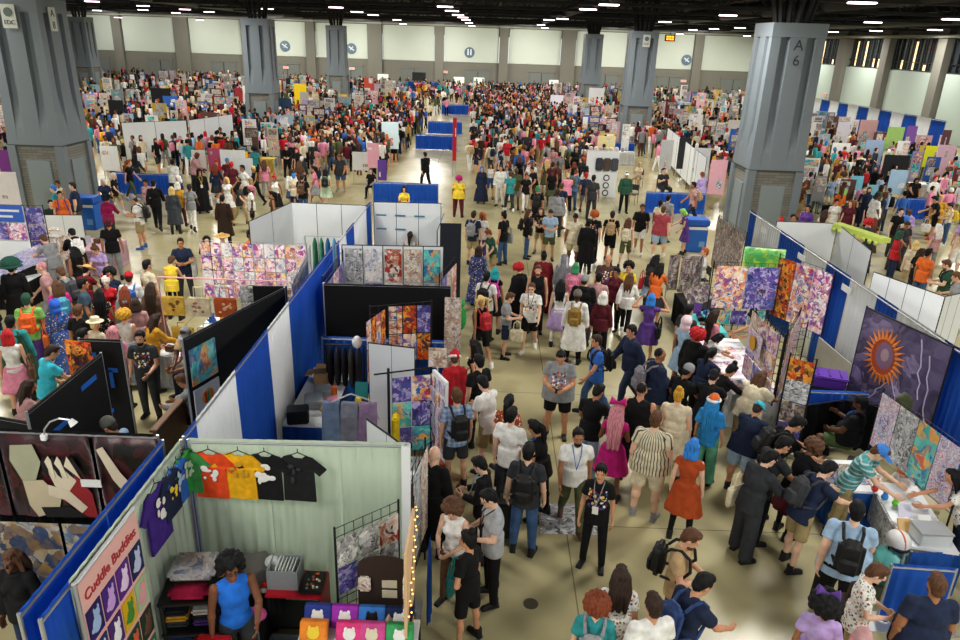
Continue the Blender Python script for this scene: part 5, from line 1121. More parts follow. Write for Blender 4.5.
gridwall('left side grid of the art poster booth', (-3.22, 13.6), (-3.2, 15.5), .6, 2.4); posters('on the left side grid of the art poster booth', (-3.2, 13.6), (-3.18, 15.5), .2, 1.8, 1.0, 2.2, 3, 2, [ART['pink'], ART['night']], off=.02, group='prints on the poster booth side')
panelwall('navy backed panel facing away at the aisle end of the poster booth', (-1.2, 18.1), (-.68, 18.15), .1, 2.44, NAVYC, 1)
gridwall('crowded grid of red and white goods at the aisle corner', (-.98, 14.6), (-.72, 15.9), .3, 2.2); posters('on the aisle corner grid of the poster booth', (-.95, 14.6), (-.69, 15.9), 0, 1.3, .8, 2.1, 3, 3, [ART['red'], ART['mix'], ART['night']], off=.02, group='prints on the aisle corner grid')
bm = bmesh.new(); ell(bm, (0, 0, .28), (.14, .12, .28)); ell(bm, (0, 0, .62), .1); thing1('plush_toy', bm, CLOTH, 'tall green plush hung at the aisle corner of the poster booth', 'plush toy', None, '#2f9a4a', True, (-.52, 14.6, .95))
# booth beyond: white wall with shelf marks
panelwall('white wall with small blue labels beyond the poster booth', (-3.25, 20.3), (-1.35, 20.4), .3, 2.46, n=3)
for i in range(5):
    x = -3.05+(i % 3)*.55; z = 2.1-(i//3)*.4; bm = bmesh.new(); box(bm, (x, 20.3, z), (.3, .015, .04)); thing1('shelf_label', bm, mat('teal_label', '#3a7a9a', .5), f'thin teal label strip, {ORD[i]} on the white wall beyond the posters', 'label', 'label strips on the white wall')
panelwall('pale side panel of the white walled booth', (-1.3, 18.3), (-1.25, 20.3), .3, 2.2, n=2)
table('table inside the white walled booth', -3.2, -1.5, 18.2, 18.9, .74, 'white', WWIRE); goods('in the white walled booth', -3.1, -1.6, 18.25, 18.8, .745, 8, 21)
e = empty('banner_stand', (-.6, 12.9, 0), 'cream tall banner at the aisle end of the black wall', 'banner'); bm = bmesh.new(); box(bm, (0, 0, 1.2), (.32, .02, 2.2)); link('banner_sheet', bm, ART['cream'], e); bm = bmesh.new(); box(bm, (0, 0, .05), (.36, .2, .1), None, .02); link('stand_base', bm, PIPE, e)
# ================================================================== RIGHT ISLAND: drape at X = 7.65
RX = 7.65
rb = [at(x_, y_, 2.44).y for x_, y_ in ((752, 212), (757, 215), (778, 231), (799, 247), (820, 262), (846, 278), (876, 296), (900, 310), (944, 341), (985, 366))]
rb[-1] = 9.0
segs = [(20.9-b if False else a0, b0, c) for a0, b0, c in []]
partition('long blue and white drape wall behind the right hand booths', (RX, 9.0), (RX, 21.0), [(max(0, b-9.0), a-9.0, c) for a, b, c in zip([21.0]+rb[1:-1], rb[1:], ['blue', 'white', 'blue', 'white', 'blue', 'white', 'blue', 'white', 'blue'])])
for i, y in enumerate((19.6, 17.0, 14.6, 12.2)):
    bm = bmesh.new(); box(bm, (RX-.05, y, 2.2), (.01, .42, .14)); o = thing1('booth_card', bm, mat('paper_white', '#dedfdc', .6), f'small white booth number card on the right drape wall, {ORD[i]} from the far end', 'sign card', 'booth cards')
# green banner, manga art walls
gridwall('black wire grid wall of art at the far end of the right booth', (5.2, 15.98), (6.75, 15.98), .6, 2.3)
o = drape('green_banner', (6.1, 16.7), (7.0, 16.5), 1.72, 2.5, ART['green'], None, 3, .01); tag(o, 'bright green banner with yellow-green plant blobs', 'banner')
bm = bmesh.new(); [tube(bm, (x, y, 0), (x, y, 2.5), .014, .014, 8) for x, y in ((6.12, 16.73), (6.98, 16.53))]; tube(bm, (6.12, 16.73, 2.5), (6.98, 16.53, 2.5), .014, .014, 8); link('banner_frame', bm, WIRE, o)
posters('of the art wall under the green banner', (5.25, 15.95), (6.72, 15.95), 0, 1.45, 1.2, 2.24, 2, 1, [ART['manga'], ART['night'], ART['manga']], off=.03, group='large prints under the green banner')
posters('below the large prints under the green banner', (5.35, 15.95), (6.6, 15.95), 0, 1.2, .8, 1.17, 3, 1, [ART['night'], ART['teal']], off=.03)
gridwall('black wire grid wall along the right drape, full of prints', (6.8, 16.3), (7.5, 15.0), .8, 2.44)
posters('along the drape side of the right art booth', (6.8, 16.28), (7.5, 14.98), 0, 1.46, .98, 2.4, 3, 1, [ART['manga'], ART['pink'], ART['manga'], ART['fire']], off=.03, group='tall prints along the right drape')
panelwall('grey brown cloth panel below the tall prints', (7.45, 13.4), (7.4, 14.9), .1, .98, mat('grey_cloth', '#a9a69c', .9), 1, tubes=False)
gridwall('dark photo banner rack beside the near right pillar', (6.72, 20.8), (6.86, 18.8), .7, 2.32); posters('on the dark rack beside the pillar marked A 6', (6.7, 20.8), (6.84, 18.8), 0, 2.0, .8, 2.3, 1, 1, [ART['brown']], off=.03)
# main white table with prints and the zig-zag print racks
table('white cloth table scattered with prints in the right art booth', 4.75, 5.75, 12.4, 15.2, .75, 'white', WWIRE)
rg = random.Random(12)
for i in range(26):
    x = 4.85+.26*(i % 4); y = 12.55+.4*(i//4); bm = bmesh.new(); box(bm, (0, 0, .003), (.19, .25, .004), Matrix.Rotation(rg.uniform(-.3, .3), 4, 'Z')); o = link('art_print', bm, ART[['sticker', 'pink', 'white'][i % 3]]); o.location = (x, y, .752); tag(o, f'{ORD[i % 4]} small print across, {ORD[i//4]} row from the near end of the white print table', 'print', 'prints lying on the white table')
gridwall('raised print rack at the near end of the white print table', (5.25, 12.2), (5.95, 12.5), .78, 2.2, foot=False)
gridwall('black wire rack of large prints, long side, right art booth', (5.2, 13.1), (5.25, 11.75), .85, 2.22, foot=False)
posters('on the long black rack over the print table', (5.16, 13.1), (5.21, 11.75), 0, 1.3, .86, 2.2, 3, 3, [ART['manga'], ART['pink'], ART['night'], ART['cream']], off=.03, group='prints on the long black rack')
gridwall('black wire rack of colourful prints facing inward', (5.3, 11.8), (6.0, 13.0), .9, 2.3, foot=False)
posters('on the inward black rack, coloured prints', (5.3, 11.78), (6.0, 12.98), 0, 1.35, 1.0, 2.28, 3, 2, [ART['pink'], ART['cream'], ART['manga']], off=.03, group='prints on the inward rack')
gridwall('tall dark print tower with a fiery picture at the booth corner', (5.15, 11.2), (5.5, 10.98), .05, 2.12)
posters('on the tall dark tower of the right art booth', (5.15, 11.18), (5.5, 10.95), .0, .4, .5, 2.08, 1, 4, [ART['grey'], ART['fire'], ART['night'], ART['brown']], off=.03, group='prints on the dark tower')
for i, (x, y, z) in enumerate(((5.02, 12.6, 1.75),)):
    bm, M = sheet((5.12, 12.9), (5.17, 12.2), 0, .62, 1.5, 1.95, .08); o = link('art_print', bm, ART['sticker']); o.matrix_world = M; tag(o, 'white print with a yellow and purple flower shape, at the front of the long rack', 'print')
    bm = bmesh.new(); ell(bm, (0, 0, 0), (.008, .16, .14)); ell(bm, (-.006, 0, 0), (.008, .08, .08)); o = link('flower_mark', bm, PLAIN); color(o, '#d8a030'); o.matrix_world = Matrix.Translation((5.03, 12.58, 1.73)); tag(o, 'yellow flower shape stuck on the white print', 'emblem')
# teal display and wares at the far end of right front
table('dark table of print albums at the far corner of the right booth', 5.0, 6.0, 17.0, 18.2, .78, BLK, BLK)
for i in range(4):
    bm = bmesh.new(); box(bm, (0, 0, .0), (.3, .02, .5), Matrix.Rotation(R(-35), 4, 'X')); o = thing1('print_album', bm, ART['brown'], f'slanted album of small prints, {ORD[i]} along the dark album table', 'album', 'albums on the dark table', None, False, (5.15+.2*i, 17.2+.22*i, .95))
    o.rotation_euler = (0, 0, R(40))
table('table with turquoise cloth and hung plush, right front', 5.0, 5.6, 15.5, 16.9, .76, mat('turq_cloth', '#5fc8c8', .7), mat('turq_cloth', '#5fc8c8', .7)); goods('on the turquoise cloth table', 5.05, 5.55, 15.6, 16.8, .765, 8, 31)
e = empty('album_display', (5.2, 18.9, 0), 'folding display of dark photo strips beside the woman in orange', 'display rack'); 
for i in range(3): bm = bmesh.new(); slab(bm, (-.25+.3*i, -.1*(i % 2)), (.05+.3*i, .1-.1*(i % 2)), .6, 1.6, .02); link('photo_strip_panel', bm, ART['brown'], e)
for x in (-.25, .65): bm = bmesh.new(); tube(bm, (x, 0, 0), (x, 0, 1.6), .016, .016, 8); link('leg', bm, PIPE, e)
bm = bmesh.new(); box(bm, (0, 0, .35), (.22, .3, .7), None, .02); thing1('blue_case', bm, BLUE, 'blue upright case behind the woman in the orange top', 'case', None, None, False, (4.75, 15.6, 0))
# black corner with seated man, purple case, dragon-like banner
partition('low blue drape behind the black cloth corner', (5.7, 12.05), (7.55, 12.05), [(0, .95, 'blue'), (.95, 1.85, 'blue')], 1.02, 'low_drape')
e = empty('cloth_screen', (0, 0, 0), 'low screen of draped black cloth behind the seated man', 'screen')
for p0, p1 in (((5.55, 11.5), (6.6, 11.85)), ((6.6, 11.85), (7.3, 11.6))): drape('black_cloth', p0, p1, .03, .95, BLK, e, 4, .06)
bm = bmesh.new(); path(bm, [(5.55, 11.5, .97), (6.6, 11.85, .97), (7.3, 11.6, .97)], .014, 8); link('frame_bar', bm, WIRE, e)
e = empty('hard_case', (6.6, 12.6, .92), 'purple lidded plastic case beside the drape wall', 'case'); M = Matrix.Rotation(R(-18), 4, 'Z'); bm = bmesh.new(); box(bm, (0, 0, .1), (.6, .42, .2), M, .03); link('case_body', bm, mat('purple_plastic', '#5a3098', .4), e); bm = bmesh.new(); box(bm, (0, 0, .21), (.66, .48, .05), M, .02); link('lid', bm, mat('purple_plastic', '#5a3098', .4), e); bm = bmesh.new(); [box(bm, (x, 0, .245), (.03, .34, .015), M) for x in (-.2, 0, .2)]; link('lid_rib', bm, mat('purple_dark', '#4a2680', .4), e)
table('small black table holding the purple case', 6.2, 7.2, 12.3, 12.9, .77, BLK, BLK)
e = empty('table_fan', (6.25, 12.75, .78), 'grey desk fan with clear bag beside the purple case', 'fan'); bm = bmesh.new(); tube(bm, (0, 0, 0), (0, 0, .25), .03, .02, 10); tube(bm, (0, 0, 0), (0, 0, .02), .09, .08, 14); link('fan_stand', bm, BPL, e); bm = bmesh.new(); tube(bm, (-.03, -.03, .36), (.03, .03, .36), .14, .14, 18); link('fan_cage', bm, GREYB, e, True); bm = bmesh.new(); ell(bm, (-.1, -.14, .12), (.1, .08, .13)); link('clear_bag', bm, mat('bag_white', '#dfe2e0', .5), e, True)
e = empty('tall_banner', (0, 0, 0), 'huge purple storm banner with a glowing orange spiked eye', 'banner'); BA, BB = (6.98, 12.55), (7.5, 10.75)
bm, M = sheet(BA, BB, 0, 1.88, .12, 2.5, .0, .02); link('banner_sheet', bm, art('storm', ['#2a2438', '#4a4264', '#6c6288', '#3a3350', '#9488b0', '#544a70', '#b8acd0'], 1.6, .5), e).matrix_local = M
N3 = M.to_3x3()
bm = bmesh.new(); C0 = Vector((-.3, -.018, .5))
for i in range(26):
    a = 2*math.pi*i/26; tube(bm, C0+Vector((.27*math.cos(a), 0, .33*math.sin(a))), C0+Vector((.46*math.cos(a), -.004, .53*math.sin(a))), .035, .004, 6)
link('orange_spikes', bm, mat('spike_orange', '#f08a3a', .5, var=.2), e).matrix_local = M
bm = bmesh.new(); ell(bm, C0, (.3, .008, .36)); link('eye_ring', bm, mat('ring_rust', '#b8502a', .5, var=.3), e).matrix_local = M
bm = bmesh.new(); ell(bm, C0+Vector((.02, -.01, .03)), (.2, .008, .25)); link('eye_disc', bm, mat('eye_mauve', '#8a6a86', .5, var=.25), e).matrix_local = M
bm = bmesh.new(); ell(bm, C0+Vector((.03, -.018, .05)), (.09, .008, .12)); link('eye_pupil', bm, mat('pupil_pale', '#b89aa4', .5), e).matrix_local = M
for s0, s1 in (((-.05, .2), (.3, -.5)), ((.35, 1.1), (.55, .1)), ((.6, .9), (.8, -.4)), ((-.1, .1), (-.5, -.45))):
    bm = bmesh.new(); rr = random.Random(int(s0[0]*100)); pts = [Vector((s0[0]+(s1[0]-s0[0])*t+rr.uniform(-.05, .05), -.018, s0[1]+(s1[1]-s0[1])*t)) for t in [k/7 for k in range(8)]]; path(bm, pts, .011, 5); link('lightning_streak', bm, mat('streak', '#c9bfe0', .5), e).matrix_local = M
for q in (BA, BB): bm = bmesh.new(); tube(bm, (q[0], q[1], 0), (q[0], q[1], 2.55), .016, .016, 8); link('banner_post', bm, WIRE, e)
bm = bmesh.new(); tube(bm, (BA[0], BA[1], 2.52), (BB[0], BB[1], 2.52), .016, .016, 8); link('banner_rail', bm, WIRE, e)
plain_chair('dark folding chair under the man in the black cap', 6.35, 10.5, 55, 'charcoal')
# hanging prints near right front, tables with blue skirts
gridwall('wire rack of hung prints above the near right table', (6.3, 10.3), (6.55, 8.5), .95, 1.95, foot=True)
posters('on the near right rack by the seated man', (6.3, 10.3), (6.55, 8.5), .02, 1.75, .98, 1.92, 4, 1, [ART['sticker'], ART['grey'], ART['teal'], ART['sticker']], off=.03, group='prints on the near right rack')
bm = bmesh.new(); loft(bm, [[Vector((.2*w_*math.cos(t), .05*math.sin(t), z)) for t in [2*math.pi*j/12 for j in range(12)]] for z, w_ in ((0, .5), (.4, .9), (.62, .7), (.72, .15))], caps=(True, True)); o = thing1('hanging_bag', bm, CLOTH, 'olive green garment bag hung at the end of the near right rack', 'garment bag', None, '#4a4f34', True, (6.62, 10.25, 1.2))
table('back table with blue skirt, between seated man and near sellers', 5.35, 6.2, 9.3, 10.2, .72, 'blue', WWIRE)
for i in range(4):
    bm = bmesh.new(); box(bm, (0, 0, .15), (.24, .02, .3), Matrix.Rotation(R(-50), 4, 'X')); o = thing1('print_sheet', bm, ART['cream' if i % 2 else 'sticker'], f'slanted cream print board, {ORD[i]} along the blue skirted back table', 'print board', 'print boards on the back table', None, False, (5.4+.22*i, 9.5, .73))
e = empty('display_table', (0, 0, 0), 'slanted white table with a run of printed sheets down its front', 'table'); P0, P1 = Vector((6.0, 9.5)), Vector((5.72, 7.95))
bm = bmesh.new(); slab(bm, P0+Vector((.32, 0)), P1+Vector((.32, 0)), .72, .76, .66); link('tabletop', bm, WWIRE, e)
bm = bmesh.new(); slab(bm, P0+Vector((-.02, 0)), P1+Vector((-.02, 0)), .25, .74, .03); link('printed_front', bm, ART['grey'], e)
for q in (P0, P1):
    for dx in (.05, .6): bm = bmesh.new(); tube(bm, (q.x+dx, q.y, 0), (q.x+dx, q.y, .72), .018, .018, 8); link('leg', bm, PIPE, e)
for i, (n_, c, dx, dy, k) in enumerate((('red and white jar toy', '#d8322a', .15, 1.3, 'r'), ('blue little figure', '#3a8ad8', .2, 1.1, 'r'), ('lime green little figure', '#7ad83a', .28, .95, 'r'), ('pale sheet of stickers', '#d8d8ea', .3, .7, 's'), ('amber framed card', '#e0b878', .12, .35, 's'), ('white paper stack', '#eeeeea', .45, .45, 's'))):
    bm = bmesh.new()
    if k == 'r': ell(bm, (0, 0, .05), (.05, .05, .05)); ell(bm, (0, 0, .12), .035)
    else: box(bm, (0, 0, .08), (.18, .02, .2), Matrix.Rotation(R(-40), 4, 'X'))
    thing1('small_ware', bm, PLAIN, n_+' on the slanted white table', 'small ware', 'wares on the slanted white table', c, k == 'r', (5.75+dx, 7.95+dy, .765))
e = empty('clear_box', (6.1, 8.15, .76), 'clear acrylic box with a silver lid at the near end of the white table', 'box'); bm = bmesh.new(); box(bm, (0, 0, .09), (.42, .3, .18), None, .01); link('box_body', bm, mat('acrylic', '#c3c9cc', .15, var=.04, spec=.6), e); bm = bmesh.new(); box(bm, (0, 0, .19), (.44, .32, .02), None, .006); link('lid', bm, mat('silver_lid', '#a9afb2', .3, .4), e)
o = drape('table_skirt_drape', (5.75, 7.9), (6.5, 7.95), .03, .74, BLUE, None); tag(o, 'blue skirt across the near end of the slanted white table', 'drape')
partition('low blue drape closing the near right booth', (5.2, 7.42), (5.98, 7.38), [(0, .78, 'blue')], .9, 'low_drape')
SUI = at(898, 543, .72); e = empty('suitcase', (SUI.x, SUI.y, 0), 'turquoise suitcase standing by the blue drape', 'suitcase'); bm = bmesh.new(); box(bm, (0, 0, .34), (.44, .28, .56), None, .06); link('shell', bm, mat('case_turq', '#6fc8c0', .4), e, True); bm = bmesh.new(); path(bm, [(-.1, .0, .6), (-.1, 0, .7), (.1, 0, .7), (.1, 0, .6)], .014, 6); link('handle', bm, BPL, e)
for sx in (-.17, .17): bm = bmesh.new(); tube(bm, (sx-.02, 0, .035), (sx+.02, 0, .035), .035, .035, 10); link('wheel', bm, BPL, e)
e = empty('helmet', (SUI.x, SUI.y, .63), 'white helmet with an orange stripe on the turquoise suitcase', 'helmet'); bm = bmesh.new(); ell(bm, (0, 0, .13), (.15, .17, .14), None, 18, 12); link('helmet_shell', bm, mat('lamp_white', '#e8e8e6', .4), e, True); bm = bmesh.new(); ell(bm, (0, 0, .135), (.04, .176, .142), None, 14, 10); link('stripe', bm, mat('stripe_orange', '#d8642a', .4), e, True); bm = bmesh.new(); ell(bm, (0, -.06, .07), (.13, .12, .06)); link('visor', bm, BPL, e, True)
e = empty('crate', (6.6, 9.4, 0), 'beige slatted drawer crate under the hung prints', 'crate'); bm = bmesh.new(); box(bm, (0, 0, .3), (.6, .5, .6), None, .02); link('crate_body', bm, mat('crate_beige', '#b8ab8c', .6), e); bm = bmesh.new(); [box(bm, (0, -.255, .1+.1*i), (.56, .02, .05)) for i in range(5)]; link('slats', bm, mat('crate_slat', '#8f8468', .6), e)
for i, (x, y, lab) in enumerate(((6.4, 7.6, 'dark leaning print board at the right frame edge, nearer one'), (6.55, 8.1, 'dark leaning print board at the right frame edge, farther one'))):
    bm, M = sheet((x, y), (x+.25, y-.6), 0, .6, .5, 1.5, 0, .02); o = link('print_board', bm, ART['night' if i else 'red']); o.matrix_world = M; tag(o, lab, 'print board', 'leaning boards')
# right rear side: white walled booth behind drape
WWI = ((7.95, 19.7), (9.62, 19.7))
panelwall('white fabric wall beyond the right drape, facing the camera', *WWI, .1, 2.44, mat('fabric_white', '#c9cbc8', .9, var=.04), 1)
panelwall('long white fabric wall with a green valance, right rear', (9.62, 19.6), (9.2, 16.9), .1, 2.42, mat('fabric_white', '#c9cbc8', .9, var=.04), 2)
e = empty('valance', (0, 0, 0), 'lime green scalloped valance along the top of the white fabric wall', 'valance'); bm = bmesh.new(); slab(bm, (9.62, 19.75), (10.15, 18.1), 2.34, 2.46, .3); link('valance_top', bm, mat('lime_cloth', '#b2c256', .8), e)
bm = bmesh.new()
for i in range(8): q = Vector((9.47, 19.72))+Vector((.52, -1.62))*((i+.5)/8); box(bm, (q.x, q.y, 2.3), (.06, .15, .12), None, .02)
link('scallop_edge', bm, mat('lime_cloth', '#b2c256', .8), e, True)
panelwall('white grid panel fence of the right rear booth', (9.2, 16.6), (9.9, 14.9), .5, 2.0, n=4); panelwall('white grid panels facing the far right aisle', (9.9, 15.0), (10.8, 15.5), .3, 1.95, n=3)
panelwall('near white grid panels along the right drape', (7.95, 14.6), (8.6, 11.9), .6, 1.95, n=5)
bm = bmesh.new(); ell(bm, (0, 0, 0), (.24, .2, .28)); ell(bm, (0, .05, -.3), (.26, .2, .2)); tube(bm, (0, 0, -1.5), (0, 0, 0), .02, .02, 8); tube(bm, (0, 0, -1.5), (0, 0, -1.47), .16, .16, 14); thing1('wig_stand', bm, HAIR, 'black wig on a stand before the white fabric wall', 'wig', None, '#15120f', True, (8.7, 17.2, 1.5))
e = empty('white_table', (0, 0, 0), 'white table with little wares inside the right rear booth', 'table'); bm = bmesh.new(); box(bm, (8.9, 13.6, .74), (.7, 1.6, .04)); link('tabletop', bm, WWIRE, e)
for x in (8.6, 9.2):
    for y in (12.9, 14.3): bm = bmesh.new(); tube(bm, (x, y, 0), (x, y, .74), .016, .016, 8); link('leg', bm, PIPE, e)
goods('in the right rear white panel booth', 8.6, 9.2, 12.9, 14.3, .765, 8, 41)
# recycling bins
def bin_(lab, p):
    e = empty('recycling_bin', (p.x, p.y, 0), lab, 'bin', 'blue recycling bins'); bm = bmesh.new(); box(bm, (0, 0, .45), (.72, .6, .9), None, .02); link('bin_body', bm, mat('bin_blue', '#1f5fb8', .5), e)
    bm = bmesh.new(); box(bm, (0, 0, 1.06), (.78, .66, .22), None, .03); link('lid', bm, mat('bin_lid', '#1a56ae', .5), e); bm = bmesh.new(); box(bm, (0, -.31, .87), (.7, .02, .1)); link('white_label', bm, mat('paper_white', '#dedfdc', .6), e); bm = bmesh.new(); box(bm, (.18, -.31, .3), (.2, .02, .2)); link('emblem_label', bm, mat('label_blue', '#6f9ad0', .5), e)
bin_('blue recycling bin beside the near left pillar', at(91, 228, 0)); bin_('blue recycling bin near the pillar marked A 6', at(693, 250, 0))

# things left on the aisle floor
q = [at(x_, y_, 0) for x_, y_ in ((541, 504), (601, 504), (597, 535), (540, 534))]
c_ = sum(q, Vector())/4; bm = bmesh.new(); vs = [bm.verts.new((v.x-c_.x, v.y-c_.y, .004)) for v in q]; f = bm.faces.new(vs)
r_ = bmesh.ops.extrude_face_region(bm, geom=[f]); bmesh.ops.translate(bm, verts=[v for v in r_['geom'] if isinstance(v, bmesh.types.BMVert)], vec=(0, 0, .004)); bmesh.ops.recalc_face_normals(bm, faces=bm.faces[:])
thing1('floor_sheet', bm, ART['grey'], 'white printed sheet lying on the aisle floor behind the black shirted woman', 'sheet', None, None, False, c_)
g_ = at(505, 543, 0); e = empty('rolling_case', (g_.x, g_.y+.12, 0), 'tall black rolling case standing in the aisle left of the blue jeans', 'suitcase')
bm = bmesh.new(); box(bm, (0, 0, .34), (.3, .2, .6), None, .03); link('case_body', bm, BPL, e)
bm = bmesh.new(); path(bm, [(-.08, .06, .62), (-.08, .06, .72), (.08, .06, .72), (.08, .06, .62)], .01, 6); link('handle', bm, GREYB, e)
for sx in (-.11, .11): bm = bmesh.new(); tube(bm, (sx-.015, 0, .025), (sx+.015, 0, .025), .025, .025, 10); link('wheel', bm, BPL, e)
# ================================================================== BOOTHS FARTHER BACK
def lowdrape(lab, x0, x1, y, h=.92): return partition(lab, (x0, y), (x1, y), [(0, (x1-x0)/2, 'blue'), ((x1-x0)/2, x1-x0, 'blue')], h, 'low_drape', 'low blue drapes across the hall')
for x0, x1, y, lab in ((-5.05, -2.2, 31.4, 'low blue drape in the hall middle, nearest of the row'), (-4.9, -2.2, 48.2, 'low blue drape in the hall middle, second of the row'), (-4.8, -2.2, 56.6, 'low blue drape in the hall middle, third of the row'), (-4.8, -2.2, 72, 'low blue drape in the hall middle, fourth and farthest of the row'), (6.8, 9.4, 31.3, 'low blue drape left of the pillar marked A 6'), (7.6, 9.6, 56.5, 'low blue drape beside the second right pillar, farther one'), (7.3, 9.3, 47.8, 'low blue drape beside the second right pillar, nearer one'), (6.6, 8.8, 66, 'low blue drape before the third right pillar'), (-16.3, -13.4, 31.5, 'low blue drape behind the near left pillar'), (-13.6, -11.6, 52, 'low blue drape by the second left pillar'), (18.4, 20.6, 31.9, 'low blue drape beyond the far right aisle')): lowdrape(lab, x0, x1, y)
panelwall('white panel wall at the far left, first section', (-19.3, 38.6), (-16.7, 40.6), .3, 2.2, n=2); panelwall('white panel wall at the far left, second section', (-16.6, 40.7), (-15.5, 44.5), .3, 2.2, n=3); panelwall('white panel wall at the far left, near section', (-19.6, 30.6), (-17.0, 31.2), .3, 2.1, n=4)
# right wall drape row
partition('tall blue and white drape row along the right wall', (28.9, 48), (28.6, 68), [(i*1.65, i*1.65+1.6, ['blue', 'white'][i % 2]) for i in range(12)], 2.9)
# left frame-edge booth by the pillar
panelwall('white booth wall with a blue header at the left frame edge', (-14.6, 19.1), (-12.5, 19.05), .3, 2.3, n=2)
bm, M = sheet((-14.6, 19.1), (-12.5, 19.05), .3, 2.08, 1.86, 2.32, .05); o = link('header_sign', bm, mat('header_blue', '#2a5ab8', .5)); o.matrix_world = M; tag(o, 'blue header sign with white lettering at the left frame edge', 'sign')
for i in range(2): bm = bmesh.new(); box(bm, (.5-.1*i, -.012, .08-.16*i), (.6-.2*i, .01, .06)); q = link('lettering_line', bm, mat('paper_white', '#dedfdc', .6), o)
posters('under the blue header sign at the left frame edge', (-14.6, 19.1), (-12.5, 19.05), .5, 2.08, 1.35, 1.84, 3, 1, [ART['night'], ART['pink']], off=.05)
gridwall('dark strip rack right of the blue header', (-12.74, 19.34), (-12.2, 19.4), .5, 2.25); posters('on the dark strip rack right of the blue header', (-12.74, 19.34), (-12.2, 19.4), 0, .54, .8, 2.2, 1, 3, [ART['manga'], ART['brown'], ART['night']], off=.04)
table('black fronted table of pins at the left frame edge', -13.2, -11.75, 17.2, 18.9, .72, BLK, WWIRE)
e = empty('pin_board', (-12.4, 18.2, .98), 'tilted white board of blue and pink pins at the left', 'pin board'); M = Matrix.Rotation(R(-38), 4, 'Z')@Matrix.Rotation(R(14), 4, 'X')
bm = bmesh.new(); box(bm, (0, 0, 0), (1.3, 1.7, .03), M); link('board', bm, ART['sticker'], e)
for i in range(5): bm = bmesh.new(); box(bm, (-.2+.1*i, -.1+.12*(i % 2), .022), (.16, .12, .012), M); color(link('blue_pin_card', bm, PAPER, e), '#3a5ab0')
for sx in (-.5, .5): bm = bmesh.new(); box(bm, (sx, 0, -.14), (.03, .5, .22), Matrix.Rotation(R(-38), 4, 'Z')); link('support', bm, WIRE, e)
table('pink cloth table beside the stepped rack', -12.35, -11.15, 20.2, 21.6, .76, mat('pink_cloth', '#dcb4c0', .8), mat('pink_cloth', '#dcb4c0', .8))
bm = bmesh.new(); [box(bm, (0, .02+.16*i, .1+.14*i), (.62, .14, .03), Matrix.Rotation(R(24), 4, 'X')) for i in range(5)]; [box(bm, (sx, .35, .35), (.02, .8, .7)) for sx in (-.3, .3)]; e = thing1('stepped_rack', bm, ART['cream'], 'stepped cream rack of small pieces behind the pink table', 'stepped rack', None, None, False, (-12.45, 19.7, .55))
goods('on the pink cloth table', -12.2, -11.3, 20.4, 21.4, .765, 7, 77)
panelwall('low white panel before the near left pillar', (-14.4, 22.8), (-13.2, 22.95), .2, 1.12, n=2)
# white panels of the right middle, the shirt stand
a0, b0 = at(668, 128, 2.2), at(707, 158, 2.2); panelwall('long white panel row left of the pillar marked A 6', (a0.x, a0.y), (b0.x, b0.y), .4, 2.2, n=6); MIDW = (a0, b0)
e = empty('shirt_stand', (5.3, 34.6, 0), 'white display stand with dark shirts above ring printed panels', 'display stand')
bm = bmesh.new(); box(bm, (0, 0, 1.1), (1.5, .05, 2.2)); link('back_panel', bm, WWIRE, e)
for i, c in enumerate(('#3c3e46', '#54463e', '#4a4c54')):
    bm = bmesh.new(); box(bm, (-.15+.36*i, -.1, 1.55), (.34, .08, .6), None, .05); color(link('hung_shirt', bm, CLOTH, e), c)
for i in range(3):
    bm = bmesh.new(); tube(bm, (.25, -.04, .2+.36*i), (.25, -.06, .2+.36*i), .15, .15, 18); link('ring_print', bm, BPL, e)
    bm = bmesh.new(); tube(bm, (.25, -.05, .2+.36*i), (.25, -.07, .2+.36*i), .1, .1, 18); link('ring_centre', bm, WWIRE, e)
for i in range(6): bm = bmesh.new(); ell(bm, (-.6+.24*i, -.05, 2.28), (.11, .1, .09), None, 10, 6); color(link('hat', bm, CLOTH, e), ['#e8c8d0', '#f0ece0', '#d8a0b8', '#c8d8a0', '#f0e0d0', '#d8d8e0'][i])
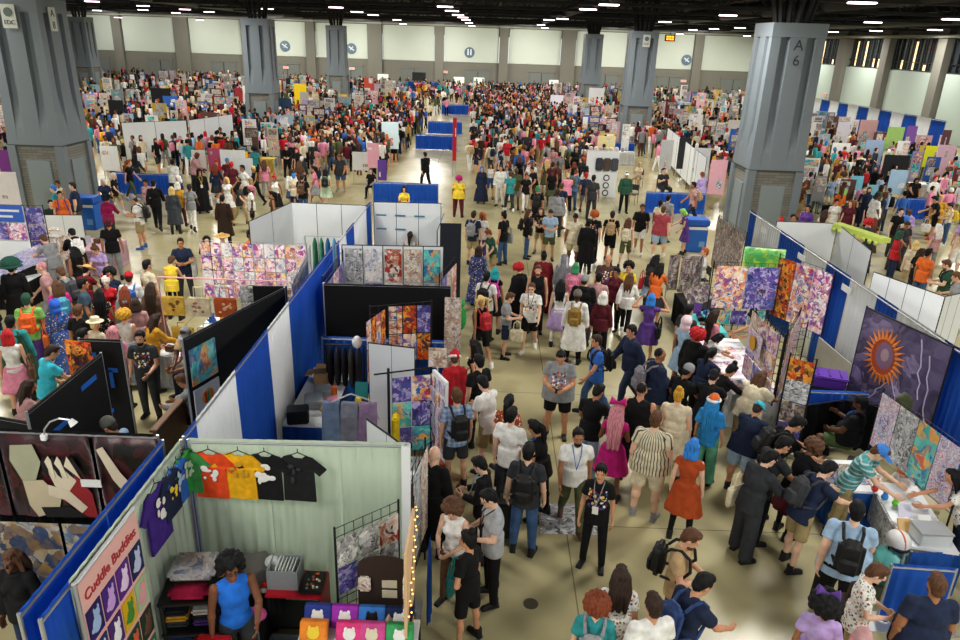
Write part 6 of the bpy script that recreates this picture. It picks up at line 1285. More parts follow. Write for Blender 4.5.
# tall pieces standing out among the far booths (seen over the crowd)
ft = [(382, 160, 1.7, .5, 'purple', 'tall purple pillar banner in the hall middle'), (390, 122, 2.3, 1.2, '#cfe4ea', 'pale blue tall banner in the hall middle'), (373, 143, 2.0, .7, '#e8a8b8', 'pink lettered banner in the hall middle'), (300, 84, 2.6, 1.0, '#e8c418', 'tall yellow banner beside the second left pillar'), (285, 98, 2.3, 1.0, '#3c5a78', 'slate blue banner left of the yellow one'), (304, 92, 2.4, .7, '#e0ddd4', 'white banner right of the yellow one'), (160, 88, 2.6, 1.6, '#1a1a1e', 'dark banner among the far left booths'), (170, 96, 2.3, 1.2, '#3060b0', 'blue and rainbow banner among the far left booths'), (208, 112, 2.3, 1.2, '#5a382c', 'dark brown banner over the far left crowd'), (115, 100, 2.3, 1.2, '#202224', 'black booth board at the far left'), (238, 88, 2.4, .6, '#c03a40', 'red banner by the far left pillar'), (369, 78, 2.6, .8, '#c8503a', 'red framed board before the far wall'), (597, 88, 2.5, 1.2, '#dcdce0', 'white banner before the third right pillar'), (557, 95, 2.3, 1., '#e8e4ec', 'white and blue sign in the middle right crowd'), (607, 136, 2.2, 1.2, '#e8d8a0', 'cream awning cloth over the middle booth'), (455, 118, 3.0, .25, '#c81e28', 'thin red flag pole in the hall middle'), (736, 120, 2.3, 1.1, '#e0dcd4', 'white board in the right crowd'), (703, 148, 2.3, 1.0, '#d8dadc', 'white upright board left of the right pillar, nearer'), (686, 138, 2.4, .8, '#2a2c30', 'black and white board behind the second right pillar'), (668, 140, 2.3, .8, '#c8cacc', 'grey and white board behind the second right pillar'), (720, 160, 2.3, .9, '#e0a8b4', 'pink upright board left of the right pillar'), (842, 143, 1.9, 1.3, '#dcdcd8', 'white blank board in the far right aisle'), (858, 176, 1.7, .7, '#7ac0d8', 'light blue tall board in the far right aisle'), (873, 185, 1.5, .9, '#7ab4cc', 'light blue square board in the far right aisle'), (900, 170, 1.9, 1., '#a8c8e0', 'blue and white framed board at the far right'), (898, 155, 2.1, 1.6, '#222428', 'black topped booth frame at the far right'), (876, 140, 2.2, 1.3, '#8fa4c0', 'blue grey board at the far right'), (948, 145, 2.4, 1.2, '#e8c0d0', 'pink board at the right frame edge'), (935, 146, 2.0, 1.2, '#d8dc2a', 'yellow green board at the right frame edge'), (948, 130, 2.9, .6, '#5a3a44', 'dark portrait poster at the right frame edge'), (897, 127, 2.6, 1.3, '#b0d878', 'lime print board on the far right drape'), (913, 126, 2.7, .8, '#8a5ab0', 'purple board on the far right drape'), (870, 120, 2.6, 1.4, '#e8b8b4', 'pink print board on the far right drape'), (845, 122, 2.6, 1.0, '#e8e4f0', 'white print board on the far right drape'), (7, 150, 2.4, 1., '#6a2a78', 'dark purple board at the far left edge'), (4, 172, 2., 1., '#e0d8d8', 'white goods board at the far left edge'), (232, 150, 1.9, 1.4, '#e0e4e0', 'white board with pictures in the left crowd'), (245, 158, 1.7, .8, '#d8dce0', 'pale blue white board in the left crowd'), (215, 148, 1.9, .9, '#b04a6a', 'dark pink print board in the left crowd'), (198, 150, 1.8, .8, '#d8d4cc', 'cream print board in the left crowd'), (108, 146, 1.9, 1., '#e0e0dc', 'white tall board behind the left pillar'), (361, 152, 1.5, 1.1, '#d8dad8', 'white low board in the hall middle crowd')]
for px, py, h, w_, c, lab in ft:
    p = at(px, py, h); e = empty('banner_stand', (p.x, p.y, 0), lab, 'banner', 'banners among the far booths'); ww = w_*max(.8, min(1.5, p.y/60))
    z0 = min(.8, h-.9); bm = bmesh.new(); box(bm, (0, 0, (z0+h)/2), (ww, .03, h-z0), None, .006); q = link('banner_sheet', bm, PAPER, e); color(q, PAL.get(c, c))
    bm = bmesh.new(); rr = random.Random(px); [box(bm, (rr.uniform(-.3, .3)*ww, -.022, z0+(h-z0)*rr.uniform(.2, .85)), (rr.uniform(.12, .4)*ww, .01, rr.uniform(.06, .3)*(h-z0))) for _ in range(1)]; link('banner_print', bm, ART[rr.choice(['mix', 'white', 'cream', 'grey', 'manga'])], e)
    bm = bmesh.new(); [tube(bm, (s*ww*.45, .03, 0), (s*ww*.45, .03, h), .015, .015, 6) for s in (-1, 1)]; link('stand', bm, PIPE, e)
# rows of ordinary booths
bc2 = [('white', '#dcdcd8'), ('black', '#1c1c20'), ('cream', '#d0c6b0'), ('white', '#dcdcd8'), ('blue', '#2a5cae'), ('grey', '#8a8c8e'), ('pink', '#d8a8b4'), ('white', '#e2e2de'), ('light blue', '#9cb8c8'), ('dark red', '#6a2426'), ('brown', '#5a4034'), ('yellow', '#ccb04a'), ('lilac', '#a89cba')]
rows = [('outer left', -38, 44), ('mid left', -29.5, 40), ('far left', -22, 46), ('inner left', -12.5, 38), ('inner right', 8.2, 45), ('right', 15.5, 31), ('mid right', 22.5, 34), ('outer right', 27, 44)]
rg = random.Random(99); HOLES = []
for rn, X, y0 in rows:
    y = y0; i = 0
    while y < 96:
        n2, c2 = bc2[(i*7+len(rn)*2+4) % len(bc2)]; x = X+rg.uniform(-.8, .8)
        if any(abs(x-(10.55+27.43*a)) < 2.9 and abs(y-(28+27.43*b)) < 2.9 for a in (-2, -1, 0) for b in (0, 1, 2)): y += 3; continue
        oi = f'{ORD[i]} booth of the {rn} row'
        t = table(f'{n2} covered table of the {oi}', x-.9, x+.9, y-.35, y+.35, .75, mat('far_cloth_'+n2, c2, .8), mat('far_cloth_'+n2, c2, .8), 'tables of the far booths', 's')
        for bi in range(2):
            n_, c = bc2[(i*3+len(rn)+bi*5) % len(bc2)]; hh = rg.uniform(1.6, 2.4); ww = rg.uniform(.45, 1.05); bx_ = x+(-.55 if bi == 0 else .55)+rg.uniform(-.15, .15)
            e = empty('display_board', (bx_, y+.75+.3*bi, 0), f'{n_} display board, {"left" if bi == 0 else "right"} one behind the {oi}', 'display board', 'display boards of the far booths')
            bm = bmesh.new(); box(bm, (0, 0, (.7+hh)/2), (ww, .03, hh-.7)); color(link('board', bm, PAPER, e), c)
            zz = hh-.08
            for k in range(3):
                h1 = rg.uniform(.2, .5); w1 = ww*rg.uniform(.4, .9)
                if zz-h1 < .75: break
                bm = bmesh.new(); box(bm, (rg.uniform(-1, 1)*(ww-w1)/2, -.022, zz-h1/2), (w1, .012, h1)); link('pinned_print', bm, ART[rg.choice(['mix', 'brown', 'manga', 'white', 'cream', 'cream', 'grey', 'brown', 'teal'])], e); zz -= h1+.05
            bm = bmesh.new(); [tube(bm, (s*ww*.48, .03, 0), (s*ww*.48, .03, hh+.02), .014, .014, 6) for s in (-1, 1)]; link('frame', bm, PIPE, e)
        if y < 60: goods(f'at the {oi}', x-.8, x+.8, y-.3, y+.2, .755, 4, int(y*7+X*3))
        HOLES.append((x, y)); y += rg.uniform(2.6, 3.8) if y < 60 else rg.uniform(3.5, 5); i += 1
# white lit panels, a black screen and a navy drape along the foot of the far wall
for i, (px, py, w_, h_, c, lab) in enumerate(((383, 74, 1.5, 2.9, '#f4f4f0', 'white tall panel at the far wall, left of the black screen'), (459, 77, 1.5, 2.6, '#f4f4f0', 'white tall panel at the far wall under the restroom sign, left one'), (479, 77.5, 1.5, 2.6, '#f4f4f0', 'white tall panel at the far wall under the restroom sign, right one'), (554, 80, 1.3, 2.6, '#eeeeee', 'white tall panel at the far wall near the third right pillar'))):
    p = atY(px, py, 106.5); bm = bmesh.new(); box(bm, (0, 0, p.z/2), (w_, .25, p.z), None, .04); thing1('light_column', bm, PAPER, lab, 'display column', 'white panels at the far wall', c, False, (p.x, p.y, 0))
p = atY(419, 76.5, 107); e = empty('screen', (p.x, p.y, 0), 'black screen on a stand before the far wall', 'screen')
bm = bmesh.new(); box(bm, (0, 0, p.z), (1.9, .12, 1.1), None, .02); link('display', bm, BPL, e); bm = bmesh.new(); box(bm, (0, 0, p.z/2), (.12, .1, p.z)); box(bm, (0, 0, .03), (.9, .6, .06)); link('stand', bm, BPL, e)
a_, b_ = at(403, 86, 1.2), at(435, 87, 1.2); partition('dark navy drape far in the hall middle', (a_.x, 98), (b_.x, 98), [(0, b_.x-a_.x, 'blue')], 1.5, 'low_drape')
# ================================================================== THE VISITORS (crown of the head as seen in the photograph)
QUEUE = []
def p(*a, **k): QUEUE.append((a, k))
AISLE = 'visitors in the main aisle'
# --- front of the aisle
p(561, 352, 'h', 'phone', 186, 'grey:tee:print', 'black:shorts', 'black', 'heavyset man in grey printed T-shirt and black shorts, looking at his phone', 1, phone=1)
p(579, 429, 'm', 'walk', 172, 'white', 'olive', 'hair:pony', 'man with long dark tied hair, white T-shirt, lanyard and olive trousers', 3, lanyard='blue', beard=1, shoe='brown')
p(602, 464, 'f', 'stand', 188, 'black:tee:print', 'black', 'hair:short', 'woman in black printed T-shirt and black trousers facing the camera, wearing a badge', 1, lanyard='grey')
p(529, 444, 'm', 'stand', 8, 'charcoal', 'jeans', 'black', 'man in dark grey T-shirt and blue jeans with back turned, mid aisle', 2, pack=('black', 'black backpack on the man in blue jeans at the aisle front'))
p(531, 420, 'f', 'lean', 285, 'black', 'black', 'black:pony', 'woman with dark ponytail, black T-shirt and blue lanyard, looking left', 0, lanyard='blue')
p(512, 408, 'm', 'stand', 25, 'white', 'charcoal', 'black', 'man in white T-shirt hidden behind the floral shirted woman', 2)
p(507, 394, 'f', 'stand', 18, 'rust:tee:floral', 'dkjeans', 'black:pony', 'woman with black ponytail in brown floral shirt and dark jeans', 0)
p(434, 447, 'm', 'stand', 30, 'black:coat', 'black', None, 'bald man in long black coat beside the tall face grid', 2)
p(477, 457, 'f', 'phone', 285, 'black:long', 'black', 'black', 'black haired person in black cardigan holding a phone, looking left', 2, phone='R', lanyard='lightblue')
p(481, 491, 'm', 'phone', 255, '#a6a9ad', 'black', 'black', 'person in pale grey T-shirt with glasses, head bowed, facing left', 2, glasses=1, lanyard='black')
p(456, 504, 'f', 'phone', 205, 'white:tank', 'brown', 'brown:curly', 'grey-brown haired woman in white sleeveless top by the booth lights', 2, bag='teal:L')
p(469, 532, 'f', 'hip', 305, 'black', 'black:shorts', 'black:bun', 'woman in black T-shirt and black shorts, hand on hip, by the booth lights', 1)
p(657, 412, 'h', 'stand', 8, 'cream:tee:stripe', 'cream:shorts', 'brown', 'broad man in cream shirt with dark vertical stripes', 0, shoe='grey')
p(694, 440, 'f', 'stand', 10, 'rust:dress', None, 'bluehair:bob', 'woman with blue wig in rust orange dress and black tights', 2, tights='black')
p(618, 404, 'f', 'strap', 4, 'magenta:dress', None, 'pinkhair:xlong', 'woman with long pink wig and magenta bow, back turned', 4, hat='magenta:bow')
p(601, 384, 'm', 'lean', 24, 'black', 'lightblue', 'black', 'black haired person in black T-shirt and pale jeans, behind the pink wig', 3)
p(644, 383, 'h', 'stand', 12, 'black:vest', 'black', 'hair:buzz', 'man in padded black vest with white fur collar, thinning hair', 1, hat=None or '')
p(678, 389, 'g', 'stand', 6, 'cream:dress', None, 'mustard:bun', 'woman with orange bun in cream dress with brown belt', 0, bag=None)
p(720, 396, 'f', 'stand', 14, '#2a86c8:wide', '#5fa88a:baggy', '#2a86c8:xlong', 'person with orange hat, bright blue long hair and mint green trousers', 1, hat='orange:beanie,white:furband')
p(756, 401, 'g', 'reach', 24, 'navy', 'lightblue:shorts', 'dkbrown:short', 'woman with teal cap, navy T-shirt and pale blue shorts', 1, hat='turq:cap')
p(775, 450, 'm', 'lean', 40, 'charcoal:jacket', 'charcoal:baggy', 'black', 'masked person in dark jacket carrying a cream tote bag', 2, bag='cream:L:s')
p(818, 441, 'f', 'reach', 34, 'black', 'maroon:skirt', 'brown:curly', 'curly brown haired person in black top and maroon skirt', 0, tights='black')
p(834, 462, 'm', 'reach', 42, 'navy', 'khaki:shorts', 'black', 'man in navy T-shirt and khaki shorts at the prints table', 2, pack=('charcoal', 'dark grey backpack on the man in navy T-shirt at the prints table'))
p(859, 502, 'h', 'walk', 352, 'lightblue:tee', 'black:baggy', 'black', 'man in pale blue shirt and wide black trousers walking away', 2, pack=('black', 'black backpack on the man in pale blue shirt walking away'), shoe='white')
p(883, 566, 'f', 'phone', 80, 'white:tee:floral', 'khaki', 'brown:short', 'person in blue and white floral shirt looking at a phone by the blue drape', 0, phone=1, bag='#4a3a34:L:s')
p(940, 576, 'h', 'stand', 330, 'navy', 'khaki', 'brown', 'broad man in dark navy T-shirt at the right front corner', 0, beard=1)
p(830, 598, 'f', 'stand', 355, 'lilac', 'charcoal', 'black:afro', 'person with dark curls streaked purple and a lilac top', 3, hat='purple:bow', pack=None)
p(862, 629, 'f', 'stand', 5, 'pink', 'jeans', 'pinkhair:bob', 'person with a pink head covering at the bottom frame edge', 0, hat='dustpink:beanie')
p(696, 531, 'm', 'phone', 98, 'tan', 'black', 'brown', 'bearded man in tan T-shirt looking right', 0, beard=1, pack=('black', 'black backpack on the bearded man in tan T-shirt'))
p(709, 574, 'm', 'lean', 40, 'navy', 'charcoal', 'black', 'black haired man in navy T-shirt at the bottom of the aisle', 1, pack=('#1f3a6e', 'navy blue backpack on the black haired man in the navy T-shirt'))
p(622, 568, 'f', 'stand', 352, 'white:tee:floral', 'khaki', 'dkbrown:long', 'woman with long dark hair and pale floral shirt at the aisle bottom', 1)
p(598, 596, 'f', 'stand', 0, 'teal', 'jeans', 'auburn:curly', 'auburn curly haired person in grey-teal top at the bottom edge', 0, pack=('grey', 'grey backpack on the auburn curly haired person'))
p(655, 596, 'm', 'stand', 330, 'white', 'grey', 'dkbrown', 'man in white T-shirt glancing left at the bottom edge', 0, bag=None)
p(457, 389, 'm', 'stand', 345, '#6a86b0:tee:plaid', 'charcoal:shorts', 'brown', 'brown haired man in blue checked shirt and grey shorts', 0, pack=('black', 'black backpack on the man in blue checked shirt'))
p(483, 377, 'm', 'lean', 312, 'white', 'khaki:shorts', 'black', 'black haired man in white T-shirt beside the checked shirt', 2)
p(455, 352, 'f', 'lean', 350, 'red:coat', None, 'brown:short', 'person in red costume cape and red hat with white fur trim', 0, hat='red:fur,white:furband', cape='red')
# --- aisle, second rank
p(474, 340, 'f', 'walk', 300, 'black:dress', None, 'hair:long', 'woman with long dark hair in black striding left past the poster booth', 1, shoe='white')
p(479, 355, 'm', 'stand', 320, 'black', 'black', 'black', 'person in black beside the red caped figure', 2)
p(632, 325, 'm', 'walk', 236, 'navy:jacket', 'dkjeans', 'black', 'man in dark navy suit jacket striding left', 1)
p(597, 335, 'm', 'walk2', 252, 'blue', 'jeans', 'dkbrown', 'boy in blue T-shirt and jeans striding left', 0, pack=('black', 'black backpack on the boy in blue T-shirt'))
p(664, 350, 'h', 'stand', 62, 'navy:hoodie', 'khaki', 'black:buzz', 'man in navy hooded top and khaki trousers looking right', 3, pack=('#77737a', 'small grey furry backpack on the man in the navy hooded top'))
p(692, 364, 'm', 'lean', 32, 'black', 'charcoal', 'black', 'person with grey patterned bandana and black T-shirt', 3, hat='grey:beanie')
p(711, 368, 'm', 'reach', 12, 'black', 'black', 'black', 'black haired man in black T-shirt close to the print table', 2)
p(699, 329, 'h', 'stand', 34, 'black:hoodie', 'charcoal', 'redhair:curly', 'red haired person in big black hooded top', 0)
p(715, 348, 'f', 'reach', 30, 'navy', 'black', 'black:pony', 'woman with dark hair and navy top by the print table', 0)
p(690, 315, 'f', 'stand', 30, 'lightblue:dress', None, 'white:short', 'person with pale pink bonnet and pale blue dress', 0, hat='#e8ccd0:hood')
p(716, 310, 'f', 'stand', 60, 'pink:dress', None, 'dkbrown:xlong', 'girl with very long dark hair in pink dress', 0)
p(690, 306, 'm', 'stand', 40, 'charcoal', 'black', 'black', 'black haired person behind the pale pink bonnet', 1)
p(720, 334, 'f', 'reach', 60, 'white', 'black:skirt', 'black:bob', 'short person in white top bending over the print table', 0, h=1.4)
p(751, 312, 'f', 'reach', 256, 'white:tank', 'blue:skirt', 'black:bun', 'seller in white and blue apron behind the white print table', 1)
p(740, 366, 'f', 'reach', 44, 'black:long', 'black', 'black:bun', 'person in black with tied hair near the print rack', 0)
p(760, 371, 'g', 'reach', 30, 'cream:wide', 'khaki', 'brown:long', 'large person in cream blouse with brown hair at the print rack', 0)
p(803, 418, 'm', 'reach', 62, 'black', 'black', 'black', 'man in black T-shirt leaning over near the dark print tower', 1, pack=('black', 'black backpack on the man by the dark print tower'))
p(788, 438, 'm', 'lean', 50, 'charcoal', 'black', 'black:short', 'person in charcoal top behind the masked person', 1)
p(863, 397, 'h', 'sit', 282, 'black', '#4a5e38:shorts', 'black', 'seated man in black cap, black T-shirt and green shorts', 0, hat='black:cap', beard=1, lanyard='blue')
p(887, 448, 'm', 'reach', 92, '#4f9a9a:tee:band', 'khaki', 'brown', 'man in blue cap and teal striped shirt at the slanted table', 0, hat='#3f7fd0:cap')
p(902, 468, 'f', 'sitlean', 205, 'white', 'navy', 'orange:bob', 'child with bright orange hair behind the slanted white table', 0, h=1.35)
p(949, 470, 'f', 'reach', 250, 'white:tee:floral', 'navy', 'black:xlong', 'seller with very long black hair at the right edge', 1)
# --- aisle, between the booths
p(481, 296, 'f', 'walk', 332, 'black:tank', 'black:shorts', 'blond:twin', 'blonde woman with two ponytails, black top and shorts', 0, pack=('red', 'small red backpack on the blonde woman with two ponytails'), shoe='white')
p(512, 293, 'm', 'phone', 92, 'grey', 'navy:shorts', 'brown', 'boy in grey polo and navy shorts facing right', 0, h=1.6, bag='cream:R')
p(532, 283, 'm', 'walk2', 188, 'white:tee:print', 'black:shorts', 'brown', 'man in white printed T-shirt and black shorts walking to the camera', 0, lanyard='black', glasses=1, shoe='white')
p(534, 264, 'm', 'stand', 184, 'black:vest', 'black', 'brown', 'bearded man in black vest and tie facing the camera', 0, beard=1)
p(522, 265, 'f', 'lean', 325, 'black:jacket', 'black', 'redhair:curly', 'red haired person in black cape left of the bearded man', 0, cape='black')
p(548, 253, 'g', 'stand', 2, 'darkred:robe', None, 'black:bun', 'person in dark red robe with black hair bun', 1, cape='darkred')
p(561, 254, 'f', 'stand', 8, 'grey:robe', None, 'silver:xlong', 'person with long silver grey veil', 2, hat='#77787c:veil')
p(563, 280, 'f', 'stand', 4, 'white:tank', 'lilac:skirt', 'black:long', 'black haired woman in white and lilac costume with white socks', 0, socks='white')
p(576, 263, 'f', 'stand', 8, 'pink', 'charcoal', 'greenhair:bob', 'green haired person in pink top', 0, pack=('#d67a9a', 'pink backpack on the green haired person'))
p(584, 275, 'h', 'stand', 10, 'black:hoodie', 'charcoal', 'dkbrown', 'person in grey knitted cap and black hooded top', 2, hat='grey:beanie')
p(578, 290, 'm', 'stand', 6, 'white:coat', 'black', 'dkbrown', 'person in grey cap and long white jacket with a bright backpack', 0, hat='#6a6258:beanie', pack=('#8a6a2a', 'purple and gold backpack on the person in long white jacket'))
p(599, 273, 'm', 'stand', 8, 'dustpink', 'charcoal', 'black', 'black haired man in dusty pink T-shirt', 2)
p(604, 292, 'f', 'stand', 12, 'maroon:long', 'black', 'whitehair:bob', 'white haired person in dark red sweater', 0)
p(610, 255, 'h', 'stand', 176, '#4a3630:tee:print', 'black', None, 'bald man in brown printed T-shirt facing the camera', 0)
p(618, 268, 'f', 'stand', 210, 'maroon:long', 'black', 'black:short', 'person in maroon and black beside the bald man', 3)
p(628, 262, 'f', 'stand', 184, 'yellow:tee', 'black', 'hair:curly', 'woman with dark curls and yellow top facing the camera', 1)
p(630, 273, 'f', 'walk', 14, 'white:jacket', 'black', 'brown:long', 'woman with long brown hair in white jacket and black trousers', 1, shoe='white')
p(652, 294, 'f', 'up', 6, 'purple:dress', None, 'bluehair:bob', 'blue haired woman in purple dress raising both arms', 1, bag='black:R:s')
p(658, 255, 'f', 'lean', 22, 'charcoal', 'lightblue:skirt', 'black:long', 'black haired woman in dark top with red shoulder bag', 0, bag='red:L:s')
p(662, 263, 'f', 'lean', 14, 'orange', 'charcoal:skirt', 'hair:long', 'woman in orange top and grey skirt at the photo strips', 1)
p(479, 246, 'f', 'stand', 10, '#2c4a8c:robe:floral', None, 'dkbrown:bob', 'person in blue and white patterned robe', 0)
p(487, 272, 'm', 'stand', 18, 'white', 'charcoal', 'black', 'man in white T-shirt with black pack beside the teal haired person', 2, pack=('black', 'black backpack on the man beside the teal haired person'))
p(495, 268, 'f', 'stand', 6, 'black:dress', None, 'tealhair:bob', 'teal haired person in black dress', 1, pack=('#c02a9a', 'magenta backpack on the teal haired person'))
p(487, 230, 'f', 'lean', 244, 'dkgreen', 'khaki:shorts', 'auburn', 'auburn haired person in dark green shirt facing left', 0)
p(474, 211, 'm', 'stand', 18, 'navy', 'khaki:shorts', 'dkbrown', 'man in navy T-shirt and khaki shorts by the navy panel', 0, pack=('grey', 'grey backpack on the man in khaki shorts by the navy panel'))
p(482, 212, 'f', 'stand', 200, 'white:tee', 'purple', 'ginger:long', 'red haired woman in white and purple beside him at the navy panel', 0)
p(504, 212, 'm', 'stand', 306, 'black', 'jeans', 'black:bun', 'person with pointed black hair, black T-shirt and jeans', 0, bag='grey:R:s')
p(529, 209, 'f', 'stand', 92, 'black:jacket', 'jeans', 'brown:long', 'long haired person in black jacket and jeans facing right', 0, pack=('black', 'black backpack on the long haired person in black jacket'))
p(541, 208, 'f', 'phone', 188, 'black:tee:print', 'tan:shorts', 'brown:long', 'woman in black printed T-shirt and tan shorts facing the camera', 0)
p(551, 210, 'm', 'phone', 182, 'lightblue', 'olive:shorts', 'dkbrown', 'man in pale blue shirt and olive shorts looking down', 0)
p(576, 213, 'h', 'walk', 2, 'cream', 'cream:shorts', 'black:buzz', 'man in cream T-shirt and cream shorts walking away', 4)
p(589, 219, 'm', 'stand', 8, 'black:coat', 'black', 'black', 'person in long black coat in the aisle middle', 0)
p(595, 211, 'm', 'walk2', 6, 'black:tee:backprint', 'black', 'ginger:curly', 'ginger haired person in black printed T-shirt', 0)
p(613, 211, 'm', 'walk', 4, 'black', 'black:shorts', 'dkbrown', 'man in black T-shirt and black shorts walking away', 0, pack=('tan', 'tan leather backpack on the man in black T-shirt'))
p(629, 218, 'f', 'walk2', 10, 'white:tank', 'olive:shorts', 'brown:long', 'woman with long brown hair in white top and olive shorts', 0, pack=('cream', 'small cream backpack on the woman in olive shorts'))
p(643, 204, 'm', 'walk', 182, 'black:wide', 'white:shorts', 'dkbrown', 'man in loose black shirt and white shorts walking to the camera', 0, shoe='white')
p(664, 206, 'h', 'walk2', 8, '#a8444e:tee', 'lightblue:shorts', 'brown', 'man in faded red T-shirt and pale shorts walking away', 0, shoe='white')
p(661, 200, 'f', 'stand', 20, 'cream', 'charcoal', 'black', 'black haired person half hidden behind the faded red T-shirt', 0)
p(669, 195, 'm', 'stand', 30, 'grey', 'charcoal', 'black', 'man in grey T-shirt by the low blue drape', 0)
p(682, 209, 'f', 'lean', 262, 'purple:dress', None, 'lime:bob', 'green haired person in purple dress facing left', 0)
p(694, 182, 'm', 'walk', 262, 'dustpink', 'dkjeans', 'black', 'man in pinkish shirt and dark jeans before the low blue drape', 3, pack=('tan', 'beige backpack on the man in the pinkish shirt'))
p(532, 161, 'm', 'walk', 186, 'white', 'white:shorts', 'black:buzz', 'man in white T-shirt and white shorts walking to the camera', 4)
p(538, 186, 'm', 'walk2', 4, 'black', 'black:shorts', 'greenhair:short', 'green haired person in black T-shirt and black shorts', 0, pack=('black', 'black backpack on the green haired person in shorts'))
p(558, 189, 'h', 'stand', 8, 'grey:long', 'charcoal', 'dkbrown', 'heavyset man in grey sweater', 0)
p(562, 183, 'm', 'stand', 20, 'navy', 'red:shorts', 'brown', 'man in navy top right behind the grey sweater', 0)
p(577, 170, 'm', 'lean', 20, '#5a7aa0', 'jeans', 'auburn', 'bald-looking man in blue grey shirt and bright jeans', 0, pack=('olive', 'olive backpack on the man in bright jeans'))
p(594, 175, 'm', 'stand', 8, 'charcoal', 'charcoal', 'black', 'tall slim person in dark grey patterned clothes', 0, h=1.85)
p(587, 166, 'f', 'stand', 12, 'white:long', 'black', 'black:long', 'black haired person in white sweater by the shirt stand', 0)
p(547, 160, 'f', 'stand', 340, 'olive:dress', None, 'blond:long', 'blonde person in olive dress', 0)
p(553, 162, 'm', 'stand', 10, 'maroon', 'charcoal', 'dkbrown', 'person in maroon T-shirt beside the olive dress', 0)
p(560, 152, 'm', 'stand', 12, 'grey', 'black', 'black', 'person in grey top and black trousers, upper aisle', 0)
p(508, 138, 'm', 'stand', 186, 'red:jacket', 'white', 'black', 'person in bright red jacket and white trousers', 0)
p(520, 149, 'm', 'walk', 0, 'blue:long', 'cream', 'dkbrown', 'person in bright blue sweater and cream trousers', 0)
p(491, 163, 'f', 'stand', 184, 'white:crop', 'jeans:shorts', 'black:long', 'woman in white top and denim shorts', 0)
p(501, 165, 'm', 'stand', 190, 'white:long', 'white', 'charcoal', 'person in white outfit left of the aisle', 0)
p(482, 166, 'f', 'stand', 180, 'navy:robe', None, 'bluehair:bob', 'blue haired person in navy robe', 0)
p(459, 176, 'g', 'stand', 10, 'yellow:tee', 'maroon', 'magenta:curly', 'magenta haired person in yellow top', 0)
p(425, 152, 'm', 'walk', 330, 'black:jacket', 'black', 'black', 'man in black jacket alone past the hall middle', 0)
p(404, 186, 'f', 'sit', 180, 'yellow:tee', 'black', 'black:bob', 'person in yellow top sitting before the low blue drape', 0)
p(410, 232, 'f', 'stand', 10, 'white:tank', 'jeans', 'dkbrown:pony', 'person in white top inside the white walled booth', 0)
# --- left aisle
p(41, 235, 'm', 'reach', 330, 'grey', 'grey:baggy', 'brown', 'brown haired man in grey T-shirt at the tilted pin board', 0)
p(71, 229, 'm', 'reach', 350, 'black:hoodie', 'black', 'black', 'person in black cap bending at the stepped rack', 0, hat='black:cap', pack=('white', 'white backpack on the person in the black cap'))
p(74, 247, 'f', 'stand', 338, 'black:tank', 'black', 'black:long', 'woman in black tank top and black cap', 0, hat='black:cap')
p(93, 246, 'f', 'lean', 220, 'lilac', 'charcoal', 'brown:bun', 'woman with bun in lilac top', 0)
p(59, 267, 'm', 'lean', 330, 'grey', 'charcoal', 'brown', 'brown haired man in grey T-shirt with pack straps', 0, pack=('#3a3c40', 'dark grey backpack on the brown haired man at the left'))
p(56, 281, 'f', 'stand', 350, 'hotpink', 'black', 'brown:long', 'brown haired woman in hot pink top', 0, pack=('#4a9ab8', 'patterned teal backpack on the woman in hot pink'))
p(87, 265, 'f', 'lean', 30, 'darkred', 'charcoal', 'black', 'person wearing a wide straw hat', 0, hat='#d8b070:straw')
p(88, 280, 'm', 'stand', 90, '#3a5060', 'charcoal', 'black', 'dark haired man in slate T-shirt facing right', 0)
p(108, 270, 'f', 'stand', 200, 'navy', 'black', 'black:curly', 'dark curly haired person behind the red costume', 0)
p(106, 275, 'f', 'stand', 196, 'red:dress', None, 'white:short', 'woman in red costume with white helmet-like cap', 0, hat='white:beanie,red:ears')
p(128, 272, 'm', 'stand', 12, 'white:long', 'navy', 'dkbrown', 'person in red cap and blue vest over white sleeves', 0, hat='red:cap', pack=('blue', 'blue vest-like pack on the person in red cap'))
p(121, 287, 'f', 'stand', 12, 'grey:hoodie', 'black', 'auburn:long', 'auburn haired person in grey hooded top', 0)
p(95, 288, 'f', 'stand', 14, 'black:dress:floral', None, 'black:xlong', 'long black haired person in black and white patterned dress', 0)
p(10, 262, 'm', 'stand', 20, 'black:robe', None, 'hair', 'person in black with a huge green hat', 0, hat='#1f4a3c:big')
p(25, 294, 'm', 'stand', 14, 'lime', 'purple:maxi', 'dkgreen:short', 'person in lime top and purple skirt', 0, pack=('#e8601e', 'orange pumpkin-like backpack on the person in lime'))
p(54, 300, 'f', 'stand', 18, 'blue:robe:floral', None, 'bluehair:short', 'person in blue patterned hooded costume', 0, hat='#2f62c8:hood', bag='orange:L:s')
p(77, 305, 'm', 'stand', 40, 'black', 'black', 'brown', 'brown haired person in black T-shirt, left aisle', 0)
p(94, 318, 'f', 'stand', 50, 'cream', 'khaki', 'blond:short', 'person with cream hat beside the pink top', 0, hat='cream:brim')
p(106, 328, 'f', 'stand', 20, 'pink', 'black', 'pinkhair:bob', 'pink clad person behind the taped black panel', 0)
p(87, 328, 'm', 'stand', 60, 'white', 'black', 'black', 'dark haired person peeking over the taped black panel', 1)
p(123, 310, 'f', 'stand', 24, 'white:tank', 'lightblue:maxi', 'mustard:curly', 'mustard haired person in white and blue dress', 0)
p(9, 316, 'm', 'stand', 20, 'teal:coat', 'black', 'black', 'black haired person in dark teal cape', 0, cape='dkgreen')
p(6, 330, 'f', 'stand', 10, 'white:tank', 'pink:skirt', 'redhair:bob', 'red haired person in white top and pink striped skirt', 0, bag='brown:R:s')
p(54, 345, 'm', 'lean', 70, 'turq', 'jeans', 'dkbrown', 'man in turquoise shirt holding the flame print', 0)
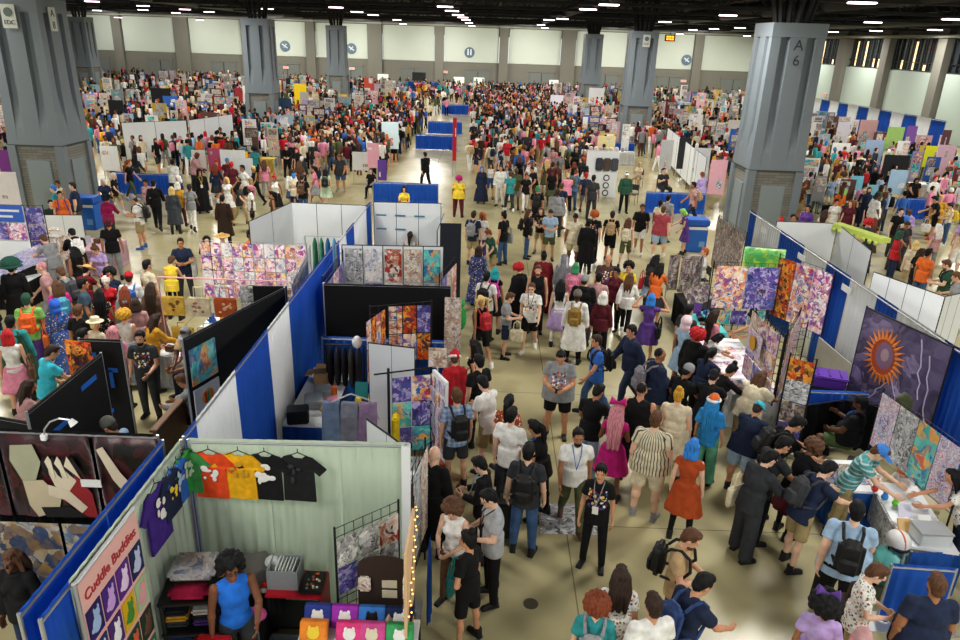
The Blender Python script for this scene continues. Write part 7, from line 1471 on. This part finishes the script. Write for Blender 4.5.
p(31, 380, 'f', 'lean', 70, 'dustpink', 'charcoal', 'dkbrown:long', 'dark haired woman behind the studded black panel', 0)
p(139, 331, 'm', 'hold', 200, 'charcoal:tee:print', 'charcoal', 'black', 'man in grey T-shirt with red print facing the camera', 0, beard=1)
p(158, 314, 'f', 'lean', 60, 'mustard:jacket', 'dkjeans', 'dkbrown:xlong', 'long haired person in yellow and black jacket', 0)
p(184, 328, 'm', 'lean', 200, 'tan', 'charcoal', 'dkbrown', 'person in grey cap under the tote bags', 0, hat='grey:cap')
p(180, 341, 'f', 'sitlean', 250, 'magenta', 'navy', 'brown', 'person in magenta shirt beside the teal artwork', 0)
p(178, 375, 'm', 'sitlean', 300, 'grey:hoodie', 'charcoal', 'brown', 'artist in grey hooded top bent over the black table', 0)
p(104, 418, 'm', 'lean', 300, 'lightblue', 'charcoal', 'dkbrown', 'person in grey cap and pale blue shirt behind the tapestries', 1, hat='#5c5f58:beanie')
p(180, 238, 'm', 'fold', 188, 'navy', 'charcoal', 'black', 'man in glasses and navy polo facing the camera', 0, glasses=1, bag='silver:L:s')
p(146, 260, 'm', 'stand', 60, 'cream', 'khaki', 'black', 'man in cream and green shirt left of the tote bags', 0)
p(172, 256, 'f', 'lean', 20, 'yellow:vest', 'black', 'brown', 'person in bright yellow vest', 0)
p(150, 283, 'f', 'stand', 20, '#6a5040:robe', None, 'dkbrown:xlong', 'long haired person in brown robe', 0)
p(209, 235, 'f', 'stand', 180, 'black', 'black', 'black:bob', 'dark haired person behind the bright print wall', 0)
p(219, 234, 'f', 'stand', 170, 'cream', 'khaki', 'blond:short', 'person in woven sun hat behind the bright print wall', 0, hat='#d0a860:straw')
p(250, 230, 'm', 'stand', 120, 'orange', 'charcoal', 'black', 'dark haired person in orange behind the prints', 0)
p(257, 224, 'f', 'stand', 150, 'red', 'charcoal', 'white:short', 'person in white cap and red top behind the prints', 0, hat='white:cap')
p(153, 180, 'm', 'walk', 10, 'black:long', 'black', 'black', 'black clad person with dark hair near the low drape', 0)
p(171, 187, 'f', 'stand', 8, '#3c4248:coat', 'charcoal', 'blond:bob', 'fair haired person in long dark grey coat', 0)
p(177, 182, 'f', 'walk2', 12, 'mustard:jacket', 'maroon', 'whitehair:bob', 'white haired person in yellow and black with maroon trousers', 0)
p(199, 169, 'm', 'stand', 170, 'black:robe', None, 'black', 'person in black hooded robe with necklace', 0, hat='black:hood', lanyard='yellow', bag='white:L')
p(216, 160, 'f', 'phone', 186, 'red', 'pink:skirt', 'redhair:short', 'woman in red top and pale pink skirt', 0)
p(226, 177, 'f', 'stand', 200, 'white:dress', None, 'blond:bob', 'blonde person in white dress', 0)
p(222, 195, 'm', 'stand', 20, '#33241c:coat', 'black', 'black', 'dark haired person in long dark brown coat', 0)
p(242, 165, 'm', 'walk', 240, 'white', 'black:shorts', 'black', 'man in white T-shirt and black shorts, left aisle', 3)
p(253, 166, 'f', 'walk2', 240, 'black:tank', 'black', 'blond:short', 'fair haired person in black outfit striding left', 0)
p(264, 160, 'f', 'stand', 10, 'pink', 'grey', 'brown:long', 'brown haired person in pink near the left aisle', 0)
p(132, 196, 'm', 'phone', 292, 'white', 'khaki:shorts', 'dkbrown', 'man in grey cap, white T-shirt and khaki shorts facing left', 0, hat='grey:cap', pack=('black', 'black backpack on the man in grey cap'), shoe='blue')
p(108, 195, 'f', 'lean', 20, '#8a1048:hoodie', 'charcoal', 'black', 'person in magenta-red hooded top beside the bin', 0, hat='black:brim')
p(108, 219, 'm', 'stand', 8, 'black', 'grey', 'maroon:short', 'man in black T-shirt and grey trousers at the pink table', 0, hat='maroon:cap')
p(50, 200, 'm', 'sit', 176, '#20302a:tee:print', 'charcoal', 'black', 'man in dark printed T-shirt before the near left pillar', 0)
p(59, 191, 'm', 'stand', 170, 'orange', 'charcoal', 'black', 'person in orange and white costume by the near left pillar', 0, pack=('purple', 'purple pack on the person in orange costume'))
p(291, 169, 'f', 'stand', 6, 'white:jacket', 'jeans:skirt', 'dkbrown:bob', 'dark haired person in white jacket and blue skirt', 0)
p(302, 174, 'm', 'stand', 20, 'black', 'jeans', 'dkbrown', 'person in black and jeans beside the white jacket', 0, pack=('brown', 'brown backpack on the person beside the white jacket'))
p(325, 169, 'f', 'stand', 8, 'palegreen:dress', None, 'black:bob', 'person in pale green dress', 0, pack=('black', 'small black backpack on the person in pale green'))
p(371, 168, 'f', 'sit', 190, 'black', 'black', 'dkbrown', 'seated person in black beside the purple banner', 0)
# --- behind the left tables and front booths
p(230, 558, 'm', 'hold', 172, '#1f6ad0:tank', 'charcoal', 'black:curly', 'seller in bright blue tank top with glasses', 4, glasses=1)
p(10, 551, 'f', 'stand', 222, 'black:hoodie', 'dkjeans', 'brown:long', 'brown haired woman in black hooded top with yellow stripes', 0)
# --- right rear
p(934, 196, 'm', 'lean', 262, 'black', 'black:shorts', 'black', 'man in black T-shirt and shorts facing left, right aisle', 0, bag='white:L', shoe='red')
p(950, 203, 'f', 'phone', 250, 'white:tank', 'jeans', 'dkbrown', 'woman in white top and blue jeans at the right edge', 0, pack=('yellow', 'yellow backpack on the woman in white top and jeans'), shoe='white')
p(942, 195, 'g', 'stand', 190, 'mustard', 'mustard:baggy', 'blond:short', 'person in yellow outfit near the right edge', 0)
p(878, 193, 'h', 'stand', 60, 'white:wide', 'white', 'dkbrown', 'heavyset person in blue cap and white clothes', 0, hat='navy:cap')
p(886, 192, 'm', 'stand', 90, 'navy', 'charcoal', 'brown', 'person in navy beside the heavyset one in white', 0)
p(902, 208, 'm', 'stand', 160, 'black', 'charcoal', 'black', 'dark haired person in black, left of the lilac top', 0)
p(910, 210, 'f', 'phone', 190, 'lilac:hoodie', 'charcoal', 'brown', 'person in lilac hooded top', 0)
p(901, 231, 'f', 'stand', 60, 'red:vest', 'navy', 'dkgreen:bob', 'person with dark green hair and red vest, right rear', 0)
p(917, 241, 'f', 'stand', 350, 'cream', 'khaki', 'blond:bob', 'pale blonde person near the white grid panels', 0)
p(923, 249, 'f', 'stand', 40, 'black', 'charcoal', 'dkbrown:bob', 'dark haired person by the white grid panels', 0)
p(929, 248, 'm', 'stand', 40, 'orange', 'jeans', 'black', 'person in orange T-shirt by the white grid panels', 0)
p(946, 260, 'm', 'phone', 262, 'dkgreen', 'khaki', 'brown', 'bearded man in dark green T-shirt at the right edge', 0, beard=1, pack=('black', 'black backpack on the bearded man in dark green'))
p(956, 272, 'm', 'phone', 262, 'grey', 'charcoal', 'brown', 'man in grey T-shirt cut by the right edge', 0)
p(957, 298, 'f', 'stand', 250, 'red', 'black', 'black:long', 'person in red top cut by the right edge', 0)
p(845, 182, 'm', 'stand', 120, 'lime', 'charcoal', 'brown', 'person in lime green T-shirt, right aisle', 0)
p(838, 199, 'f', 'stand', 160, 'white', 'khaki', 'black', 'person in white top before the right fabric wall', 0)
p(851, 200, 'f', 'stand', 200, 'maroon', 'charcoal', 'auburn:long', 'auburn haired person in maroon before the right fabric wall', 0)
p(826, 210, 'f', 'stand', 20, 'cream:dress', None, 'dkbrown:long', 'dark haired person in cream dress before the fabric wall', 0)
p(809, 205, 'f', 'stand', 200, 'purple:jacket', 'charcoal', 'black', 'person in purple jacket right of the big pillar', 0)
p(812, 172, 'm', 'stand', 20, 'white', 'jeans', 'black', 'person in white T-shirt and jeans right of the big pillar', 0, pack=('brown', 'brown backpack on the person right of the big pillar'))
p(821, 174, 'm', 'stand', 30, 'brown', 'olive', 'dkbrown', 'person in brown and olive right of the big pillar', 0)
p(875, 218, 'f', 'stand', 0, 'brown:dress', None, 'auburn:long', 'auburn haired person in brown dress by the lime valance', 0)
p(847, 258, 'f', 'sit', 200, 'black', 'black', 'black:long', 'long black haired person inside the right rear booth', 0)
p(706, 248, 'm', 'sit', 250, 'white', 'charcoal', 'ginger', 'seated seller with reddish hair behind the dark album table', 0)
p(640, 162, 'f', 'sit', 200, 'cream', 'tan', 'blond', 'seated person in cream beyond the low blue drape', 0)
p(664, 168, 'h', 'sit', 150, 'charcoal', 'charcoal', 'black', 'seated person in charcoal beyond the low blue drape', 0)
p(627, 172, 'm', 'stand', 170, 'dkgreen:jacket', 'black', 'dkbrown', 'person in white cap and dark green jacket beside the shirt stand', 0, hat='white:cap')
plain_chair('grey folding chair beside the shirt stand', 6.6, 33.2, 150)
# --- settle the listed visitors a little so that no two stand inside each other, then build them
def turn(px, py):
    v = ray(px, py); return math.degrees(math.atan2(v.x, v.y))      # headings were judged against the line of sight
def spot(a):
    px, py, b, pose, d = a[:5]; d = d+turn(px, py); k = skeleton(pose, b); rng = random.Random(int(px*31+py*17)); return px, py, b, k, d, rng
POS = []
for a, kw in QUEUE:
    px, py, b, k, d, rng = spot(a); h = kw.get('h') or {'m': 1.76, 'f': 1.66, 'h': 1.79, 'g': 1.67}[b]*rng.uniform(.98, 1.02); t_ = k['top']*(h/1.745)
    q = at(px, py, t_.z)-Matrix.Rotation(-R(d), 4, 'Z')@Vector((t_.x, t_.y, 0)); POS.append(Vector((q.x, q.y)))
for it in range(25):
    for i in range(len(POS)):
        for j in range(i):
            dd = POS[i]-POS[j]; L = dd.length; mn = .5+(.07 if QUEUE[i][0][2] in 'hg' else 0)+(.07 if QUEUE[j][0][2] in 'hg' else 0)
            if 1e-4 < L < mn: s_ = dd*((mn-L)/L*.3); POS[i] += s_; POS[j] -= s_
for (a, kw), q in zip(QUEUE, POS): person(*a[:4], a[4]+turn(*a[:2]), *a[5:], ground=(q.x, q.y), **kw)
for (a, kw), q in zip(QUEUE, POS):
    if a[3].startswith('sit') and a[0] != 863: plain_chair(f"dark folding chair under the {short(a[8])}", q.x, q.y, -(a[4]+turn(*a[:2])), 'charcoal', 'folding chairs in use')
AVOID = [((-19.3, 38.6), (-16.7, 40.6)), ((-16.6, 40.7), (-15.5, 44.5)), ((-19.6, 30.6), (-17, 31.2)), ((28.9, 48), (28.6, 68)), ((MIDW[0].x, MIDW[0].y), (MIDW[1].x, MIDW[1].y))]
for x0, x1, y in ((-5.0, -2.2, 31.4), (-4.9, -2.2, 48.2), (-4.8, -2.2, 56.6), (-4.8, -2.2, 72), (6.8, 9.4, 31.3), (7.6, 9.6, 56.5), (7.3, 9.3, 47.8), (6.6, 8.8, 66), (-16.3, -13.4, 31.5), (-13.6, -11.6, 52), (18.4, 20.6, 31.9), (4.4, 6.2, 34.6)): AVOID.append(((x0, y), (x1, y)))
def segd(x, y, a, b):
    a = Vector(a); b = Vector(b); d = b-a; t = max(0, min(1, (Vector((x, y))-a).dot(d)/d.length_squared)); return (a+d*t-Vector((x, y))).length
# --- further visitors standing in the middle distance, told apart by clothing and place
def free(x, y, d=.5):
    if any((x-a)**2+(y-b)**2 < d*d for a, b, _ in PEOPLE): return False
    if any(abs(x-hx) < 1.25 and -.75 < y-hy < 1.15 for hx, hy in HOLES): return False
    if any(segd(x, y, *q) < .55 for q in AVOID): return False
    if -5.2 < x < -1.9 and 44 < y < 71 and (48.5 < y < 55 or y > 57): return False
    return not any(abs(x-(10.55+27.43*a)) < 1.7 and abs(y-(28+27.43*b)) < 1.7 for a in (-2, -1, 0) for b in (0, 1, 2))
TC = ['black', 'white', 'grey', 'navy', 'red', 'pink', 'teal', 'cream', 'maroon', 'olive', 'lilac', 'charcoal', 'brown', 'lightblue', 'black', 'black', 'white', 'charcoal', 'navy', 'dustpink', 'black']
BC = ['black', 'jeans', 'khaki', 'charcoal', 'white', 'olive', 'navy', 'grey', 'brown', 'black']
HC = ['black', 'dkbrown', 'brown', 'blond', 'auburn', 'hair', 'pinkhair', 'bluehair', 'whitehair', 'redhair', 'ginger', 'black', 'hair', 'dkbrown']
HN = dict(black='black', dkbrown='dark brown', brown='brown', blond='blond', auburn='auburn', hair='blackish', pinkhair='pink', bluehair='blue', whitehair='white', redhair='bright red', ginger='ginger')
BN = {'pants': 'trousers', 'shorts': 'shorts', 'skirt': 'skirt'}
TN = {'tee': 'T-shirt', 'long': 'sweater', 'tank': 'tank top', 'jacket': 'jacket', 'hoodie': 'hooded top'}
zones = [((.2, 5.6, 30.5, 39), 46, 'past the shirt stand'), ((-16, -6.5, 24.5, 33), 34, 'in the wide left cross aisle'), ((-12, -6.9, 10.5, 17), 10, 'in the near left aisle'), ((9.2, 21, 22.5, 34), 30, 'in the right cross aisle'), ((-11.5, -5.6, 33, 38), 12, 'left of the hall middle'), ((12.5, 27, 34, 40), 12, 'at the far right booths')]
rg = random.Random(5); USED = set(); budget = 300-len(PEOPLE)
tot = sum(z[1] for z in zones)
for (xa, xb, ya, yb), n, where in zones:
    n = round(n*budget/tot); k = 0; t = 0
    while k < n and t < 4000:
        t += 1; x, y = rg.uniform(xa, xb), rg.uniform(ya, yb)
        if not free(x, y, .6) or (4.2 < x < 6.8 and 30 < y < 34.7): continue
        b = rg.choice('mmmfffffhg'); tc, bc, hc = rg.choice(TC), rg.choice(BC), rg.choice(HC)
        hs = rg.choice(['short', 'short', 'buzz', 'curly']) if b in 'mh' else rg.choice(['long', 'bob', 'pony', 'short', 'bun'])
        tt = rg.choice(['tee', 'tee', 'tee', 'long', 'jacket'] if b in 'mh' else ['tee', 'tank', 'tee', 'long']); bt = rg.choice(['pants', 'pants', 'shorts']) if b in 'mh' else rg.choice(['pants', 'shorts', 'skirt'])
        key = (tc, bc, hc, tt, bt)
        if key in USED: continue
        USED.add(key); pose = rg.choice(['stand', 'walk', 'lean', 'stand', 'phone', 'walk2'] if b in 'mf' else ['stand', 'lean'])
        lab = f"person with {HN[hc]} hair, {CNAME.get(tc, tc)} {TN[tt]}, {CNAME.get(bc, bc).replace('denim blue', 'denim')} {BN[bt]}, {where}"
        person(x, y, b, pose, rg.choice([0, 10, 20, -20, 90, 180, 190, 250, 350, 170]), f'{tc}:{tt}', f'{bc}:{bt}', f'{hc}:{hs}', lab, None, rg.choice(['black', 'white', 'grey', 'brown']), None, (x, y), group=None)
        k += 1
# --- everyone beyond: far too many to count
def crowd():
    rr = random.Random(17); V, Fc, Cc = [], [], []
    def rings(rs, col, caps=True, n=7):
        base = len(V)
        for (cx, cy, z, rx, ry) in rs:
            for i in range(n): a = 2*math.pi*i/n; V.append((cx+rx*math.cos(a), cy+ry*math.sin(a), z))
        for j in range(len(rs)-1):
            for i in range(n): q = base+j*n; Fc.append((q+i, q+(i+1) % n, q+n+(i+1) % n, q+n+i)); Cc.append(col)
        Fc.append(tuple(base+(len(rs)-1)*n+i for i in range(n))); Cc.append(col)
    def fig(x, y):
        s = rr.gauss(1, .05); yaw = rr.uniform(0, 6.28); c, sn = math.cos(yaw), math.sin(yaw); w_ = rr.choice([1, 1, 1, 1.2, .9])
        P = lambda u, v: (x+c*u-sn*v, y+sn*u+c*v)
        top = srgb(PAL.get(*[rr.choice(['black', 'white', 'grey', 'navy', 'charcoal', 'teal', 'cream', 'olive', 'brown', 'maroon', 'pink']*2+['black', 'white', 'white', 'red', 'orange', 'cream', 'lightblue', 'mustard', 'blue', 'dkbrown', 'black', 'dkbrown', 'charcoal', 'white', 'tan', 'black'])]*2)); bot = srgb(PAL[rr.choice(BC+['black', 'black'])]); sk = srgb(rr.choice(SKINS[:5])); hc = srgb(PAL[rr.choice(['black', 'hair', 'dkbrown', 'brown']*4+HC)])
        sh = rr.choice([0, 0, 1]); st = rr.uniform(0, .22)
        for sd in (-1, 1):
            a = P(sd*.1, 0); f = P(sd*.1, sd*st); m = P(sd*.1, sd*st*.5)
            rings([(f[0], f[1], .0, .06, .06), (f[0], f[1], .1*s, .05, .05), (m[0], m[1], .48*s, .065, .065)], sk if sh else bot); rings([(m[0], m[1], .48*s, .07, .07), (a[0], a[1], .92*s, .1, .1)], bot)
            e1 = P(sd*.26*w_, .02); e2 = P(sd*.24*w_, rr.uniform(.05, .28)); s0 = P(sd*.2*w_, 0)
            rings([(e1[0], e1[1], 1.08*s, .05, .05), (s0[0], s0[1], 1.43*s, .06, .06)], top); rings([(e2[0], e2[1], rr.uniform(.85, 1.12)*s, .035, .035), (e1[0], e1[1], 1.1*s, .045, .045)], sk)
        o = P(0, 0)
        rx = [.17*w_, .165*w_, .15*w_, .19*w_, .1]; 
        ar = abs(c); 
        rings([(o[0], o[1], z*s, r_*ar+.12*w_*(1-ar), r_*(1-ar)+.12*w_*ar) for z, r_ in zip((.82, .95, 1.1, 1.38, 1.47), rx)], top)
        rings([(o[0], o[1], 1.45*s, .05, .05), (o[0], o[1], 1.53*s, .055, .055), (o[0], o[1], 1.62*s, .085, .085), (o[0], o[1], 1.7*s, .07, .07)], sk)
        h = P(0, -.03); lg = rr.choice([1.58, 1.58, 1.42, 1.3])
        rings([(h[0], h[1], lg*s, .085, .085), (h[0], h[1], 1.64*s, .1, .1), (h[0], h[1], 1.73*s, .085, .085), (h[0], h[1], 1.77*s, .03, .03)], hc)
        if rr.random() < .3:
            b_ = P(0, -.2); rings([(b_[0], b_[1], 1.0*s, .13, .13), (b_[0], b_[1], 1.2*s, .15, .15), (b_[0], b_[1], 1.4*s, .11, .11)], srgb(PAL[rr.choice(['black', 'grey', 'navy', 'tan', 'red', 'pink'])]))
    n = 0
    for (xa, xb, ya, yb, num, dm) in ((-1.2, 6.8, 39, 75, 360, .55), (-15, -5.5, 38, 60, 330, .55), (9.5, 28, 37, 60, 300, .6), (-34, -15, 36, 60, 300, .6), (-55, 36, 58, 104, 1000, .65), (12, 29, 28, 36, 60, .7), (-28, -16, 30, 36, 30, .7), (-2, 7, 75, 100, 150, .6)):
        for _ in range(num):
            for t in range(20):
                x, y = rr.uniform(xa, xb), rr.uniform(ya, yb)
                if free(x, y, dm*.8): PEOPLE.append((x, y, None)); fig(x, y); n += 1; break
    me = bpy.data.meshes.new('crowd'); me.from_pydata(V, [], Fc); at_ = me.color_attributes.new('Col', 'FLOAT_COLOR', 'CORNER')
    k = 0; buf = []
    for p_, c in zip(me.polygons, Cc): buf += list(c)*p_.loop_total
    at_.data.foreach_set('color', buf)
    m, nn, l, b = nodes('crowd_clothes'); a = nn.new('ShaderNodeVertexColor'); a.layer_name = 'Col'; l.new(a.outputs['Color'], b.inputs['Base Color']); b.inputs['Roughness'].default_value = .85; b.inputs['Specular IOR Level'].default_value = .2
    o = linkm('crowd', me, m, None, True); tag(o, 'dense crowd of visitors filling the far half of the hall', 'crowd', None, 'stuff'); print('crowd', n)
crowd()
